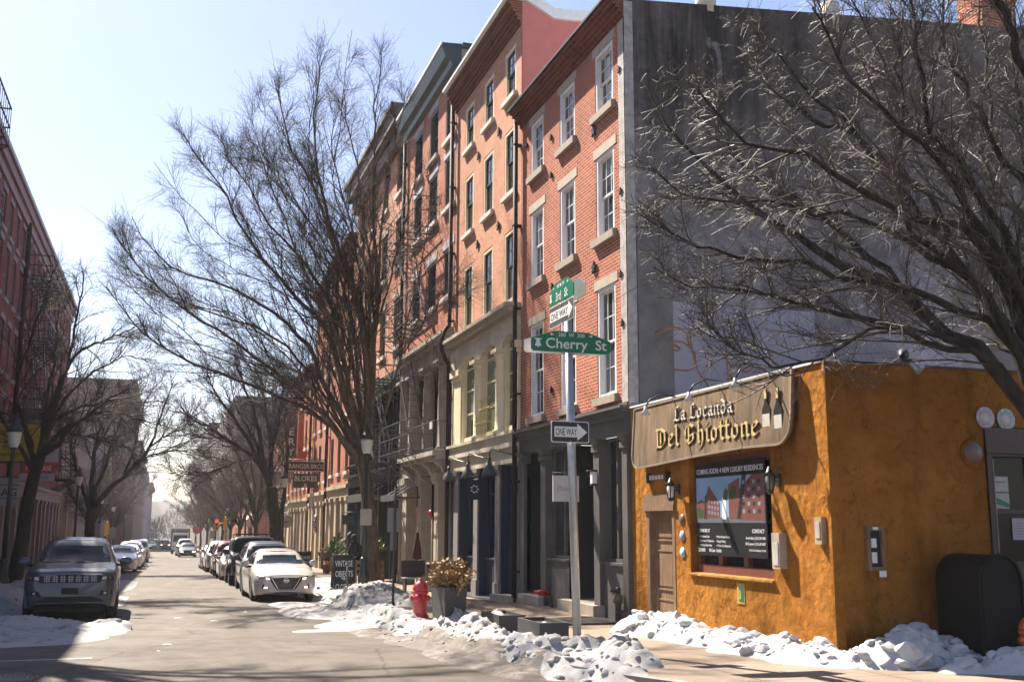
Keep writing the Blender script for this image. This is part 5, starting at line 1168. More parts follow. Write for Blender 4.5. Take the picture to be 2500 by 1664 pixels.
b6 = block('brick_house', 'lower red brick house behind the hanging BLOKES sign', 'building', 1, 66.0, 77.0, 11.4, BRICK5, STD, 5, ((3.9, 1.9), (6.4, 1.8), (8.9, 1.6)), .95, corn=BRICK_CORN, wall_from=3.2); ground_front(b6, 11, 6, (2.6, 3.2), -1.6); downpipe(b6, 10.9, -1.2, 11, -.14, .08)
b7 = block('brick_house', 'lowest red brick corner house with fire escape at the end of the row', 'building', 1, 77.0, 90.5, 9.6, BRICK6, STD, 5, ((3.7, 1.9), (6.4, 1.8)), 1.0, corn=BRICK_CORN, wall_from=3.0); ground_front(b7, 13.5, 6, (2.4, 3.0), -1.8)
fe7 = thing('fire_escape', 'black fire escape with ladder beyond the hanging shop signs', 'fire escape', (FX, 90.5, 0), R_(-90)); fire_escape(fe7, 4, 10, [8.4, 5.4, 2.9], 1.2)
# ---- across the next street, right-hand side
GREYB = M_brick('grey_brown_brick', (.13, .115, .11), (.105, .092, .09), (.14, .13, .12), bw=.4, bh=.2, stain=.3, bump=.1); GREYB2 = M_plain('dull_grey_wall', (.15, .135, .13), .9, var=.25, scale=.6)
f0 = block('brick_house', 'low brown building with a pale shop awning across the side street', 'building', 1, 105, 144, 8.2, BRICK6, STF, 9, ((3.4, 1.9), (6.0, 1.6)), 1.1, 16, corn=GREYSTONE); 
m = MB(); m.hexa([(28, -1.3, 1.2), (33, -1.3, 1.2), (33, 0, 1.2), (28, 0, 1.2)], [(28, -1.25, 1.25), (33, -1.25, 1.25), (33, 0, 2.5), (28, 0, 2.5)]); m.build('awning', M_plain('cream_awning', (.5, .46, .38), .8, var=.1), f0)
mbx((27.5, 33.5, -.03, .02, -2.2, 1.2)).build('shop_window', DARK, f0)
block('office_block', 'broad windowless grey block rising behind the far right trees', 'building', 1, 145, 171, 18.3, GREYB, STF, 6, ((3, 2), (6.5, 2), (10, 2), (13.5, 2)), 1.4, 26, corn=GREYSTONE)
block('office_block', 'dark grey block beyond the broad one, its corner lower against the sky', 'building', 1, 172, 250, 18.6, GREYB2, STF, 12, ((3, 2), (6.5, 2), (10, 2), (13.5, 2)), 1.6, 20)
block('office_block', 'farthest tall dark block at the right end of the street', 'building', 1, 252, 400, 24.2, GREYB2, STF, 16, ((3, 2.2), (7, 2.2), (11, 2.2), (15, 2.2), (19, 2.2)), 2, 20)
# ================================================================== left-hand row
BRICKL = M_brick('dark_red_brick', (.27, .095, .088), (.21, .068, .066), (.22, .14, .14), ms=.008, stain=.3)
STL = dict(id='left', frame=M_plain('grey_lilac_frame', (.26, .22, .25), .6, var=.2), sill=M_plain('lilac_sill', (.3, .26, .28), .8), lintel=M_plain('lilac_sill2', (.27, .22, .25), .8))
LW = [(z, 2.1) for z in (4.9, 8.0, 11.0)] + [(13.6, 1.5)]
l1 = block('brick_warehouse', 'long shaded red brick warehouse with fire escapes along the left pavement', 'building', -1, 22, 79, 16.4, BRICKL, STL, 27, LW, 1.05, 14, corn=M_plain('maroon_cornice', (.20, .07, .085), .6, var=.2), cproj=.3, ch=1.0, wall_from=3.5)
m = MB(); m.box(0, 57, -.36, -.301, 16.28, 16.48); m.build('gutter', M_plain('lilac_gutter', (.32, .28, .32), .5), l1)
STONEL = M_plain('left_grey_stone', (.25, .205, .175), .8, var=.25, scale=2)  # plain grey-brown stone colour of the left row
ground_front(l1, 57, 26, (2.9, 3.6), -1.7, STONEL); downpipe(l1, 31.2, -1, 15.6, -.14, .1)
fe = thing('fire_escape', 'black fire escape zigzagging down the left brick warehouse beside its downpipe', 'fire escape', (-7, 22, 0), R_(90)); fire_escape(fe, 33.2, 38.6, [13.55, 10.3, 7.0], 1.1)
fe = thing('fire_escape', 'nearest fire escape, its railing reaching the eaves at the left edge', 'fire escape', (-7, 22, 0), R_(90)); fire_escape(fe, 13.6, 17.4, [14.7, 11.5], 1.0, rail=1.4)
fe = thing('fire_escape', 'lowest fire escape, hanging over the far end of the left warehouse front', 'fire escape', (-7, 22, 0), R_(90)); fire_escape(fe, 50.5, 55.6, [7.4, 4.35], 1.15, drop=False, rail=1.5)
BEIGE = M_plain('beige_boarding', (.36, .27, .205), .8, var=.12, scale=1.5)
l2 = block('beige_building', 'low beige building with ribbed front at the far end of the left warehouse', 'building', -1, 79.2, 92.4, 8.9, BEIGE, STL, [3, 9.5], ((5.6, 1.8),), 1.1, 12, corn=STONEL)
m = MB()
for i in range(34): m.box(.3 + .38 * i, .36 + .38 * i, -.06, -.001, -1.6, 5.0)
m.build('ribs', BEIGE, l2); mbx((6.4, 7.0, -.10, .0, -1.6, 8.2)).build('pilaster', M_plain('pale_beige', (.45, .36, .29), .8, var=.1), l2)
# across the side street
GREYL = M_plain('left_grey_facade', (.23, .195, .20), .85, var=.2, scale=.7); LILAC = M_plain('lilac_facade', (.27, .215, .24), .85, var=.15, scale=.5)  # plain grey and lilac base colours of the far left fronts
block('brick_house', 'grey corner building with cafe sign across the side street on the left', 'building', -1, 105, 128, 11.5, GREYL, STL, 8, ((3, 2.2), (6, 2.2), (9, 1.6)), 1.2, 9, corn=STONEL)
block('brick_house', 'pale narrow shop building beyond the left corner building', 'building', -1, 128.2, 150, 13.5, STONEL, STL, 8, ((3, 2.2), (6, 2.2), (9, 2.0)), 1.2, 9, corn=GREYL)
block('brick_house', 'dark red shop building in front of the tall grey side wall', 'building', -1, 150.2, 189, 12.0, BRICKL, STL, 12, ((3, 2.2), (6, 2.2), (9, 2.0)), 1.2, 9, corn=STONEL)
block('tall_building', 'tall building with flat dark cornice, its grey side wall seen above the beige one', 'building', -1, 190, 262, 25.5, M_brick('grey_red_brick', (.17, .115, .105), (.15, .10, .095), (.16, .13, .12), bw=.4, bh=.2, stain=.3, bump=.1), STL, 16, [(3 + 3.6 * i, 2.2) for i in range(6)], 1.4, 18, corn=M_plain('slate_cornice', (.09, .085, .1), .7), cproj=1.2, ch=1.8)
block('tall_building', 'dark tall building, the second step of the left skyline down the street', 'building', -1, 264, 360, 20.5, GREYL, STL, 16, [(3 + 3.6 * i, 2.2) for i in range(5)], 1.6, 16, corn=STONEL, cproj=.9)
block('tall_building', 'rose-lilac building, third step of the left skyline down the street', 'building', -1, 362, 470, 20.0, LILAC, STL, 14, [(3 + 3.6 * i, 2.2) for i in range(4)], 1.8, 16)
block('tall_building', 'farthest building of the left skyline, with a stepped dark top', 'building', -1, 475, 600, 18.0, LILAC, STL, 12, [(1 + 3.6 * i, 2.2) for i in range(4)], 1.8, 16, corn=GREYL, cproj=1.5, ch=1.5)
# distant wooded rise closing the street
def hill(name, x0, x1, y, h, seed):
    rs = np.random.RandomState(seed); m = MB(); n = 60; k = 8
    for i in range(n + 1):
        x = x0 + (x1 - x0) * i / n; hh = h * (1 - ((i / n - .5) * 2) ** 2) + 1.5 * rs.rand()
        for j in range(k + 1): f = j / k; m.v.append((x, y + 160 * f, gz(480) - .5 + hh * math.sin(f * math.pi / 2)))
    for i in range(n):
        for j in range(k): a = i * (k + 1) + j; m.f.append([a, a + k + 1, a + k + 2, a + 1]); m.m.append(0); m.sm.append(True)
    return tag(m.build(name, M_plain('bare_wood_hill', (.05, .043, .042), .9, var=.4, scale=.3)), kind='structure')
hill('hill', -170, 230, 640, 24, 3)
# ================================================================== the street trees
def L3(pts, Y0, Y1, r0, r1, ox=0, oy=0, s=1.0, start=None, dens=1.0):
    """limb seen at the given photo points, its depth going from Y0 to Y1"""
    n = len(pts); out = [] if start is None else [start]
    for i, (x, y) in enumerate(pts):
        f = i / (n - 1); out.append(px(ox + x / s, oy + y / s, Y0 + (Y1 - Y0) * f))
    return (out, r0, r1, dens)
# --- big tree behind the hydrant
YB = 32.6; gb = gz(YB) + .1
F1 = px(886, 1115, YB); F2 = px(903, 1000, YB); F3 = px(908, 860, YB)
lim = [
 L3([(875,1134),(812,1045),(760,1003),(690,970),(620,945),(540,915),(460,880),(380,835),(310,770),(262,700)], YB, YB+1.5, .10, .012),
 L3([(880,1120),(820,1050),(762,985),(706,930),(640,880),(560,825),(470,770),(390,705),(320,630),(280,570)], YB, YB-2, .10, .012),
 L3([(882,1115),(840,1030),(795,945),(767,875),(735,828),(688,777),(602,722),(520,690),(430,660),(372,610),(320,530)], YB, YB+2.2, .12, .012),
 L3([(887,1100),(850,990),(813,850),(783,784),(742,743),(691,694),(640,630),(580,540),(540,450),(480,380),(452,330)], YB, YB-1.5, .11, .012),
 L3([(888,1090),(858,960),(830,850),(800,730),(760,665),(716,610),(650,530),(600,450),(560,390),(540,320)], YB, YB+3, .10, .012),
 L3([(895,1060),(893,930),(885,800),(858,700),(828,640),(774,480),(745,420),(711,358),(693,272),(668,195)], YB, YB-2.5, .11, .012),
 L3([(900,1020),(900,880),(880,760),(845,660),(810,560),(785,470),(772,380),(770,270),(780,180),(788,128)], YB, YB+.8, .11, .012),
 L3([(903,1000),(910,820),(908,680),(895,580),(877,456),(862,360),(845,272),(838,215)], YB, YB+2.4, .08, .010, dens=.8),
 L3([(903,1000),(912,850),(918,700),(912,560),(914,415),(917,300),(926,190),(930,125)], YB, YB-1, .09, .010, dens=.7),
 L3([(906,960),(922,780),(925,640),(938,500),(957,387),(978,290),(995,215)], YB, YB-3, .07, .010, dens=.5),
 L3([(895,1080),(925,1060),(955,960),(975,875),(993,790),(1015,700),(1035,600),(1050,500),(1040,420)], YB, YB-4.6, .05, .008, dens=.4),
 L3([(930,1045),(965,920),(990,850),(1030,790),(1075,745),(1115,725),(1150,690)], YB-1, YB-7, .04, .007, dens=.5),
 L3([(905,900),(930,760),(960,650),(990,540),(1010,450),(1020,360)], YB, YB-5, .05, .008, dens=.35),
 L3([(880,1120),(830,1040),(790,960),(745,890),(680,830),(600,790),(520,760),(440,740),(360,700),(300,640)], YB, YB+4, .08, .01),
 L3([(888,1100),(860,1010),(845,900),(815,800),(770,720),(730,640),(700,540),(660,440),(630,360)], YB, YB-4, .09, .01),
 L3([(893,1080),(880,960),(870,850),(850,740),(820,650),(790,590),(740,520),(690,430),(640,380),(600,330)], YB, YB+4.5, .08, .01),
 L3([(905,940),(905,780),(890,640),(860,560),(830,460),(815,370),(808,290)], YB, YB-4, .07, .01, dens=.6),
]
rsx = np.random.RandomState(77)   # slimmer limbs filling the crown between the main ones
for ia, ib in ((0, 1), (1, 2), (2, 3), (3, 4), (4, 5), (5, 6), (0, 13), (1, 13), (2, 14), (3, 14), (4, 15), (14, 15), (5, 15), (6, 8)):
    A, B = resample(lim[ia][0], 8), resample(lim[ib][0], 8); t_ = .35 + .3 * rsx.rand(); M_ = A * t_ + B * (1 - t_); M_[2:] += rsx.randn(6, 3) * np.array([.12, .5, .12]); M_[:, 1] += np.linspace(0, rsx.uniform(-1.6, 1.6), 8)
    lim.append((M_, .042, .007, .7))
lim = [(l[0], l[1] * .86, l[2], l[3]) for l in lim]
make_tree('street_tree', 'big bare vase-shaped tree, the tallest against the sky, behind the fire hydrant',
          ([px(917, 1452, YB)[:2] + (gb - .3,), px(914, 1400, YB), px(906, 1300, YB), px(897, 1200, YB), F1, px(897, 1050, YB), F2, F3], .25, .13), lim, 11,
          (px(915, 1448, YB)[0], YB, gb),
          [dict(per=26, t0=.14, ang=(15, 44), L=(1.4, 4.0), n=8, up=.035, wob=.10, r=(.018, .004), k=4),
           dict(per=12, t0=.10, ang=(24, 55), L=(.7, 1.8), n=6, up=.05, wob=.14, r=(.0062, .0024), k=3),
           dict(per=6, t0=.08, ang=(28, 62), L=(.28, .75), n=4, up=.07, wob=.18, r=(.0028, .0017), k=3)],
          (BARK_W, TWIG, None), clip=lambda p: p[:, 0] < 8.25)
# --- tree at the right edge
YT = 10.4; s2 = 1.742
Fk = px(2640, 1180, YT); bx = Fk[0] + .15; gT = gz(YT) + .15
K = [dict(pts=[(1600,1540),(1430,1410),(1300,1330),(1090,1185),(900,1080),(760,990),(600,890),(450,760),(300,620),(200,500),(130,370)], Y=(YT, 13.2), r=(.135, .012)),
 dict(pts=[(1742,1500),(1480,1340),(1300,1240),(1000,1180),(850,1140),(600,1100),(400,1050),(250,1000),(100,900)], Y=(YT, 11.4), r=(.085, .010)),
 dict(pts=[(1600,1530),(1400,1480),(1150,1390),(900,1310),(700,1270),(560,1230),(350,1210),(150,1150)], Y=(YT, 11.2), r=(.07, .010)),
 dict(pts=[(1450,1450),(1200,1390),(1090,1400),(850,1510),(700,1545),(560,1510),(440,1420),(350,1330)], Y=(YT, 10.5), r=(.032, .008)),
 dict(pts=[(1800,1400),(1690,1180),(1600,1090),(1500,960),(1300,920),(1180,880),(1000,770),(900,700),(700,640),(560,590),(400,430),(330,300)], Y=(YT, 9.2), r=(.10, .010)),
 dict(pts=[(1740,1490),(1560,1260),(1400,1000),(1260,880),(1100,680),(950,480),(850,420),(700,250),(560,60)], Y=(YT, 12.6), r=(.095, .012)),
 dict(pts=[(1742,1420),(1600,1100),(1430,720),(1300,540),(1200,400),(1100,200),(1010,0)], Y=(YT, 11.6), r=(.09, .014)),
 dict(pts=[(1760,1250),(1650,1000),(1500,720),(1370,600),(1300,300),(1280,100),(1260,-60)], Y=(YT, 9.6), r=(.09, .014)),
 dict(pts=[(1800,1050),(1640,860),(1580,700),(1600,400),(1560,100),(1550,-100)], Y=(YT, 12.2), r=(.08, .014)),
 dict(pts=[(1820,950),(1640,650),(1500,400),(1420,200),(1400,-40)], Y=(YT, 10.8), r=(.08, .014)),
 dict(pts=[(1960,900),(1830,550),(1742,280),(1690,130),(1640,0),(1610,-120)], Y=(YT, 9.9), r=(.12, .05)),
 dict(pts=[(1500,1180),(1250,960),(1190,720),(1220,400),(1205,200),(1250,0)], Y=(YT, 10.2), r=(.06, .010)),
 dict(pts=[(1300,1330),(1120,1130),(940,960),(800,860),(640,780),(500,640),(430,480),(420,330)], Y=(YT + .6, 14.2), r=(.07, .010)),
 dict(pts=[(1600,1300),(1380,1120),(1200,1010),(1000,930),(820,900),(620,860),(430,860),(280,800),(150,700)], Y=(YT, 12.8), r=(.07, .010)),
 dict(pts=[(1420,1000),(1320,800),(1180,700),(1000,560),(850,520),(700,420),(600,300),(540,160)], Y=(YT + .4, 13.6), r=(.06, .010)),
 dict(pts=[(1680,1200),(1560,980),(1450,840),(1350,640),(1180,500),(1000,330),(900,180),(850,20)], Y=(YT, 9.2), r=(.07, .012)),
 dict(pts=[(1900,1300),(1800,900),(1760,600),(1700,300),(1720,-50)], Y=(YT, 11.5), r=(.08, .02)),
 dict(pts=[(1742,1560),(1660,1500),(1600,1400),(1560,1340),(1500,1200),(1480,1000),(1450,800)], Y=(YT, 11.8), r=(.07, .012)),
]
lim = [L3(k['pts'], k['Y'][0], k['Y'][1], k['r'][0] * .8, k['r'][1] * .8, 1500, 0, s2, Fk if i not in (3, 11, 12, 14) else None) for i, k in enumerate(K)]
make_tree('street_tree', 'bare tree at the right edge spreading pale sunlit twigs over the bare grey side wall',
          ([(bx, YT, gT - .2), (bx, YT, gT + .6), (bx - .05, YT, gT + 1.5), Fk, px(2640, 900, YT)], .24, .15), lim, 12, (bx, YT, gT),
          [dict(per=20, t0=.12, ang=(14, 42), L=(.9, 2.5), n=8, up=.03, wob=.12, r=(.015, .0045), k=4),
           dict(per=9, t0=.1, ang=(22, 50), L=(.4, 1.0), n=6, up=.03, wob=.17, r=(.006, .0026), k=3),
           dict(per=8, t0=.06, ang=(28, 70), L=(.12, .42), n=4, up=.03, wob=.25, r=(.0027, .0015), k=3)],
          (BARK, TWIG_L, None), clip=lambda p: ~((p[:, 2] < 4.0) & (p[:, 1] > 12.0) & (p[:, 0] > 8.2)))
# --- leaning tree by the left lamp post
YL = 37.0; gL = gz(YL) + .15
FL = px(98, 1112, YL)
lim = [
 L3([(98,1112),(143,1084),(158,1060),(200,1020),(240,990),(290,960),(340,950)], YL, YL-2, .11, .012),
 L3([(95,1120),(130,1030),(179,999),(217,989),(260,980),(330,978),(420,985)], YL, YL+1.5, .09, .012),
 L3([(100,1110),(150,1050),(210,1020),(257,1005),(297,1010),(353,1026),(420,1045)], YL, YL-1, .09, .010),
 L3([(95,1110),(120,1010),(150,930),(168,890),(180,810),(190,750),(204,700),(200,660)], YL, YL+1, .09, .012),
 L3([(110,1060),(160,910),(200,855),(250,830),(300,810),(345,790)], YL, YL-1.5, .07, .010),
 L3([(85,1140),(60,1040),(40,960),(60,860),(90,780),(120,700),(130,650)], YL, YL-2.5, .08, .010),
 L3([(80,1150),(30,1060),(-20,990),(-70,930),(-110,850)], YL, YL-1, .08, .010),
 L3([(98,1112),(110,1000),(130,900),(140,800),(150,720)], YL, YL+3, .08, .010),
 L3([(150,1050),(200,1060),(250,1075),(300,1090),(340,1120)], YL, YL-2, .04, .008),
 L3([(90,1130),(70,1060),(20,1010),(-30,985),(-80,980)], YL, YL-4, .06, .008),
 L3([(120,1030),(180,950),(240,900),(310,870),(370,880)], YL, YL+2.5, .06, .008),
]
make_tree('street_tree', 'dark leaning tree beside the left lamp post, its boughs arching over the grey SUV',
          ([px(22, 1452, YL), px(34, 1420, YL), px(52, 1320, YL), px(73, 1200, YL), FL], .26, .17), lim, 13, (px(25, 1450, YL)[0], YL, gL),
          [dict(per=15, t0=.15, ang=(18, 45), L=(1.2, 3.0), n=8, up=.02, wob=.13, r=(.02, .006), k=4),
           dict(per=9, t0=.12, ang=(22, 50), L=(.6, 1.5), n=6, up=.02, wob=.16, r=(.008, .0035), k=3),
           dict(per=6, t0=.1, ang=(22, 50), L=(.25, .65), n=4, up=.02, wob=.2, r=(.0038, .0022), k=3)],
          (BARK, TWIG, None))
# --- tall tree on the left pavement beyond the left edge of the picture: its boughs throw the streaky shadows on the road
lim = []
for pts in ([(-5,25.5,9),(-5.0,26,13),(-3.8,27,17.5),(-1.2,28,19),(1.0,28.6,19.6)], [(-5,25.5,9.5),(-4.7,25.2,13),(-3.4,25,16.5),(-1.6,25,18),(.8,25,18.6)], [(-5,25.5,8.5),(-5.3,27,13),(-4.8,29,17.5),(-2.4,31,20),(-.5,32,21)],
            [(-5,25.5,10),(-4.8,24,13.5),(-3.6,22.6,15.5),(-1.6,22,16.8),(.6,21.6,17.4)], [(-5,25.5,9.8),(-5.2,26,14),(-4.6,27,18),(-3.4,28.5,20.5)], [(-5,25.5,10.2),(-4.8,26.5,14),(-3.6,29,18.6),(-1,30.5,20),(1.8,31,20.6)]):
    lim.append((pts, .13, .016))
make_tree('street_tree', 'tall tree beyond the left edge whose boughs throw streaky shadows on the road', ([(-5,25.5,-.5),(-5,25.5,2),(-5.05,25.5,5),(-5,25.5,8),(-5,25.5,10)], .30, .20), lim, 17, (-5, 25.5, gz(25.5) + .15),
          [dict(per=14, t0=.3, ang=(18, 45), L=(1.6, 4.0), n=7, up=.01, wob=.12, r=(.034, .010), k=4), dict(per=9, t0=.1, ang=(22, 48), L=(.8, 1.8), n=5, up=.01, wob=.15, r=(.014, .006), k=3), dict(per=4, t0=.1, ang=(22, 48), L=(.4, .9), n=3, up=.0, wob=.18, r=(.007, .004), k=3)], (BARK, TWIG, None))
# --- second tree on the left
YS = 60.0; gS = gz(YS) + .15; FS = px(222, 1248, YS)
lim = [
 L3([(222,1245),(264,1195),(300,1165),(337,1128),(366,1090),(385,1040),(404,985),(425,930)], YS, YS-2, .16, .02),
 L3([(220,1250),(226,1170),(232,1100),(245,1040),(235,980),(240,930)], YS, YS+2, .15, .02),
 L3([(224,1240),(235,1190),(258,1140),(270,1090),(290,1040),(300,980),(330,930)], YS, YS+1, .12, .018),
 L3([(337,1128),(370,1110),(410,1100),(450,1100),(490,1110)], YS-1, YS-3, .06, .012),
 L3([(366,1090),(410,1060),(450,1040),(490,1000)], YS-1, YS-1, .06, .012),
 L3([(220,1250),(200,1180),(180,1120),(170,1050),(165,1000)], YS, YS-1, .11, .018),
 L3([(232,1100),(270,1030),(310,1000),(350,950),(370,900)], YS, YS+4, .08, .014),
 L3([(300,1165),(330,1090),(340,1030),(360,970),(400,920)], YS-1, YS+2, .08, .014),
]
make_tree('street_tree', 'forked tree on the left pavement with one long bough slanting up over the road',
          ([px(214, 1380, YS), px(217, 1330, YS), px(219, 1290, YS), FS], .30, .22), lim, 14, (px(214, 1345, YS)[0], YS, gS),
          [dict(per=13, t0=.18, ang=(20, 48), L=(1.8, 4.2), n=7, up=.01, wob=.13, r=(.03, .009), k=4),
           dict(per=9, t0=.12, ang=(24, 50), L=(.9, 2.0), n=5, up=.01, wob=.16, r=(.011, .005), k=3),
           dict(per=6, t0=.1, ang=(24, 50), L=(.4, .95), n=3, up=.01, wob=.2, r=(.006, .004), k=3)],
          (BARK, TWIG, None))
# --- forked tree in the middle of the right pavement
YM = 56.5; gM = gz(YM) + .1; s7 = 3.92
FM = px(420 + 945 / s7, 950 + 940 / s7, YM)
mp = lambda pts, a, b, r0, r1=.014: L3(pts, YM + a, YM + b, r0, r1, 420, 950, s7)
lim = [mp([(940,930),(850,720),(720,600),(560,510),(420,400),(280,320),(150,260),(60,200)], 0, 1, .17),
 mp([(935,900),(870,650),(830,400),(780,200),(700,0),(650,-150),(620,-300)], 0, -2, .15),
 mp([(940,850),(950,580),(900,300),(880,100),(860,-100),(850,-280)], 0, 2, .15),
 mp([(950,580),(1000,400),(1040,150),(1060,0),(1070,-200)], .4, -1, .11),
 mp([(880,760),(700,440),(560,230),(430,60),(380,-40),(340,-150)], 0, -1.5, .13),
 mp([(1030,1260),(1085,900),(1110,600),(1080,400),(1090,200),(1110,0)], 0, -.6, .12),
 mp([(790,650),(640,690),(500,740),(300,810),(100,815),(0,800)], 0, -2.5, .05),
 mp([(850,720),(640,560),(480,480),(300,460),(120,450)], 0, 3, .09),
 mp([(900,800),(820,560),(700,330),(600,120),(560,-80)], 0, 4, .11),
 mp([(950,600),(980,350),(960,100),(980,-150)], 0, 4, .09)]
make_tree('street_tree', 'dark forked tree behind the black boxy SUV, beside the hanging BLOKES sign',
          ([px(680, 1405, YM), px(677, 1340, YM), px(672, 1270, YM), FM], .42, .28), lim, 15, (px(678, 1395, YM)[0], YM, gM),
          [dict(per=14, t0=.16, ang=(15, 40), L=(1.8, 4.2), n=7, up=.03, wob=.1, r=(.03, .009), k=4),
           dict(per=9, t0=.12, ang=(22, 45), L=(.9, 2.0), n=5, up=.03, wob=.14, r=(.011, .005), k=3),
           dict(per=6, t0=.1, ang=(22, 45), L=(.4, .95), n=3, up=.03, wob=.18, r=(.006, .004), k=3)],
          (BARK, TWIG, None), clip=lambda p: p[:, 0] < 8.2)
# --- farther trees: two kinds, grown once and set along both pavements
def far_tree(seed, H, spread, label):
    rs = np.random.RandomState(seed); lim = []
    for i in range(11):
        a = i * 2.4 + rs.rand() * .6; sp = spread * (.55 + .45 * rs.rand()); h = H * (.78 + .22 * rs.rand()) * (1 - .25 * (i % 3 == 0)); z0 = 2.2 + 1.1 * rs.rand()
        lim.append(([(0, 0, z0), (sp * .25 * math.cos(a), sp * .25 * math.sin(a), z0 + (h - z0) * .33), (sp * .62 * math.cos(a), sp * .62 * math.sin(a), z0 + (h - z0) * .7), (sp * math.cos(a + .2), sp * math.sin(a + .2), h)], .10, .018))
    return make_tree('street_tree', label, ([(0, 0, -.3), (.05, 0, 1.2), (0, .05, 2.3), (0, 0, 3.4)], .20, .12), lim, seed, (0, 0, 0),
          [dict(per=13, t0=.15, ang=(16, 42), L=(1.3, 3.2), n=6, up=.03, wob=.12, r=(.03, .010), k=3),
           dict(per=9, t0=.1, ang=(22, 46), L=(.7, 1.7), n=4, up=.03, wob=.16, r=(.012, .007), k=3),
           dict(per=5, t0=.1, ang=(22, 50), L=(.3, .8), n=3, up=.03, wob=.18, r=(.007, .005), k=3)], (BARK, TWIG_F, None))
spots = [(6.0, 76, 1.0, 0, 'bare tree behind the awning shop corner, first of the grey mass on the right'), (6.0, 92, .95, 1, 'bare spreading tree just before the side street on the right'),
         (6.2, 108, 1.0, 2, 'bare tree before the pale awning across the side street'), (6.1, 122, 1.05, 3.5, 'bare tree before the low brown building, beyond the awning'),
         (6.0, 138, 1.0, 4.4, 'bare tree at the left edge of the grey mass, its twigs over the oncoming sedan'), (5.8, 158, 1.1, 5.2, 'far bare tree before the broad grey block'), (5.8, 185, 1.1, .7, 'farther bare tree above the box truck'),
         (6.0, 220, 1.15, 1.9, 'small far tree on the right pavement before the dark blocks'),
         (-5.0, 84, .85, 2.6, 'bare tree before the ribbed beige building on the left'), (-5.0, 118, .9, 3.1, 'far bare tree before the grey corner building on the left')]
ft = [far_tree(31, 10.5, 4.6, ''), far_tree(37, 11.0, 5.2, '')]
for i, (x, y, s_, rz, lb) in enumerate(spots):
    o = ft[i % 2] if i < 2 else copy_tree(ft[i % 2])
    o.location = (x, y, gz(y) + .12); o.rotation_euler.z = rz; o.scale = (s_, s_, s_); tag(o, lb, 'tree', 'farther bare street trees')
# --- far-off bare woods at the end of the street
rs = np.random.RandomState(5); Pn = []
n = 5200; X = rs.uniform(-60, 95, n); Y = rs.uniform(500, 640, n)
top = 10 + 13 * np.exp(-((X - 22) / 45.) ** 2) + 2.5 * np.sin(X * .21) + 1.5 * np.sin(X * .6 + 1); Z0 = gz(480) + rs.rand(n) * top * .6
C0 = np.stack([X, Y, Z0], 1); D = np.stack([rs.randn(n) * 1.1, rs.randn(n) * .8, 1.2 + 2.6 * rs.rand(n)], 1)
P = np.stack([C0, C0 + D * .5 + rs.randn(n, 3) * .2, C0 + D], 1); Rr = np.stack([np.full(n, .14), np.full(n, .09), np.full(n, .05)], 1)
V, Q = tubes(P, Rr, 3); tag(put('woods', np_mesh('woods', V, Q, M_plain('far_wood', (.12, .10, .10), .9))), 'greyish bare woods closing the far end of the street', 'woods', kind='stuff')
# ================================================================== street furniture
SGREEN = M_plain('sign_green', (.0, .16, .075), .4, var=.06); SWHITE = M_plain('sign_white', (.72, .72, .70), .4, var=.06); SBLACK = M_plain('sign_black', (.015, .016, .02), .4, var=.1)
def slab(poly, y0, y1):
    q = MB(); q.prism(poly, y0, y1); return q
def rrect(x0, x1, z0, z1, r, k=3):
    o = []
    for cx_, cz, a in ((x1 - r, z0 + r, -90), (x1 - r, z1 - r, 0), (x0 + r, z1 - r, 90), (x0 + r, z0 + r, 180)):
        o += [(cx_ + r * math.cos(R_(a + 90 * i / k)), cz + r * math.sin(R_(a + 90 * i / k))) for i in range(k + 1)]
    return o
def bell(cx_, cz, s):
    return [(cx_ - .5 * s, cz + .42 * s), (cx_ - .5 * s, cz + .55 * s), (cx_ + .5 * s, cz + .55 * s), (cx_ + .5 * s, cz + .42 * s), (cx_ + .22 * s, cz + .38 * s), (cx_ + .27 * s, cz + .0 * s), (cx_ + .46 * s, cz - .42 * s), (cx_ + .12 * s, cz - .48 * s), (cx_ + .08 * s, cz - .6 * s), (cx_ - .08 * s, cz - .6 * s), (cx_ - .12 * s, cz - .48 * s), (cx_ - .46 * s, cz - .42 * s), (cx_ - .27 * s, cz), (cx_ - .22 * s, cz + .38 * s)]
def arrow(x, z, w, d):
    return [(x, z), (x + d * w * .5, z + w * .42), (x + d * w * .45, z + w * .14), (x + d * w, z + w * .14), (x + d * w, z - w * .14), (x + d * w * .45, z - w * .14), (x + d * w * .5, z - w * .42)]
PX, PY = 5.80, 14.80
pole = thing('sign_pole', 'grey steel street sign pole standing in the snow at the corner', 'sign pole', (PX, PY, gz(PY)))
m = MB(); m.tube([(0, 0, -.1), (-.14, 0, 5.3)], .062, 16); m.build('shaft', STEEL, pole); m = MB(); m.lathe([(.066, 0), (.066, .05), (.0, .07)], (-.141, 0, 5.3)); m.build('cap', STEEL, pole)
m = MB()
for z_ in (3.15, 3.35, 4.55, 4.72, 5.1): m.lathe([(.07, 0), (.07, .025)], (-.028 * (z_ / 1.06), 0, z_), 14)
m.build('clamps', ALU, pole)
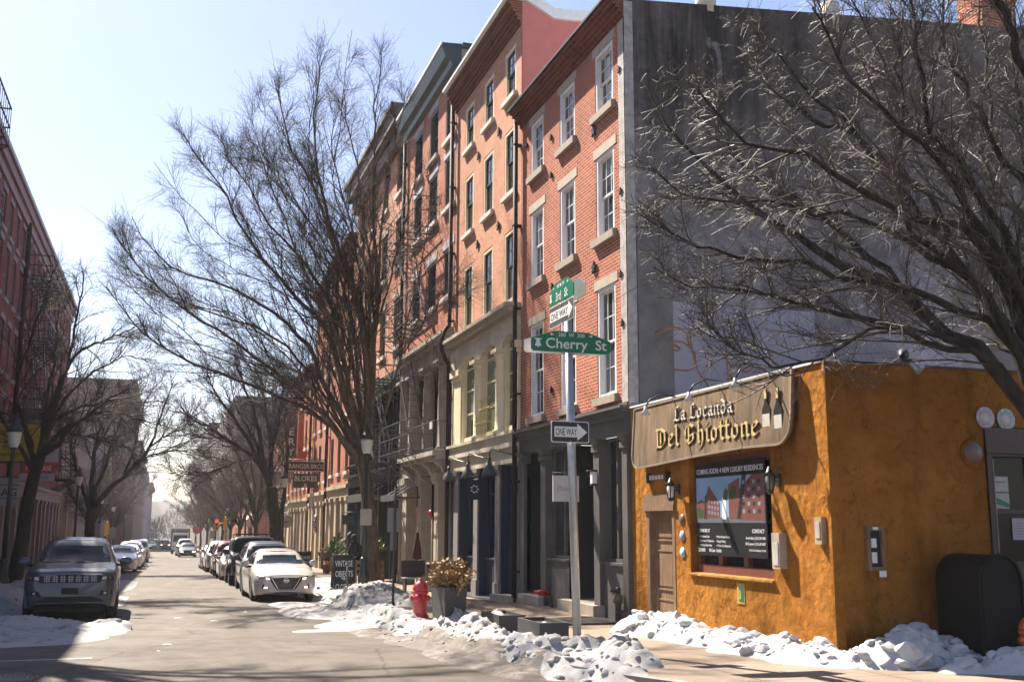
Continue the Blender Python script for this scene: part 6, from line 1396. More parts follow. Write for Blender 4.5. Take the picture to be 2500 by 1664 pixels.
# Cherry St
cs = thing('street_sign', 'green street sign reading Cherry St across the pole', 'street sign', (5.685, PY - .10, 0))
out = [(-.635, 4.27), (-.60, 4.235), (.60, 4.235), (.635, 4.27), (.635, 4.43), (.27, 4.55), (-.27, 4.55), (-.635, 4.43)]
pl = slab(out, -.008, .008).build('sign_panel', SGREEN, cs)
slab([(x * 1.012, 4.39 + (z - 4.39) * 1.04) for x, z in out], .009, .013).build('edge', ALU, cs)
slab([(x * 1.0 - .05, z) for x, z in out], .20, .21).build('rear_panel', ALU, cs)
mbx((-.09, .09, .013, .2, 4.3, 4.33), (-.09, .09, .013, .2, 4.46, 4.49)).build('bracket', ALU, cs)
text('Cherry  St', pl, (.075, -.009, 4.29), .215, SWHITE, .96, .010, fit=.98)
text('200  W  300', pl, (.0, -.009, 4.468), .085, SWHITE, .98, .003)
for q in (slab(bell(-.535, 4.36, .115), -.012, -.008), slab(arrow(-.345, 4.495, .06, 1), -.012, -.008), slab(arrow(.345, 4.495, .06, -1), -.012, -.008)): q.build('emblem', SWHITE, pl)
# 3rd St + ONE WAY, both facing the roadway
ts = thing('street_sign', 'green street sign reading 3rd St at the top of the pole', 'street sign', (5.60, 15.44, 0), R_(-90))
out = [(.0, 5.06), (1.07, 5.06), (1.07, 5.24), (.80, 5.385), (.27, 5.385), (0, 5.24)]
pl = slab(out, -.008, .008).build('sign_panel', SGREEN, ts); slab([(x + .03, z) for x, z in out], .17, .18).build('rear_panel', ALU, ts)
text('3rd   St', pl, (.58, -.009, 5.09), .20, SWHITE, .86, .006); text('100 N 199', pl, (.535, -.009, 5.285), .085, SWHITE, .9, .003)
for q in (slab(bell(.10, 5.17, .12), -.012, -.008), slab(arrow(.20, 5.31, .06, 1), -.012, -.008), slab(arrow(.87, 5.31, .06, -1), -.012, -.008)): q.build('emblem', SWHITE, pl)
def one_way(label, loc, rz, w, h, board=SBLACK):
    t = thing('one_way_sign', label, 'traffic sign', loc, rz, 'ONE WAY arrow signs on the pole')
    pl = slab(rrect(-w / 2, w / 2, -h / 2, h / 2, .03), -.004, .004).build('sign_panel', SWHITE, t)
    slab(rrect(-w / 2 + .012, w / 2 - .012, -h / 2 + .012, h / 2 - .012, .025), -.0065, -.0042).build('field', board, pl)
    a = h * .24; x0, x1 = -w / 2 + .05, w / 2 - .035
    xh = x1 - h * .5
    slab([(x0, -a), (xh, -a), (xh, -h * .40), (x1, 0), (xh, h * .40), (xh, a), (x0, a)], -.009, -.0066).build('arrow', SWHITE, pl)
    text('ONE WAY', pl, ((x0 + xh) / 2 + .005, -.0095, -a * .70), a * 2.0, SBLACK, 1, .010, ext=.001, fit=(xh - x0) * .92)
    m = MB()
    for z in (-h * .42, h * .42): m.lathe([(.010, 0), (.010, .006)], (0, -.012, z), 8)
    m.build('bolts', ALU, pl); return t
one_way('upper ONE WAY sign, skewed under the 3rd St sign', (5.60, 14.90, 4.87), R_(-90), 1.06, .33, M_plain('faded_black', (.06, .06, .062), .5, var=.2))
one_way('lower ONE WAY sign facing the camera on the pole', (5.665, PY - .085, 3.04), R_(4), .62, .32)
# red hydrant
def hydrant(name, label, loc, m_, s_=1.0, rz=0.0):
    t = thing(name, label, 'hydrant', loc, rz); t.scale = (s_, s_, s_)
    m = MB(); m.lathe([(.18, 0), (.18, .04), (.145, .05), (.14, .10), (.14, .44), (.165, .46), (.165, .50), (.14, .52)], n=20); m.build('barrel', m_, t)
    m = MB(); m.lathe([(.15, .52), (.155, .55), (.14, .60), (.11, .66), (.06, .70), (.035, .715), (.035, .76), (.0, .765)], n=20); m.build('bonnet', m_, t)
    for dx, dy, r in ((-.9, 0, .055), (.9, 0, .055), (0, -1, .075)):
        m = MB(); m.tube([(dx * .10, dy * .10, .37), (dx * .18, dy * .18, .37)], r, 12); m.tube([(dx * .18, dy * .18, .37), (dx * .205, dy * .205, .37)], r * 1.25, 8); m.tube([(dx * .2, dy * .2, .37), (dx * .23, dy * .23, .37)], .02, 5); m.build('outlet', m_, t)
    m = MB()
    for i in range(8): a = i * math.pi / 4; m.lathe([(.014, .0), (.014, .03)], (.152 * math.cos(a), .152 * math.sin(a), .03), 6)
    m.build('flange_bolts', m_, t)
    m = MB(); m.tube([(.1, -.15, .34), (.13, -.17, .25), (.1, -.16, .18)], .006, 4); m.build('chain', BLACK, t); return t
hydrant('fire_hydrant', 'red fire hydrant half sunk in snow beside the tall planter', (5.03, 21.6, gz(21.6) + .16), M_paint('hydrant_red', (.50, .012, .02), .4), 1.02, R_(-30))
hydrant('fire_hydrant', 'orange fire hydrant cut off by the right edge before the mailbox', (10.33, 10.95, gz(11) + .15), M_paint('hydrant_orange', (.50, .09, .02), .4), .86)
# planters
PLANT = M_plain('planter_grey', (.045, .045, .046), .6, var=.22, scale=3); SOIL = M_plain('potting_soil', (.03, .022, .016), .95, var=.4, scale=20, bump=.5)
def planter(label, x, y, w, d, h, taper=0.0, t_=.035, cat='planter', z0=.15):
    t = thing('planter_box', label, cat, (x, y, gz(y) + z0))
    m = MB(); a = taper
    O = [(a, a), (w - a, a), (w - a, d - a), (a, d - a)]; T = [(0, 0), (w, 0), (w, d), (0, d)]; I = [(t_, t_), (w - t_, t_), (w - t_, d - t_), (t_, d - t_)]; J = [(t_ + a, t_ + a), (w - t_ - a, t_ + a), (w - t_ - a, d - t_ - a), (t_ + a, d - t_ - a)]
    V = [(*p, 0) for p in O] + [(*p, h) for p in T] + [(*p, h) for p in I] + [(*p, h * .3) for p in J]
    F = [(3, 2, 1, 0)]
    for i in range(4):
        j = (i + 1) % 4; F += [(i, j, 4 + j, 4 + i), (4 + i, 4 + j, 8 + j, 8 + i), (8 + i, 8 + j, 12 + j, 12 + i)]
    m.add(V, F); m.build('box', PLANT, t)
    m = MB(); b_ = t_ + a * (1 - .8); m.quad((b_, b_, h * .82), (w - b_, b_, h * .82), (w - b_, d - b_, h * .82), (b_, d - b_, h * .82)); m.build('soil', SOIL, t, fix=False); return t
tp = planter('tall grey planter with a dried brown shrub beside the red hydrant', 4.66, 18.2, .42, .98, .74, .05)
rs = np.random.RandomState(3); Vl = []; Ql = []; Ps = []
for i in range(90):
    b_ = np.array([.21 + rs.randn() * .05, .47 + rs.randn() * .16, .55]); d_ = np.array([rs.randn() * .55, rs.randn() * .75, 1.0]); d_ /= np.linalg.norm(d_); L_ = .28 + .32 * rs.rand()
    P_ = np.array([b_ + d_ * L_ * f + np.array([0, 0, -.08]) * f * f for f in np.linspace(0, 1, 5)]); Ps.append(P_)
    for j in range(26):
        f = .35 + .65 * rs.rand(); c = b_ + d_ * L_ * f + rs.randn(3) * .03; u = rs.randn(3); u /= np.linalg.norm(u); v_ = np.cross(u, rs.randn(3)); v_ /= np.linalg.norm(v_); a_, w_ = .065 + .045 * rs.rand(), .02 + .018 * rs.rand()
        k = len(Vl); Vl += [c, c + u * a_ * .5 + v_ * w_, c + u * a_, c + u * a_ * .5 - v_ * w_]; Ql.append([k, k + 1, k + 2, k + 3])
n = NT('dried_leaves'); g_ = n.n('NewGeometry'); wn = n.n('TexWhiteNoise', noise_dimensions='3D'); n.l(g_.outputs['Position'], wn.inputs['Vector'])
n.set(n.ramp(n.noise(26, 3, .6, n.coords()), [(.3, (.09, .055, .02)), (.5, (.25, .15, .05)), (.7, (.42, .27, .10))]), .6, 0, .4); n.b.inputs['Transmission Weight'].default_value = 0; DRY = n.m
sh = thing('dried_shrub', 'dried golden brown shrub standing in the tall grey planter', 'plant', (4.66, 18.2, gz(18.2) + .27))
put('leaves', np_mesh('leaves', np.array(Vl), np.array(Ql), DRY, False), sh); V, Q = tubes(np.array(Ps), np.tile(np.linspace(.006, .003, 5), (len(Ps), 1)), 4); put('stems', np_mesh('stems', V, Q, TWIG), sh)
planter('low grey planter box nearest the sign pole, filled with snow', 5.44, 15.45, .47, 1.05, .32)
planter('low grey planter box behind the first, snow lying in it', 5.36, 17.25, .47, 1.05, .32)
snow_pile('snow_pile', 'snow lying inside the low planter box nearest the sign pole', [(5.62, 16.1, .17, .45, .16)], 31, 26, (.03, .09), base=.34, res=.03, m_=SNOW_C)
snow_pile('snow_pile', 'snow lying inside the low planter box behind the first', [(5.55, 17.9, .18, .45, .12)], 32, 22, (.03, .08), base=.34, res=.03, m_=SNOW_C)
# lamp posts
LGREEN = M_plain('lamp_post_green', (.018, .026, .024), .45, var=.25); FROST = M_plain('frosted_globe', (.62, .60, .55), .35, var=.08)
def lamp_post():
    t = thing('street_lamp', '', 'street lamp', (0, 0, 0), 0, 'old-style street lamps')
    m = MB(); m.lathe([(.21, 0), (.21, .08), (.17, .12), (.16, .45), (.18, .5), (.13, .62), (.10, .95), (.115, 1.0), (.115, 1.05), (.08, 1.1)], n=12); m.build('base', LGREEN, t)
    m = MB(); m.lathe([(.078, 1.1), (.062, 2.4), (.07, 2.45), (.06, 2.5), (.05, 3.85), (.075, 3.9), (.05, 3.98), (.05, 4.06), (.10, 4.15)], n=12); m.build('shaft', LGREEN, t)
    m = MB(); m.lathe([(.105, 4.15), (.145, 4.25), (.185, 4.5), (.19, 4.60)], n=12); m.build('globe', FROST, t)
    m = MB(); m.lathe([(.225, 4.58), (.23, 4.62), (.17, 4.72), (.10, 4.80), (.085, 4.88), (.03, 4.93), (.035, 5.0), (.0, 5.04)], n=12)
    m.build('lamp_cap', LGREEN, t); return t
lp = [(5.68, 31.8, 'dark green street lamp beside the VINTAGE sandwich board'), (5.5, 53.5, 'street lamp half hidden behind the forked tree'), (5.6, 80.5, 'street lamp standing free over the roof of the black SUV'), (5.6, 106, 'far street lamp across the side street on the right'),
      (-4.15, 32.6, 'nearest street lamp, at the left edge beside the grey SUV'), (-4.0, 54.5, 'second street lamp on the left, against the beige building'), (-4.35, 81, 'third street lamp on the left, above the white cars'), (-4.5, 104, 'lamp on the far left corner beside the green street name sign'), (-4.4, 132, 'far left street lamp before the red shop building')]
l0 = lamp_post()
for i, (x, y, lb) in enumerate(lp):
    o = l0 if i == 0 else copy_tree(l0); o.location = (x, y, gz(y) + .1); tag(o, lb)
# parking sign on the lamp, sign post with two blank backs
SBACK = M_plain('sign_back_beige', (.42, .36, .29), .5, var=.12); SBACK2 = M_plain('sign_back_grey', (.22, .20, .20), .5, var=.15)
t = thing('parking_sign', 'beige blank back of a parking sign strapped to the lamp post', 'sign', (5.68, 31.7, 1.86)); slab(rrect(-.17, .17, -.24, .24, .03), -.05, -.045).build('panel', SBACK, t); mbx((-.07, .07, -.045, .06, .12, .15), (-.07, .07, -.045, .06, -.15, -.12)).build('strap', ALU, t)
t = thing('sign_post', 'thin grey post with two blank grey sign backs before the tree trunk', 'sign post', (5.26, 25.4, gz(25.4) + .1))
m = MB(); m.tube([(0, 0, -.1), (0, 0, 2.85)], .03, 8); m.build('post', M_plain('dull_post', (.07, .07, .07), .5, .3, var=.2), t); slab(rrect(-.17, .14, 1.78, 2.36, .03), .035, .04).build('panel', SBACK2, t); slab(rrect(-.09, .06, 1.35, 1.775, .02), .035, .04).build('panel', SBACK2, t)
t = thing('parking_meter_post', 'short grey post before the VINTAGE sandwich board', 'post', (5.22, 31.9, gz(31.9) + .1)); m = MB(); m.tube([(0, 0, -.05), (0, 0, .85)], .03, 8); m.build('post', GREYIRON, t); m = MB(); m.lathe([(.035, .85), (.035, .9), (.0, .93)], n=8); m.build('cap', GREYIRON, t)
# sandwich boards
def sandwich(label, loc, rz, w, h, frame, face, lines, size, tm):
    t = thing('sandwich_board', label, 'sandwich board', loc, rz)
    for s_, nm in ((-1, 'front_panel'), (1, 'rear_panel')):
        m = MB(); sp = .22
        m.hexa([(-w/2, s_*sp - .01, 0), (w/2, s_*sp - .01, 0), (w/2, s_*sp + .01, 0), (-w/2, s_*sp + .01, 0)], [(-w/2, s_*.02 - .01, h), (w/2, s_*.02 - .01, h), (w/2, s_*.02 + .01, h), (-w/2, s_*.02 + .01, h)])
        o = m.build(nm, face, t)
        if frame:
            m = MB()
            for a_, b_ in (((-w/2, s_*sp, 0), (-w/2, s_*.02, h)), ((w/2, s_*sp, 0), (w/2, s_*.02, h)), ((-w/2, s_*.02, h), (w/2, s_*.02, h)), ((-w/2, s_*(sp-.02), .1), (w/2, s_*(sp-.02), .1))): m.bar(a_, b_, .045)
            m.build('frame', frame, o)
        if s_ < 0:
            tilt = math.atan2(.2, h)
            for s2, z in lines: text(s2, o, (0, -(.22 - .2 * z / h) - .014, z), size, tm, 1, .012, rot=(-tilt, 0, 0), fit=w * (.86 if len(s2) > 4 else .55 if len(s2) > 1 else .2))
    return t
sandwich('black sandwich board lettered VINTAGE OBJECTS + CLOTHES beside the lamp post', (5.22, 32.7, gz(32.9) + .12), R_(4), .62, 1.12, BLACK, SBLACK, (('VINTAGE', .80), ('OBJECTS', .50), ('+', .36), ('CLOTHES', .12)), .25, SWHITE)
sandwich('wood-framed chalkboard reading BLOKES on the far pavement', (6.45, 52.5, gz(52.5) + .15), 0, .72, 1.0, M_plain('oak_frame', (.28, .13, .06), .6), SBLACK, (('BLOKES', .66), ('barber', .46), ('shop', .28)), .19, SWHITE)
t = thing('info_board', 'small dark notice stand with white sheet behind the chalkboard', 'notice board', (5.95, 54.2, gz(54) + .15)); mbx((-.19, .19, -.03, .03, .3, 1.15)).build('board', SBLACK, t); mbx((-.14, .14, -.036, -.03, .4, .95)).build('sheet', SBACK2, t); mbx((-.18, -.14, -.02, .02, 0, .3), (.14, .18, -.02, .02, 0, .3)).build('stand', BLACK, t)
# hanging shop signs over the far pavement
def blade(label, x0, x1, y, z0, z1, m_, lines=(), tm=SWHITE, name='hanging_sign', frame=None):
    t = thing(name, label, 'sign', ((x0 + x1) / 2, y, (z0 + z1) / 2)); w, h = x1 - x0, z1 - z0
    o = mbx((-w/2, w/2, -.04, .04, -h/2, h/2)).build('sign_board', m_, t)
    if frame: mbx((-w/2 - .04, w/2 + .04, -.05, .05, h/2, h/2 + .04), (-w/2 - .04, w/2 + .04, -.05, .05, -h/2 - .04, -h/2), (-w/2 - .04, -w/2, -.05, .05, -h/2, h/2), (w/2, w/2 + .04, -.05, .05, -h/2, h/2)).build('frame', frame, o)
    for s, z, sz, sx in lines: text(s, o, (0, -.043, z), sz, tm, sx, .012)
    m = MB(); m.tube([(-w/2, 0, h/2 + .12), (FX - (x0 + x1) / 2, 0, h/2 + .12)], .025, 6)
    for q in (-w*.35, w*.35): m.tube([(q, 0, h/2), (q, 0, h/2 + .12)], .012, 5)
    m.build('bracket', BLACK, t); return t
CHALKW = M_plain('sign_cream', (.5, .45, .38), .5, var=.1)
blade('black hanging sign reading BLOKES with a swash and ampersand', 6.75, 8.15, 61, 3.62, 4.42, SBLACK, (('BLOKES', -.02, .40, .92), ('&', -.38, .34, 1)), CHALKW)
blade('long dark hanging sign reading STRANGER BROS. above the BLOKES sign', 6.05, 8.2, 59.3, 4.5, 4.98, M_plain('sign_brown_black', (.03, .022, .02), .5, var=.2), (('STRANGER BROS.', -.13, .36, .80),), CHALKW, frame=CHALKW)
ORANGE_S = M_plain('orange_red_sign', (.55, .09, .03), .5, var=.15)
t = thing('arrow_sign', 'tall vertical sign with stacked letters ERY and an orange arrow', 'sign', (7.55, 66.5, 6.9)); o = mbx((-.75, -.05, -.12, .12, -1.3, 2.2)).build('sign_box', M_plain('brown_sign', (.09, .045, .03), .5, var=.2), t)
for i, s in enumerate('ERY'): text(s, o, (-.4, -.125, .1 - .62 * i), .62, CHALKW, 1.1, .015)
slab([(.0, 1.6), (.35, 1.6), (.35, -.9), (.75, -.9), (.3, -1.6), (-.5, -1.35), (.0, -1.2)], -.1, .1).build('arrow', ORANGE_S, t); m = MB(); m.tube([(-.7, 0, 2.1), (.85, 0, 2.1)], .03, 6); m.tube([(-.7, 0, -1.2), (.85, 0, -1.2)], .03, 6); m.build('bracket', BLACK, t)
blade('small blank slate-blue hanging sign before the red brick facades', 7.3, 7.85, 46.5, 1.62, 2.02, M_plain('slate_sign', (.05, .06, .085), .5, var=.2))
t = thing('barber_pole', 'red, white and blue striped barber pole on the cream pilaster', 'barber pole', (FX - .18, 62, 1.2)); m = MB(); m.lathe([(.09, 0), (.09, .75)], n=14)
n = NT('barber_stripes'); wv = n.n('TexWave', wave_type='BANDS', bands_direction='DIAGONAL'); wv.inputs['Scale'].default_value = 2.2; n.l(n.coords(), wv.inputs['Vector']); n.set(n.ramp(wv.outputs['Fac'], [(.2, (.5, .02, .02)), (.45, (.7, .7, .7)), (.7, (.03, .05, .3))]), .3); m.build('drum', n.m, t)
m = MB(); m.lathe([(.11, .75), (.11, .85), (.0, .93)], n=12); m.lathe([(.04, -.12), (.11, -.08), (.11, 0)], n=12); m.build('end_caps', ALU, t)
t = thing('round_sign', 'round white hanging sign with a dark inscription, far down the pavement', 'sign', (7.4, 70, 1.75)); m = MB(); m.lathe([(.42, -.03), (.42, .03)], n=24); o = m.build('disc', SBACK2, t); o.rotation_euler = (R_(90), 0, 0); text('92400S', t, (0, -.035, -.1), .2, SBLACK, 1, .01); m = MB(); m.tube([(0, 0, .42), (0, 0, .55)], .015, 5); m.tube([(-.3, 0, .55), (1.0, 0, .55)], .02, 5); m.build('bracket', BLACK, t)
# things before the stone shopfront: bench, chairs, umbrella, bell, plants
t = thing('bench', 'black slatted bench with pale seat edge at the stone pillars', 'bench', (7.05, 32.6, gz(32.6) + .15)); mbx((0, .75, .3, .36, .42, .92)).build('backrest', BLACK, t); mbx((0, 1.1, -.1, .3, .38, .42)).build('seat', STEEL, t)
for x in (.05, 1.0): mbx((x, x + .05, -.08, .28, 0, .38)).build('leg', BLACK, t)
t = thing('dark_cabinet', 'dark box with a light top edge beside the black bench', 'cabinet', (7.75, 32.0, gz(32) + .15)); mbx((0, .5, 0, .4, .0, .82)).build('body', SBLACK, t); mbx((-.03, .53, -.02, .42, .82, .86)).build('top', TAN, t)
def chair(label, loc, rz, m_):
    t = thing('chair', label, 'chair', loc, rz, 'wooden chairs by the black shopfront'); mbx((-.2, .2, -.2, .2, .43, .46)).build('seat', m_, t)
    mbx((-.19, -.15, .17, .2, .46, .92), (.15, .19, .17, .2, .46, .92), (-.15, .15, .175, .195, .80, .9), (-.15, .15, .175, .195, .62, .7)).build('backrest', m_, t)
    for x in (-.19, .15):
        for y in (-.19, .16): mbx((x, x + .035, y, y + .035, 0, .43)).build('leg', m_, t)
CHW = M_plain('chair_wood', (.20, .085, .045), .5, var=.25)
chair('red-brown wooden chair left of the black bench', (6.45, 33.6, gz(33.6) + .15), R_(170), CHW); chair('wooden chair half hidden behind the sign post', (6.15, 34.4, gz(34.4) + .15), R_(140), M_plain('chair_wood2', (.26, .16, .09), .5, var=.25))
t = thing('umbrella', 'closed dark red umbrella standing against the stone pillar', 'umbrella', (7.85, 34.25, gz(34) + .15)); m = MB(); m.lathe([(.02, .9), (.16, .95), (.12, 1.3), (.05, 1.75), (.02, 1.85)], n=9); m.build('canopy', M_plain('dark_red_cloth', (.05, .004, .006), .8, var=.3), t); m = MB(); m.tube([(0, 0, 0), (0, 0, 1.95)], .018, 6); m.build('pole', BLACK, t)
t = thing('alarm_bell', 'round red alarm bell high on the stone pillar', 'bell', (FX - .2, 33.9, 2.0)); m = MB(); m.lathe([(.12, -.02), (.12, .03), (.08, .07), (.0, .08)], n=16); o = m.build('bell', RED, t); o.rotation_euler = (0, R_(-90), 0); m = MB(); m.tube([(.05, 0, -.1), (.05, 0, -2.2)], .025, 6); m.build('conduit', SBACK, t)
def pot_plant(label, loc, s_, col, cat='plant', n_=160, pot=(.3, .12, .06)):
    t = thing('potted_plant', label, cat, loc); m = MB(); m.lathe([(.13 * s_, 0), (.18 * s_, .3 * s_), (.19 * s_, .32 * s_)], n=12); m.build('pot', M_plain('pot_%s' % label[:12], pot, .7), t)
    rs = np.random.RandomState(len(label)); V, Q = [], []
    for i in range(n_):
        c = np.array([rs.randn() * .13, rs.randn() * .13, .42 + abs(rs.randn()) * .17]) * s_; u = rs.randn(3); u[2] = abs(u[2]); u /= np.linalg.norm(u); v_ = np.cross(u, rs.randn(3)); v_ /= np.linalg.norm(v_); k = len(V)
        V += [c, c + u * .09 * s_ + v_ * .03 * s_, c + u * .18 * s_, c + u * .09 * s_ - v_ * .03 * s_]; Q.append([k, k + 1, k + 2, k + 3])
    put('leaves', np_mesh('leaves', np.array(V), np.array(Q), M_plain('leaf_%s' % label[:14], col, .6, var=.4, scale=20), False), t); return t
pot_plant('bright green potted plant behind the sign post before the black shopfront', (7.3, 38.6, gz(38) + .15 + .5), 1.3, (.10, .20, .02), pot=(.05, .05, .05)); mbx((7.0, 7.6, 38.3, 38.9, gz(38), gz(38) + .65)).build('plant_stand', SBLACK); tag(bpy.data.objects['plant_stand'], 'black box stand under the bright green potted plant', 'stand')
pot_plant('green hedge-like potted plant behind the person in black', (6.75, 44, gz(44) + .15 + .35), 1.5, (.05, .10, .015), pot=(.06, .06, .06))
pot_plant('terracotta pot of dry flowers right of the chalkboard', (7.5, 52, gz(52) + .15), 1.2, (.16, .10, .03)); pot_plant('brown dried plant in a pot under the cream shopfront', (8.0, 54.5, gz(54) + .15), 1.5, (.12, .07, .03))
# canopy over the stone house's door
t = thing('door_canopy', 'pale metal door canopy between the stone pillars and the black front', 'canopy', (FX, 38.4, 0), R_(-90)); mbx((0, 2.3, -.95, -.05, 2.52, 2.58), (-.02, 2.32, -.99, -.95, 2.44, 2.66)).build('deck', GREYIRON, t); m = MB()
for q in (.1, 1.15, 2.2): m.bar((q, -.9, 2.6), (q, -.02, 3.15), .03)
m.build('stays', STEEL, t)
# mailbox
OLIVE = M_plain('dark_olive_enamel', (.009, .009, .008), .55, var=.3, scale=3, spec=.25)
t = thing('mailbox', 'dark olive round-topped mailbox before the brown window', 'mailbox', (9.82, 11.22, gz(11.2) + .15)); w, h, d = .68, 1.36, .78
ap = [(0, .12), (w, .12), (w, h - w / 2)] + [(w / 2 + w / 2 * math.cos(R_(a)), h - w / 2 + w / 2 * math.sin(R_(a))) for a in range(15, 180, 15)] + [(0, h - w / 2)]
q = slab(ap, 0, d); o = q.build('body', OLIVE, t, sharp=40)
ap2 = [(.06 + (w - .12) * x / w, .2 + (z - .12) * .9) for x, z in ap]; slab(ap2, -.012, 0).build('door_panel', OLIVE, o); 
m = MB()
for a_, b_ in zip(ap, ap[1:] + ap[:1]): m.bar((a_[0], -.01, a_[1]), (b_[0], -.01, b_[1]), .03)
m.build('rim', OLIVE, o)
for x in (.03, w - .09):
    for y in (.04, d - .1): mbx((x, x + .06, y, y + .06, 0, .12)).build('leg', OLIVE, t)
t = thing('stone_block', 'brown stone block lying at the foot of the mailbox', 'stone block', (9.55, 11.3, gz(11) + .15)); m = MB(); m.hexa([(0, 0, 0), (.32, .03, 0), (.3, .2, 0), (.02, .18, 0)], [(.02, .02, .14), (.3, .03, .15), (.28, .17, .15), (.03, .16, .14)]); m.build('stone', STONE, t)
t = thing('snow_block', 'flat lilac-white slab of frozen snow at the foot of the mailbox', 'snow block', (9.95, 11.02, gz(11) + .15)); m = MB(); m.hexa([(0, 0, 0), (.5, .03, 0), (.48, .16, 0), (.02, .15, 0)], [(.03, .03, .17), (.46, .04, .19), (.44, .13, .19), (.04, .13, .17)]); m.build('slab', SNOW_C, t)
# left side: banner, lease sign, letter sign
YEL = M_plain('yellow_banner', (.36, .27, .02), .6, var=.15)
t = thing('banner', 'big dull yellow banner hanging out from the left warehouse behind the lamp', 'banner', (-5.75, 45, 0)); o = mbx((-1.15, 1.0, -.02, .02, 3.98, 5.42)).build('sheet', YEL, t)
for s, z, sz in (('JANE JEWELRY', 4.95, .24), ('antiques', 4.68, .2), ('fine art', 4.45, .2), ('estates bought', 4.2, .16)): text(s, o, (-.1, -.022, z), sz, M_plain('banner_ink', (.05, .04, .01), .6), .8, .01)
m = MB(); m.tube([(-1.3, 0, 5.46), (1.05, 0, 5.46)], .03, 6); m.tube([(-1.3, 0, 3.94), (1.05, 0, 3.94)], .03, 6); m.build('rods', BLACK, t)
t = thing('lease_sign', 'red and white FOR LEASE sign beneath the yellow banner', 'sign', (-6.15, 58, 0)); o = mbx((-.75, .75, -.03, .03, 4.05, 4.62)).build('red_panel', M_plain('lease_red', (.45, .05, .03), .5), t); text('FOR LEASE', o, (0, -.034, 4.2), .34, SWHITE, .72, .012)
o = mbx((-.85, .75, -.03, .03, 3.68, 4.04)).build('white_panel', M_plain('lease_white', (.42, .40, .46), .5), t); text('GILBERTI 215-555', o, (0, -.034, 3.8), .16, SBLACK, .8); mbx((.05, .85, -.03, .03, 4.63, 5.35)).build('white_panel', bpy.data.materials['lease_white'], t); mbx((-.85, -.8, -.02, .02, 3.6, 4.7), (-1.0, -.8, -.02, .02, 4.3, 4.35)).build('frame', BLACK, t)
t = thing('letter_sign', 'grey-white sign with black letters AG under the banner at left', 'sign', (-5.62, 44, 0)); o = mbx((-.30, .30, -.03, .03, 2.25, 3.3)).build('sign_board', M_plain('grey_sign', (.28, .27, .31), .5), t); text('AG', o, (0, -.034, 2.62), .42, SBLACK, .95, .008); mbx((-.32, .32, -.034, -.031, 3.02, 3.05), (-.32, .32, -.034, -.031, 2.52, 2.55)).build('rule', SBLACK, o); mbx((-1.35, .3, -.02, .02, 3.3, 3.35)).build('bracket', BLACK, t)
# traffic signals, far signs
YS_ = M_plain('signal_yellow', (.45, .24, .01), .5)
def signal(label, x, y, z, dirx, red=False):
    t = thing('traffic_light', label, 'traffic light', (x, y, gz(y) + .15), 0, 'yellow traffic lights'); m = MB(); m.tube([(0, 0, 0), (0, 0, z + .3)], .06, 8); m.tube([(0, 0, z - .3), (dirx * 1.2, 0, z - .35)], .05, 8); m.build('mast', YS_, t)
    mbx((dirx * 1.2 - .16, dirx * 1.2 + .16, -.12, .12, z - .95, z + .05), (-.16, .16, -.18, -.06, z - .9, z + .1)).build('housing', YS_, t)
    e = NT('red_lens' if red else 'dark_lens_%d' % (x > 0)); e.set((.6, .01, .01) if red else (.03, .01, .01), .3)
    if red: e.b.inputs['Emission Color'].default_value = (1, .02, .02, 1); e.b.inputs['Emission Strength'].default_value = 1.5
    for i in range(3):
        m = MB(); m.lathe([(.1, 0), (.1, .02)], n=12); o = m.build('lens', e.m if i == 0 else DARK, t, (dirx * 1.2, -.135, z - .15 - .3 * i)); o.rotation_euler = (R_(90), 0, 0)
    return t
signal('yellow traffic signal on its arm at the left far corner', -4.6, 97, 2.9, -1); signal('yellow traffic signal with a red light lit, between the far trees on the right', 5.0, 96, 3.3, -.6, True)
t = thing('street_sign', 'small far green street name sign on the left corner lamp', 'street sign', (-5.1, 103.6, 3.35)); o = mbx((-.5, .6, -.02, .02, -.2, .25)).build('sign_panel', SGREEN, t); text('Arch St', o, (.05, -.024, -.1), .3, SWHITE, .9, .01); mbx((.6, .75, -.02, .02, -.05, .05)).build('bracket', BLACK, t)
t = thing('stop_sign', 'red octagonal sign far off right of the box truck', 'traffic sign', (4.9, 178, gz(178) + .15)); m = MB(); m.tube([(0, 0, 0), (0, 0, 3)], .05, 6); m.build('post', STEEL, t); slab([(.65 * math.cos(R_(22.5 + 45 * i)), 3.1 + .65 * math.sin(R_(22.5 + 45 * i))) for i in range(8)], -.08, -.055).build('sign_panel', M_plain('sign_red', (.45, .02, .03), .5), t)
t = thing('cafe_sign', 'round dark and white cafe sign on the far left corner', 'sign', (-6.55, 104.6, 2.6)); m = MB(); m.lathe([(.62, -.04), (.62, .04)], n=24); o = m.build('disc', SBACK2, t); o.rotation_euler = (R_(90), 0, 0); m = MB(); m.lathe([(.40, -.05), (.40, .05)], n=24); o = m.build('inner_disc', M_plain('dark_teal_sign', (.03, .05, .05), .5), t); o.rotation_euler = (R_(90), 0, 0); m = MB(); m.tube([(-.6, 0, .7), (.4, 0, .7)], .03, 5); m.build('bracket', BLACK, t)
for i, (x, y, lb) in enumerate(((-3.95, 70, 'white rectangular parking sign on a post left of the white cars'), (-3.95, 92, 'white sign on a post before the far left corner'), (4.85, 118, 'pale signs on a post right of the oncoming dark sedan'))):
    t = thing('sign_post', lb, 'sign post', (x, y, gz(y) + .15), 0, 'signs on posts'); m = MB(); m.tube([(0, 0, 0), (0, 0, 2.6)], .03, 6); m.build('post', STEEL, t); slab(rrect(-.25, .25, 1.7, 2.55, .04), -.04, -.03).build('sign_panel', SBACK2, t)
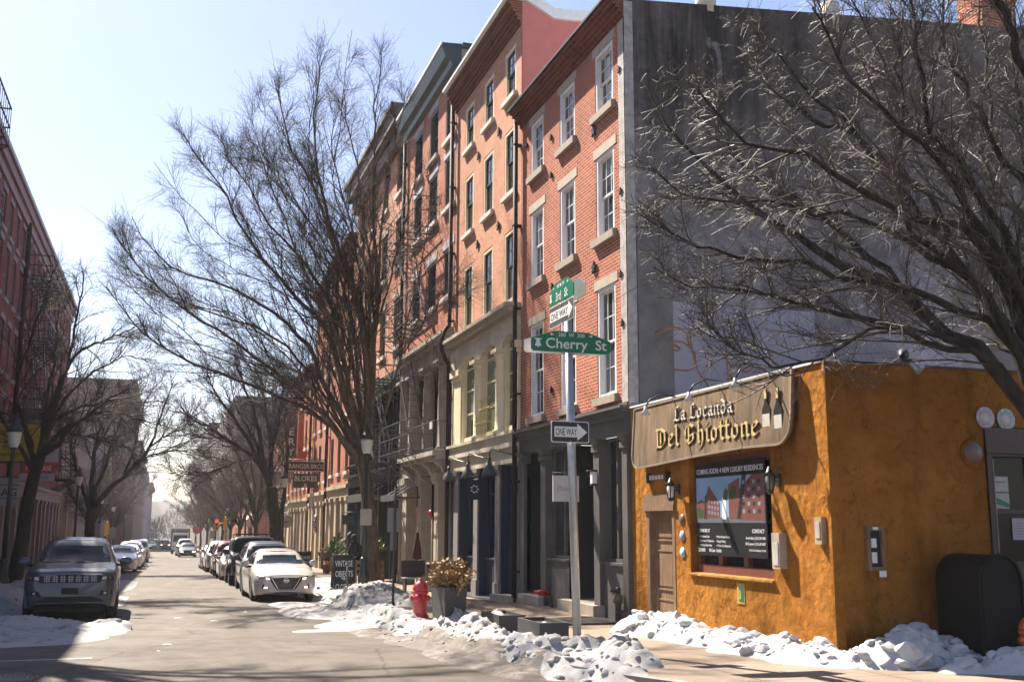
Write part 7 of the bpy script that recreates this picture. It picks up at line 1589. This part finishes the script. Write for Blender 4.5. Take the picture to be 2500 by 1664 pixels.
# ================================================================== vehicles (front at y = 0, facing -y)
TYRE = M_plain('tyre_rubber', (.018, .018, .018), .8, var=.3); RIM = M_plain('alloy_rim', (.35, .35, .36), .3, .8, var=.1); RIMB = M_plain('black_rim', (.03, .03, .03), .35, .3)
TRIM = M_plain('black_trim', (.007, .007, .008), .5, var=.2, spec=.25); CARGLASS = M_glass('car_glass', (.008, .014, .02), .03, 0, .12); CHROME = M_plain('chrome', (.6, .6, .62), .15, .95)
LENS = M_glass('headlamp_lens', (.42, .42, .42), .08, 0, .6); AMBER = M_plain('amber_lens', (.22, .10, .03), .2); PLATE = M_plain('number_plate', (.25, .27, .32), .4, var=.2)
LIT = NT('lit_headlamp'); LIT.set((.9, .8, .6), .3); LIT.b.inputs['Emission Color'].default_value = (1, .72, .38, 1); LIT.b.inputs['Emission Strength'].default_value = 1.6; LIT = LIT.m
def interp(keys, y):
    ks = [k[0] for k in keys]
    if y <= ks[0]: return keys[0][1]
    for (a, va), (b, vb) in zip(keys, keys[1:]):
        if y <= b:
            f = (y - a) / (b - a); f = f * f * (3 - 2 * f) if len(keys[0]) < 3 else f
            return va + (vb - va) * f
    return keys[-1][1]
def car_body(S):
    L = S['L']; axle = S['axles']; R = S['wr'] * 1.17
    ys = sorted(set(list(np.linspace(0, L, 70)) + [a + R * t for a in axle for t in np.linspace(-1.02, 1.02, 17)] + [.03, .06, .1, .15, L - .03, L - .08, L - .15]))
    ys = [y for y in ys if 0 <= y <= L]
    V, n = [], 13
    for y in ys:
        w = interp(S['w'], y); zb = interp(S['belt'], y); zr = interp(S['roof'], y); wr = interp(S['wr_'], y); z0 = interp(S['low'], y)
        h = max(.01, zr - zb); cab = min(1, h / .3)
        arch = 0
        for a in axle:
            d = y - a
            if abs(d) < R: arch = max(arch, S['wr'] + math.sqrt(R * R - d * d))
        zs = max(z0 + .07, arch); zm = max(.5 * (z0 + zb) - .02, arch + .012); zt = max(zb - .11, zm + .03)
        tuck = S.get('tuck', .03)
        half = [(0, z0 + .02), (w - .16, z0 + .01), (w - .05, max(z0, arch - .01)), (w - tuck, zs), (w, zm), (w - .008, zt), (w - .035, zb - .02), (w - .055 - .03 * cab, zb + .012),
                (wr + .05 + (w - .085 - wr - .05) * .25, zb + h * .72), (wr + .012, zb + h * .90), (wr - .06, zb + h * .975), (wr * .55, zr + .006), (0, zr + .014)]
        V.append([(x, y, z) for x, z in half])
    m = MB(); m.smooth = True
    pts = []
    for row in V: pts += row + [(-x, y, z) for x, y, z in row[::-1][1:-1]]
    k = 2 * n - 2; fs = []
    for i in range(len(ys) - 1):
        for j in range(k): fs.append((i * k + j, i * k + (j + 1) % k, (i + 1) * k + (j + 1) % k, (i + 1) * k + j))
    fs.append(tuple(range(k))[::-1]); e = (len(ys) - 1) * k; fs.append(tuple(range(e, e + k)))
    m.add(pts, fs); return m
def patch_mesh(bvh, outline, axis, off, mat_, name, step=.09, side=1, depth=.012):
    """outline (u, z): axis 'y' = seen from the front (u = x), axis 'x' = seen from the side (u = y); laid on the body"""
    bm = bmesh.new(); vs = [bm.verts.new((u, 0, z)) for u, z in outline]; f = bm.faces.new(vs)
    us = [p[0] for p in outline]; zs = [p[1] for p in outline]
    for lo, hi, nn in ((min(us), max(us), (1, 0, 0)), (min(zs), max(zs), (0, 0, 1))):
        q = lo + step
        while q < hi - 1e-4:
            bmesh.ops.bisect_plane(bm, geom=bm.verts[:] + bm.edges[:] + bm.faces[:], plane_co=[q * c for c in nn], plane_no=nn); q += step
    bmesh.ops.triangulate(bm, faces=bm.faces)
    last = None
    for v in bm.verts:
        u, z = v.co.x, v.co.z
        if axis == 'y': o, d = Vector((u, -3, z)), Vector((0, 1, 0))
        elif axis == '-y': o, d = Vector((u, 9, z)), Vector((0, -1, 0))
        else: o, d = Vector((side * 3, u, z)), Vector((-side, 0, 0))
        hit = bvh.ray_cast(o, d)[0]
        v.co = (hit - d * off) if hit else (Vector((u, last.y if last else .3, z)) if axis != 'x' else Vector((last.x if last else side * .8, u, z)))
        last = v.co
    r = bmesh.ops.extrude_face_region(bm, geom=bm.faces[:]); d = Vector((0, 1, 0)) if axis == 'y' else Vector((0, -1, 0)) if axis == '-y' else Vector((-side, 0, 0))
    for v in [g for g in r['geom'] if isinstance(g, bmesh.types.BMVert)]: v.co += d * depth
    bmesh.ops.recalc_face_normals(bm, faces=bm.faces)
    me = bpy.data.meshes.new(name); bm.to_mesh(me); bm.free(); me.materials.append(mat_)
    me.polygons.foreach_set('use_smooth', [True] * len(me.polygons)); me.set_sharp_from_angle(angle=R_(35)); return me
def mirror(o): return [(-u, z) for u, z in o][::-1]
def wheel_meshes(r, w, rim):
    key = ('wheel', r, w, rim.name)
    if key in WCACHE: return WCACHE[key]
    m = MB(); pr = [(r * .62, -w/2), (r * .9, -w/2), (r, -w/2 + .04), (r, w/2 - .04), (r * .9, w/2), (r * .62, w/2)]; m.lathe(pr, n=28); ty = m.mesh('tyre', TYRE)
    m = MB(); m.lathe([(r * .63, -w/2 + .01), (r * .63, w/2 - .02), (r * .56, w/2 - .02), (r * .54, w/2 - .08), (.0, w/2 - .08)], n=24)
    for i in range(5):
        a = i * 2 * math.pi / 5
        for da in (-.16, .16): m.bar((.03 * math.cos(a), .03 * math.sin(a), w/2 - .035), (r * .58 * math.cos(a + da), r * .58 * math.sin(a + da), w/2 - .03), .035, .03)
    m.lathe([(.05, w/2 - .06), (.05, w/2 - .01), (0, w/2 - .005)], n=12); ri = m.mesh('rim', rim)
    WCACHE[key] = (ty, ri); return WCACHE[key]
def make_car(name, label, cat, S, paint, group=None, dressing=None, rim=RIM):
    t = thing(name, label, cat, (0, 0, 0), 0, group)
    m = car_body(S); me = m.mesh('body', paint, sharp=38); body = put('body', me, t)
    bm = bmesh.new(); bm.from_mesh(me); bvh = BVHTree.FromBMesh(bm); bm.free()
    P = lambda nm, out, ax, mt, off=.006, par=body, side=1, step=.09, depth=.012: put(nm, patch_mesh(bvh, out, ax, off, mt, nm, step, side, depth), par)
    g = S['glass']
    ws = P('windscreen', g['ws'] + mirror(g['ws'])[0:0], 'y', CARGLASS, .004, t, step=.12)
    if 'rear' in g: P('rear_window', g['rear'], '-y', CARGLASS, .004, t, step=.15)
    for s in (1, -1):
        for o in g['side']: P('side_window', o, 'x', CARGLASS, .005, t, s, .15)
    for a in S['axles']:
        for s in (1, -1):
            w_ = put('wheel', *[wheel_meshes(S['wr'], S.get('ww', .23), rim)[0]], t, (s * (interp(S['w'], a) - .135), a, S['wr']), (0, R_(90 * s), 0)); w_.name = 'wheel'
            put('rim', wheel_meshes(S['wr'], S.get('ww', .23), rim)[1], w_)
    u = MB(); w = interp(S['w'], L_ := S['L'] / 2); u.box(-w + .26, w - .26, .35, S['L'] - .35, .2, .55); u.build('underbody', TRIM, t)
    for s in (1, -1):
        y, z, wd = S['mirror']; q = MB(); x = interp(S['w'], y)
        q.smooth = True; q.lathe([(0.0, -.10), (.07, -.075), (.09, 0), (.07, .075), (0, .1)], (0, 0, 0), 10)
        o = q.build('mirror', S.get('mirror_m', paint), t, (s * (x + wd * .55 - .02), y, z)); o.scale = (1.35 * wd / .2, .7, 1.0)
        mbx((s * (x - .1), s * (x + .08), y - .03, y + .03, z - .11, z - .05)).build('mirror_arm', TRIM, t)
    if dressing: dressing(t, body, P, S)
    return t
def grille_mat(name, c0, c1, sc):
    n = NT(name); vo = n.n('TexVoronoi'); vo.inputs['Scale'].default_value = sc; vo.inputs['Randomness'].default_value = 0; n.l(n.coords('Object', (1, .05, 1.4)), vo.inputs['Vector'])
    n.set(n.ramp(vo.outputs['Distance'], [(.3, c0), (.42, c1)]), .3, .3); return n.m
MESHG = grille_mat('honeycomb_grille', (.004, .004, .004), (.22, .22, .24), 20)
# --- dark grey SUV
SJ = dict(L=4.8, axles=(.95, 3.86), wr=.385, ww=.25,
  w=[(0, .70), (.06, .80), (.16, .88), (.35, .935), (.9, .965), (3.9, .965), (4.5, .92), (4.8, .84)],
  belt=[(0, .93), (.12, .985), (.4, 1.03), (1.4, 1.10), (3.6, 1.16), (4.8, 1.16)],
  roof=[(0, .965), (.1, 1.045), (.35, 1.10), (1.15, 1.17), (1.32, 1.19), (2.15, 1.70), (2.6, 1.755), (3.8, 1.73), (4.35, 1.66), (4.78, 1.2), (4.8, 1.18)],
  wr_=[(0, .60), (.3, .72), (1.2, .78), (2.1, .60), (3.8, .58), (4.8, .62)], low=[(0, .36), (.1, .30), (.5, .26), (4.4, .28), (4.8, .42)],
  glass=dict(ws=[(-.76, 1.20), (.76, 1.20), (.70, 1.42), (.585, 1.665), (.3, 1.69), (-.3, 1.69), (-.585, 1.665), (-.70, 1.42)],
             side=[[(1.55, 1.19), (2.5, 1.21), (2.5, 1.58), (2.25, 1.58)], [(2.56, 1.21), (3.4, 1.22), (3.4, 1.57), (2.56, 1.58)], [(3.46, 1.22), (4.2, 1.25), (3.95, 1.54), (3.46, 1.57)]], rear=[(-.6, 1.28), (.6, 1.28), (.5, 1.6), (-.5, 1.6)]), mirror=(1.55, 1.22, .24))
def dress_jeep(t, b, P, S):
    P('grille_surround', [(-.60, .80), (.60, .80), (.62, .95), (.5, .975), (-.5, .975), (-.62, .95)], 'y', TRIM, .004, t)
    for i in range(7):
        x = -.465 + .155 * i; P('grille_slot', rrect(x - .058, x + .058, .815, .95, .022), 'y', MESHG, .018, t)
    for s in (1, -1):
        o = [(.60 * 1, .835), (.84, .855), (.865, .95), (.64, .945)]; o = o if s > 0 else mirror(o)
        hl = P('headlight', o, 'y', TRIM, .008, t)
        P('lens', [(u * .985 if s else u, z) for u, z in ([(s * .63, .86), (s * .73, .865), (s * .73, .93), (s * .65, .925)][::s])], 'y', LENS, .016, hl, 1, .05)
        P('lens', [(s * .76, .87), (s * .81, .875), (s * .82, .93), (s * .765, .93)][::s], 'y', AMBER, .016, hl, 1, .05)
        o = [(.56, .52), (.84, .55), (.84, .64), (.62, .63)]; fg = P('fog_lamp', o if s > 0 else mirror(o), 'y', TRIM, .006, t); P('lens', [(s * .68, .56), (s * .73, .565), (s * .73, .60), (s * .68, .595)][::s], 'y', LENS, .014, fg, 1, .05)
    P('lower_grille', [(-.80, .31), (.80, .31), (.66, .44), (.46, .515), (-.46, .515), (-.66, .44)], 'y', TRIM, .006, t)
    P('plate', rrect(-.17, .17, .56, .70, .02), 'y', TRIM, .02, t)
    P('chin_trim', [(-.42, .535), (.42, .535), (.42, .55), (-.42, .55)], 'y', M_plain('dark_chrome', (.12, .12, .13), .25, .8), .012, t)
    for s in (1, -1):
        m = MB(); m.tube([(s * .56, 2.3, 1.76), (s * .57, 2.45, 1.80), (s * .56, 3.7, 1.79), (s * .55, 3.9, 1.74)], .018, 6); m.build('roof_rail', TRIM, t)
    m = MB(); m.tube([(-.7, 1.30, 1.205), (-.1, 1.24, 1.22)], .012, 5); m.tube([(.0, 1.30, 1.205), (.6, 1.26, 1.22)], .012, 5); m.build('wipers', TRIM, t)
    text('JEEP', t, (0, .075, 1.0), .055, TRIM, 1.1, .01).rotation_euler = (R_(-50), 0, 0)
jeep = make_car('parked_suv', 'dark grey SUV with seven-slot grille parked at the left kerb', 'SUV', SJ, M_paint('dark_grey_paint', (.022, .033, .055), .36, .0, .6), None, dress_jeep, RIMB)
jeep.location = (-1.84, 24.9, gz(25.2) + .01); jeep.rotation_euler = (R_(-.9), 0, R_(1.5))
# --- white sedan
SS = dict(L=4.64, axles=(.93, 3.64), wr=.325, ww=.21,
  w=[(0, .55), (.04, .68), (.12, .78), (.3, .86), (.8, .905), (3.6, .905), (4.3, .85), (4.64, .74)],
  belt=[(0, .64), (.15, .70), (.6, .80), (1.4, .91), (3.2, .98), (4.64, .97)],
  roof=[(0, .665), (.08, .735), (.3, .80), (.9, .92), (1.28, .985), (1.45, 1.03), (2.25, 1.40), (2.75, 1.445), (3.3, 1.40), (4.05, 1.10), (4.4, 1.04), (4.64, .99)],
  wr_=[(0, .45), (.3, .62), (1.2, .72), (2.2, .55), (3.3, .52), (4.1, .62), (4.64, .6)], low=[(0, .26), (.08, .20), (.5, .17), (4.2, .19), (4.64, .34)],
  glass=dict(ws=[(-.70, 1.01), (.70, 1.01), (.66, 1.16), (.54, 1.36), (.3, 1.385), (-.3, 1.385), (-.54, 1.36), (-.66, 1.16)],
             side=[[(1.6, 1.0), (2.6, 1.02), (2.6, 1.33), (2.3, 1.32)], [(2.66, 1.02), (3.5, 1.06), (3.25, 1.28), (2.66, 1.33)]], rear=[(-.55, 1.12), (.55, 1.12), (.45, 1.34), (-.45, 1.34)]), mirror=(1.62, 1.02, .2))
def dress_sedan(t, b, P, S):
    v = [(-.40, .655), (.40, .655), (.40, .60), (.24, .335), (-.24, .335), (-.40, .60)]
    P('grille', v, 'y', grille_mat('dark_mesh', (.004, .004, .004), (.05, .05, .05), 30), .004, t)
    for s in (1, -1):
        o = [(s * .36, .68), (s * .50, .68), (s * .27, .34), (s * .20, .34)][::-s]; P('grille_blade', o, 'y', TRIM, .014, t)
        o = [(s * .385, .655), (s * .41, .655), (s * .225, .345), (s * .205, .345)][::-s]; P('chrome_strip', o, 'y', CHROME, .02, t, 1, .06)
        o = [(s * .42, .60), (s * .74, .655), (s * .80, .72), (s * .60, .705), (s * .46, .655)][::s]; hl = P('headlight', o, 'y', TRIM, .006, t, 1, .07)
        P('lens', [(s * .45, .61), (s * .55, .625), (s * .56, .665), (s * .47, .65)][::s], 'y', LIT, .014, hl, 1, .05); P('lens', [(s * .57, .632), (s * .73, .665), (s * .77, .708), (s * .58, .68)][::s], 'y', LENS, .014, hl, 1, .05)
        o = [(s * .44, .37), (s * .66, .36), (s * .64, .50), (s * .62, .50), (s * .60, .42)][::s]; fg = P('fog_lamp', o, 'y', TRIM, .006, t, 1, .07); P('lens', [(s * .51, .375), (s * .61, .375), (s * .60, .41), (s * .52, .41)][::s], 'y', LIT, .014, fg, 1, .05)
    P('lower_grille', [(-.30, .255), (.30, .255), (.26, .32), (-.26, .32)], 'y', TRIM, .006, t); P('chin_trim', [(-.33, .235), (.33, .235), (.33, .252), (-.33, .252)], 'y', CHROME, .012, t)
    P('plate', rrect(-.14, .14, .40, .52, .015), 'y', M_plain('dark_plate', (.05, .05, .055), .4), .02, t)
    m = MB(); m.lathe([(.075, -.006), (.075, .006), (.058, .006), (.058, -.004)], n=20); o = m.build('emblem', CHROME, t, (0, -.03, .585)); o.rotation_euler = (R_(90), 0, 0); mbx((-.09, .09, -.045, -.03, .572, .598)).build('emblem_bar', CHROME, t)
sed = make_car('parked_sedan', 'white sedan with V-shaped grille, first in the right-hand parked row', 'car', SS, M_paint('pearl_white', (.46, .42, .40), .3, 0), None, dress_sedan, RIM)
sed.location = (3.34, 30.9, gz(30.9)); sed.rotation_euler = (R_(-.9), 0, R_(1.2))
# --- generic cars
def dress_generic(lit=False):
    def f(t, b, P, S):
        wf = S['w'][2][1]; zf = S['belt'][0][1]; z0 = S['low'][0][1]
        P('grille', rrect(-wf * .42, wf * .42, z0 + (zf - z0) * .52, z0 + (zf - z0) * .92, .03), 'y', TRIM, .006, t)
        P('lower_grille', rrect(-wf * .62, wf * .62, z0 + .03, z0 + (zf - z0) * .32, .03), 'y', TRIM, .006, t)
        for s in (1, -1):
            P('headlight', [(s * wf * .52, zf - .14), (s * wf * .95, zf - .10), (s * wf * .97, zf - .01), (s * wf * .60, zf - .03)][::s], 'y', LIT if lit else LENS, .008, t, 1, .07)
        P('plate', rrect(-.16, .16, z0 + (zf - z0) * .36, z0 + (zf - z0) * .5, .01), 'y', PLATE, .016, t)
    return f
def suv_spec(L=4.65, H=1.68, W_=.92, hood=1.0, wr=.36):
    return dict(L=L, axles=(.9, L - .95), wr=wr, ww=.23, w=[(0, W_ * .75), (.06, W_ * .85), (.2, W_ * .94), (.8, W_), (L - .8, W_), (L, W_ * .88)],
      belt=[(0, hood - .10), (.3, hood - .03), (1.3, hood + .05), (L, hood + .12)], roof=[(0, hood - .06), (.15, hood + .0), (1.0, hood + .08), (1.2, hood + .10), (1.95, H - .06), (2.4, H), (L - .9, H - .02), (L - .35, H - .12), (L - .03, hood + .16), (L, hood + .13)],
      wr_=[(0, W_ * .64), (.4, W_ * .78), (1.1, W_ * .82), (2, W_ * .64), (L - .5, W_ * .62), (L, W_ * .68)], low=[(0, .32), (.1, .26), (.5, .23), (L - .4, .25), (L, .4)],
      glass=dict(ws=[(-W_ * .80, hood + .12), (W_ * .80, hood + .12), (W_ * .74, hood + .32), (W_ * .60, H - .09), (-W_ * .60, H - .09), (-W_ * .74, hood + .32)],
                 side=[[(1.5, hood + .12), (2.35, hood + .13), (2.35, H - .15), (2.1, H - .16)], [(2.41, hood + .13), (3.3, hood + .15), (3.3, H - .15), (2.41, H - .15)], [(3.36, hood + .15), (L - .45, hood + .2), (L - .7, H - .17), (3.36, H - .15)]]), mirror=(1.45, hood + .13, .2))
def sed_spec(L=4.6):
    s = dict(SS); s['L'] = 4.64; return s
PAINTS = {}
def paint(nm, c, metal=.2, rough=.35):
    if nm not in PAINTS: PAINTS[nm] = M_paint(nm, c, rough, metal)
    return PAINTS[nm]
# black boxy SUV
SB = dict(L=4.55, axles=(.85, 3.75), wr=.41, ww=.27, w=[(0, .80), (.05, .88), (.15, .93), (.6, .96), (4.4, .96), (4.55, .92)], belt=[(0, 1.06), (.2, 1.10), (1.5, 1.15), (4.55, 1.17)],
  roof=[(0, 1.08), (.1, 1.14), (1.35, 1.19), (1.5, 1.21), (1.85, 1.80), (2.1, 1.84), (4.3, 1.82), (4.5, 1.7), (4.55, 1.2)], wr_=[(0, .74), (.3, .84), (1.4, .84), (1.85, .74), (4.3, .74), (4.55, .76)], low=[(0, .5), (.1, .42), (.5, .36), (4.3, .38), (4.55, .5)],
  glass=dict(ws=[(-.80, 1.24), (.80, 1.24), (.76, 1.5), (.70, 1.75), (-.70, 1.75), (-.76, 1.5)], side=[[(1.75, 1.24), (2.7, 1.24), (2.7, 1.68), (1.95, 1.68)], [(2.76, 1.24), (3.6, 1.24), (3.6, 1.68), (2.76, 1.68)]]), mirror=(1.7, 1.27, .24))
def dress_boxy(t, b, P, S):
    P('grille', rrect(-.78, .78, .80, 1.0, .04), 'y', TRIM, .006, t)
    for s in (1, -1):
        m = MB(); m.lathe([(.12, -.01), (.12, .01), (.1, .015), (0, .015)], n=18); o = m.build('headlight', LENS, t, (s * .62, -.03, .9)); o.rotation_euler = (R_(90), 0, 0)
        q = MB(); x = interp(S['w'], .85); q.tube([(s * (x + .02), .85 + .5 * math.cos(a), .42 + .5 * math.sin(a)) for a in np.linspace(.1, 3.05, 12)], .06, 6); q.build('fender_flare', TRIM, t)
    P('bumper', rrect(-.85, .85, .52, .72, .04), 'y', TRIM, .05, t, depth=.08); m = MB()
    for x in (-.68, .68): m.bar((x, 1.9, 1.92), (x, 4.2, 1.92), .05)
    for y in np.arange(1.95, 4.2, .38): m.bar((-.68, y, 1.93), (.68, y, 1.93), .04)
    for x in (-.68, .68):
        for y in (2.0, 4.1): m.bar((x, y, 1.80), (x, y, 1.92), .03)
    m.build('roof_rack', TRIM, t)
def dress_plain(lit=False): return dress_generic(lit)
row = [
 ('parked_suv', 'blue-black SUV with roof rails right behind the white sedan', 'SUV', suv_spec(4.7, 1.66, .93), paint('blue_black', (.02, .025, .035)), (3.42, 36.3), None),
 ('parked_suv', 'black boxy SUV with roof rack, tallest in the right-hand parked row', 'SUV', SB, paint('black_paint', (.02, .024, .025), .1), (3.40, 41.9), dress_boxy),
 ('parked_sedan', 'silver car mostly hidden behind the black boxy SUV', 'car', SS, paint('silver_paint', (.40, .40, .41), .5), (3.26, 47.6), None),
 ('parked_suv', 'red SUV in the middle of the right-hand parked row', 'SUV', suv_spec(4.5, 1.66, .91), paint('brick_red_paint', (.30, .045, .035), .2), (3.24, 53.6), None),
 ('parked_suv', 'silver SUV just behind the red one', 'SUV', suv_spec(4.6, 1.66, .91), paint('silver_paint', (.40, .40, .41), .5), (3.10, 59.9), None),
 ('parked_sedan', 'pale grey car, last of the right-hand parked row before the gap', 'car', SS, paint('grey_beige_paint', (.30, .28, .26), .4), (3.05, 66), None),
 ('parked_sedan', 'white sedan, first in the left-hand row behind the grey SUV, its bonnet in the sun', 'car', SS, paint('cold_white_paint', (.58, .58, .60), .0), (-2.15, 60.5), None),
 ('parked_sedan', 'second white car in the left-hand row', 'car', SS, paint('cold_white_paint', (.58, .58, .60), .0), (-2.05, 67), None),
 ('parked_suv', 'white SUV in the left-hand row, its roof above the white sedans', 'SUV', suv_spec(4.6, 1.62, .91), paint('cold_white_paint', (.58, .58, .60), .0), (-2.0, 73), None),
 ('parked_sedan', 'slate blue car behind the three white ones on the left', 'car', SS, paint('slate_blue_paint', (.09, .12, .17), .4), (-2.15, 80.5), None),
 ('parked_suv', 'dark van-like SUV standing beyond the slate blue car', 'SUV', suv_spec(4.7, 1.72, .93), paint('blue_black', (.02, .025, .035)), (-1.95, 87), None),
 ('parked_sedan', 'pale car across the side street in the left-hand row', 'car', SS, paint('silver_paint', (.40, .40, .41), .5), (-2.1, 108), None),
 ('parked_suv', 'white SUV across the side street in the left-hand row', 'SUV', suv_spec(4.7, 1.75, .93), paint('cold_white_paint', (.58, .58, .60), .0), (-2.2, 115), None),
 ('parked_suv', 'farthest pale SUV of the left-hand row', 'SUV', suv_spec(4.7, 1.8, .93), paint('silver_paint', (.40, .40, .41), .5), (-2.4, 131), None),
 ('sedan', 'dark sedan driving towards the camera at the right of the lane', 'car', SS, paint('blue_black', (.02, .025, .035)), (2.35, 112), 'lit'),
 ('suv', 'white SUV driving close behind the dark sedan', 'SUV', suv_spec(4.9, 1.85, .98, 1.1), paint('cold_white_paint', (.58, .58, .60), .0), (2.3, 122), None),
 ('suv', 'small far black SUV alone in the middle of the lane', 'SUV', suv_spec(4.7, 1.75, .95), paint('black_paint', (.02, .024, .025), .1), (.35, 205), 'lit'),
 ('sedan', 'tiny far silver car beside the far black SUV', 'car', SS, paint('silver_paint', (.40, .40, .41), .5), (-2.2, 222), None),
 ('sedan', 'tiny far dark red car right of the far black SUV', 'car', SS, paint('brick_red_paint', (.30, .045, .035), .2), (2.2, 232), None),
]
PROTO = {}
for nm, lb, ct, S, pt, (x, y), dr in row:
    key = (nm, id(S) if S in (SB,) else tuple(map(str, (S['L'], S['roof'][5], S['w'][3]))), pt.name, dr == 'lit')
    if key in PROTO: t = copy_tree(PROTO[key]); t['label'] = lb; t.name = nm
    else: t = make_car(nm, lb, ct, S, pt, None, dr if callable(dr) else dress_generic(dr == 'lit')); PROTO[key] = t
    if y > 36: t['group'] = 'cars along the street' 
    t.location = (x, y, gz(y)); t.rotation_euler = (R_(-.9), 0, R_(rnd.uniform(-.8, .8)))
# --- box truck behind the white SUV
t = thing('box_truck', 'dark box truck rising behind the white SUV in the lane', 'truck', (2.0, 141, gz(141))); t.rotation_euler = (R_(-.9), 0, 0)
DKB = paint('dark_blue_paint', (.025, .03, .04), .1)
mbx((-1.15, 1.15, 1.6, 7.5, .9, 3.1)).build('cargo_box', DKB, t); mbx((-1.17, 1.17, 1.55, 7.5, 3.1, 3.25)).build('roof', COPING, t)
m = MB(); m.hexa([(-1.0, 0, .5), (1.0, 0, .5), (1.0, 1.58, .5), (-1.0, 1.58, .5)], [(-.95, .15, 2.5), (.95, .15, 2.5), (.95, 1.58, 2.6), (-.95, 1.58, 2.6)]); m.build('cab', paint('cold_white_paint', (.58, .58, .60), 0), t)
m = MB(); m.quad((-.85, .06, 1.5), (.85, .06, 1.5), (.82, .12, 2.3), (-.82, .12, 2.3)); m.build('windscreen', CARGLASS, t, fix=False); mbx((-.6, .6, -.03, .0, .75, 1.1)).build('grille', TRIM, t)
for s in (1, -1):
    mbx((s * .68, s * .93, -.02, .01, .8, 1.0)).build('headlight', LENS, t)
    for y in (.9, 6.0): w_ = put('wheel', wheel_meshes(.45, .28, RIM)[0], t, (s * .9, y, .45), (0, R_(90 * s), 0)); put('rim', wheel_meshes(.45, .28, RIM)[1], w_)
# ================================================================== person in black behind the lamp post
def person(label, loc, rz):
    J = {'pelvis': (0, 0, .93), 'waist': (0, -.02, 1.06), 'chest': (0, -.10, 1.26), 'neck': (0, -.17, 1.44), 'headb': (0, -.20, 1.52), 'head': (0, -.22, 1.62), 'crown': (0, -.20, 1.72),
         'shl': (-.19, -.13, 1.38), 'ell': (-.25, -.16, 1.10), 'wrl': (-.16, -.36, 1.0), 'hal': (-.12, -.43, 1.0), 'shr': (.19, -.13, 1.38), 'elr': (.26, -.12, 1.10), 'wrr': (.18, -.33, .98), 'har': (.14, -.40, .98),
         'hil': (-.10, 0, .88), 'knl': (-.12, -.08, .50), 'anl': (-.12, .05, .09), 'tol': (-.13, -.10, .04), 'hir': (.10, 0, .88), 'knr': (.12, -.02, .50), 'anr': (.13, .09, .09), 'tor': (.14, -.05, .04)}
    E = [('pelvis','waist'),('waist','chest'),('chest','neck'),('neck','headb'),('headb','head'),('head','crown'),('chest','shl'),('shl','ell'),('ell','wrl'),('wrl','hal'),('chest','shr'),('shr','elr'),('elr','wrr'),('wrr','har'),
         ('pelvis','hil'),('hil','knl'),('knl','anl'),('anl','tol'),('pelvis','hir'),('hir','knr'),('knr','anr'),('anr','tor')]
    Rr = dict(pelvis=(.16, .12), waist=(.155, .115), chest=(.18, .13), neck=(.06, .06), headb=(.065, .07), head=(.078, .095), crown=(.05, .06), shl=(.075, .075), ell=(.055, .055), wrl=(.036, .036), hal=(.04, .03), shr=(.075, .075), elr=(.055, .055), wrr=(.036, .036), har=(.04, .03), hil=(.10, .10), knl=(.07, .07), anl=(.05, .05), tol=(.045, .04), hir=(.10, .10), knr=(.07, .07), anr=(.05, .05), tor=(.045, .04))
    nm = list(J); me = bpy.data.meshes.new('body'); me.from_pydata([J[k] for k in nm], [(nm.index(a), nm.index(b)) for a, b in E], [])
    root = thing('person', label, 'person', loc, rz)
    o = put('body', me, root); md = o.modifiers.new('skin', 'SKIN'); o.modifiers.new('sub', 'SUBSURF').render_levels = 2; o.modifiers['sub'].levels = 2
    for i, k in enumerate(nm): me.skin_vertices[0].data[i].radius = Rr[k]; me.skin_vertices[0].data[i].use_root = (k == 'pelvis')
    dg = bpy.context.evaluated_depsgraph_get(); mm = bpy.data.meshes.new_from_object(o.evaluated_get(dg)); o.modifiers.clear(); o.data = mm
    SKIN = M_plain('skin', (.20, .115, .08), .55, var=.1); CLOTH = M_plain('black_clothing', (.012, .012, .016), .85, var=.3)
    mm.materials.clear(); mm.materials.append(CLOTH); mm.materials.append(SKIN)
    for p in mm.polygons:
        c = p.center; p.use_smooth = True
        if (c.z > 1.49 and c.y < -.13) or (c.y < -.38 and abs(c.z - 1) < .12): p.material_index = 1
    m = MB(); m.smooth = True; m.lathe([(.02, .125), (.07, .11), (.10, .06), (.108, 0), (.10, -.07), (.07, -.13)], (0, -.185, 1.62), 14); h = m.build('hood', M_plain('hood_cloth', (.014, .014, .018), .9), root)
    return root
person('person in black hooded clothing bending forward behind the VINTAGE sandwich board', (5.98, 34.6, gz(34.6) + .14), R_(-55))
# ================================================================== winter haze
m = MB(); m.box(-320, 320, -70, 860, gz(480) - 1.2, 27.5)
hz = bpy.data.materials.new('haze'); hz.use_nodes = True; hz.node_tree.nodes.clear()
pv = hz.node_tree.nodes.new('ShaderNodeVolumePrincipled'); ou = hz.node_tree.nodes.new('ShaderNodeOutputMaterial'); hz.node_tree.links.new(pv.outputs[0], ou.inputs['Volume'])
pv.inputs['Density'].default_value = .00035; pv.inputs['Color'].default_value = (.92, .93, .97, 1); pv.inputs['Anisotropy'].default_value = .1
tag(m.build('haze', hz), 'thin pale winter haze over the far street', 'haze', kind='stuff')
SC.cycles.volume_bounces = 0
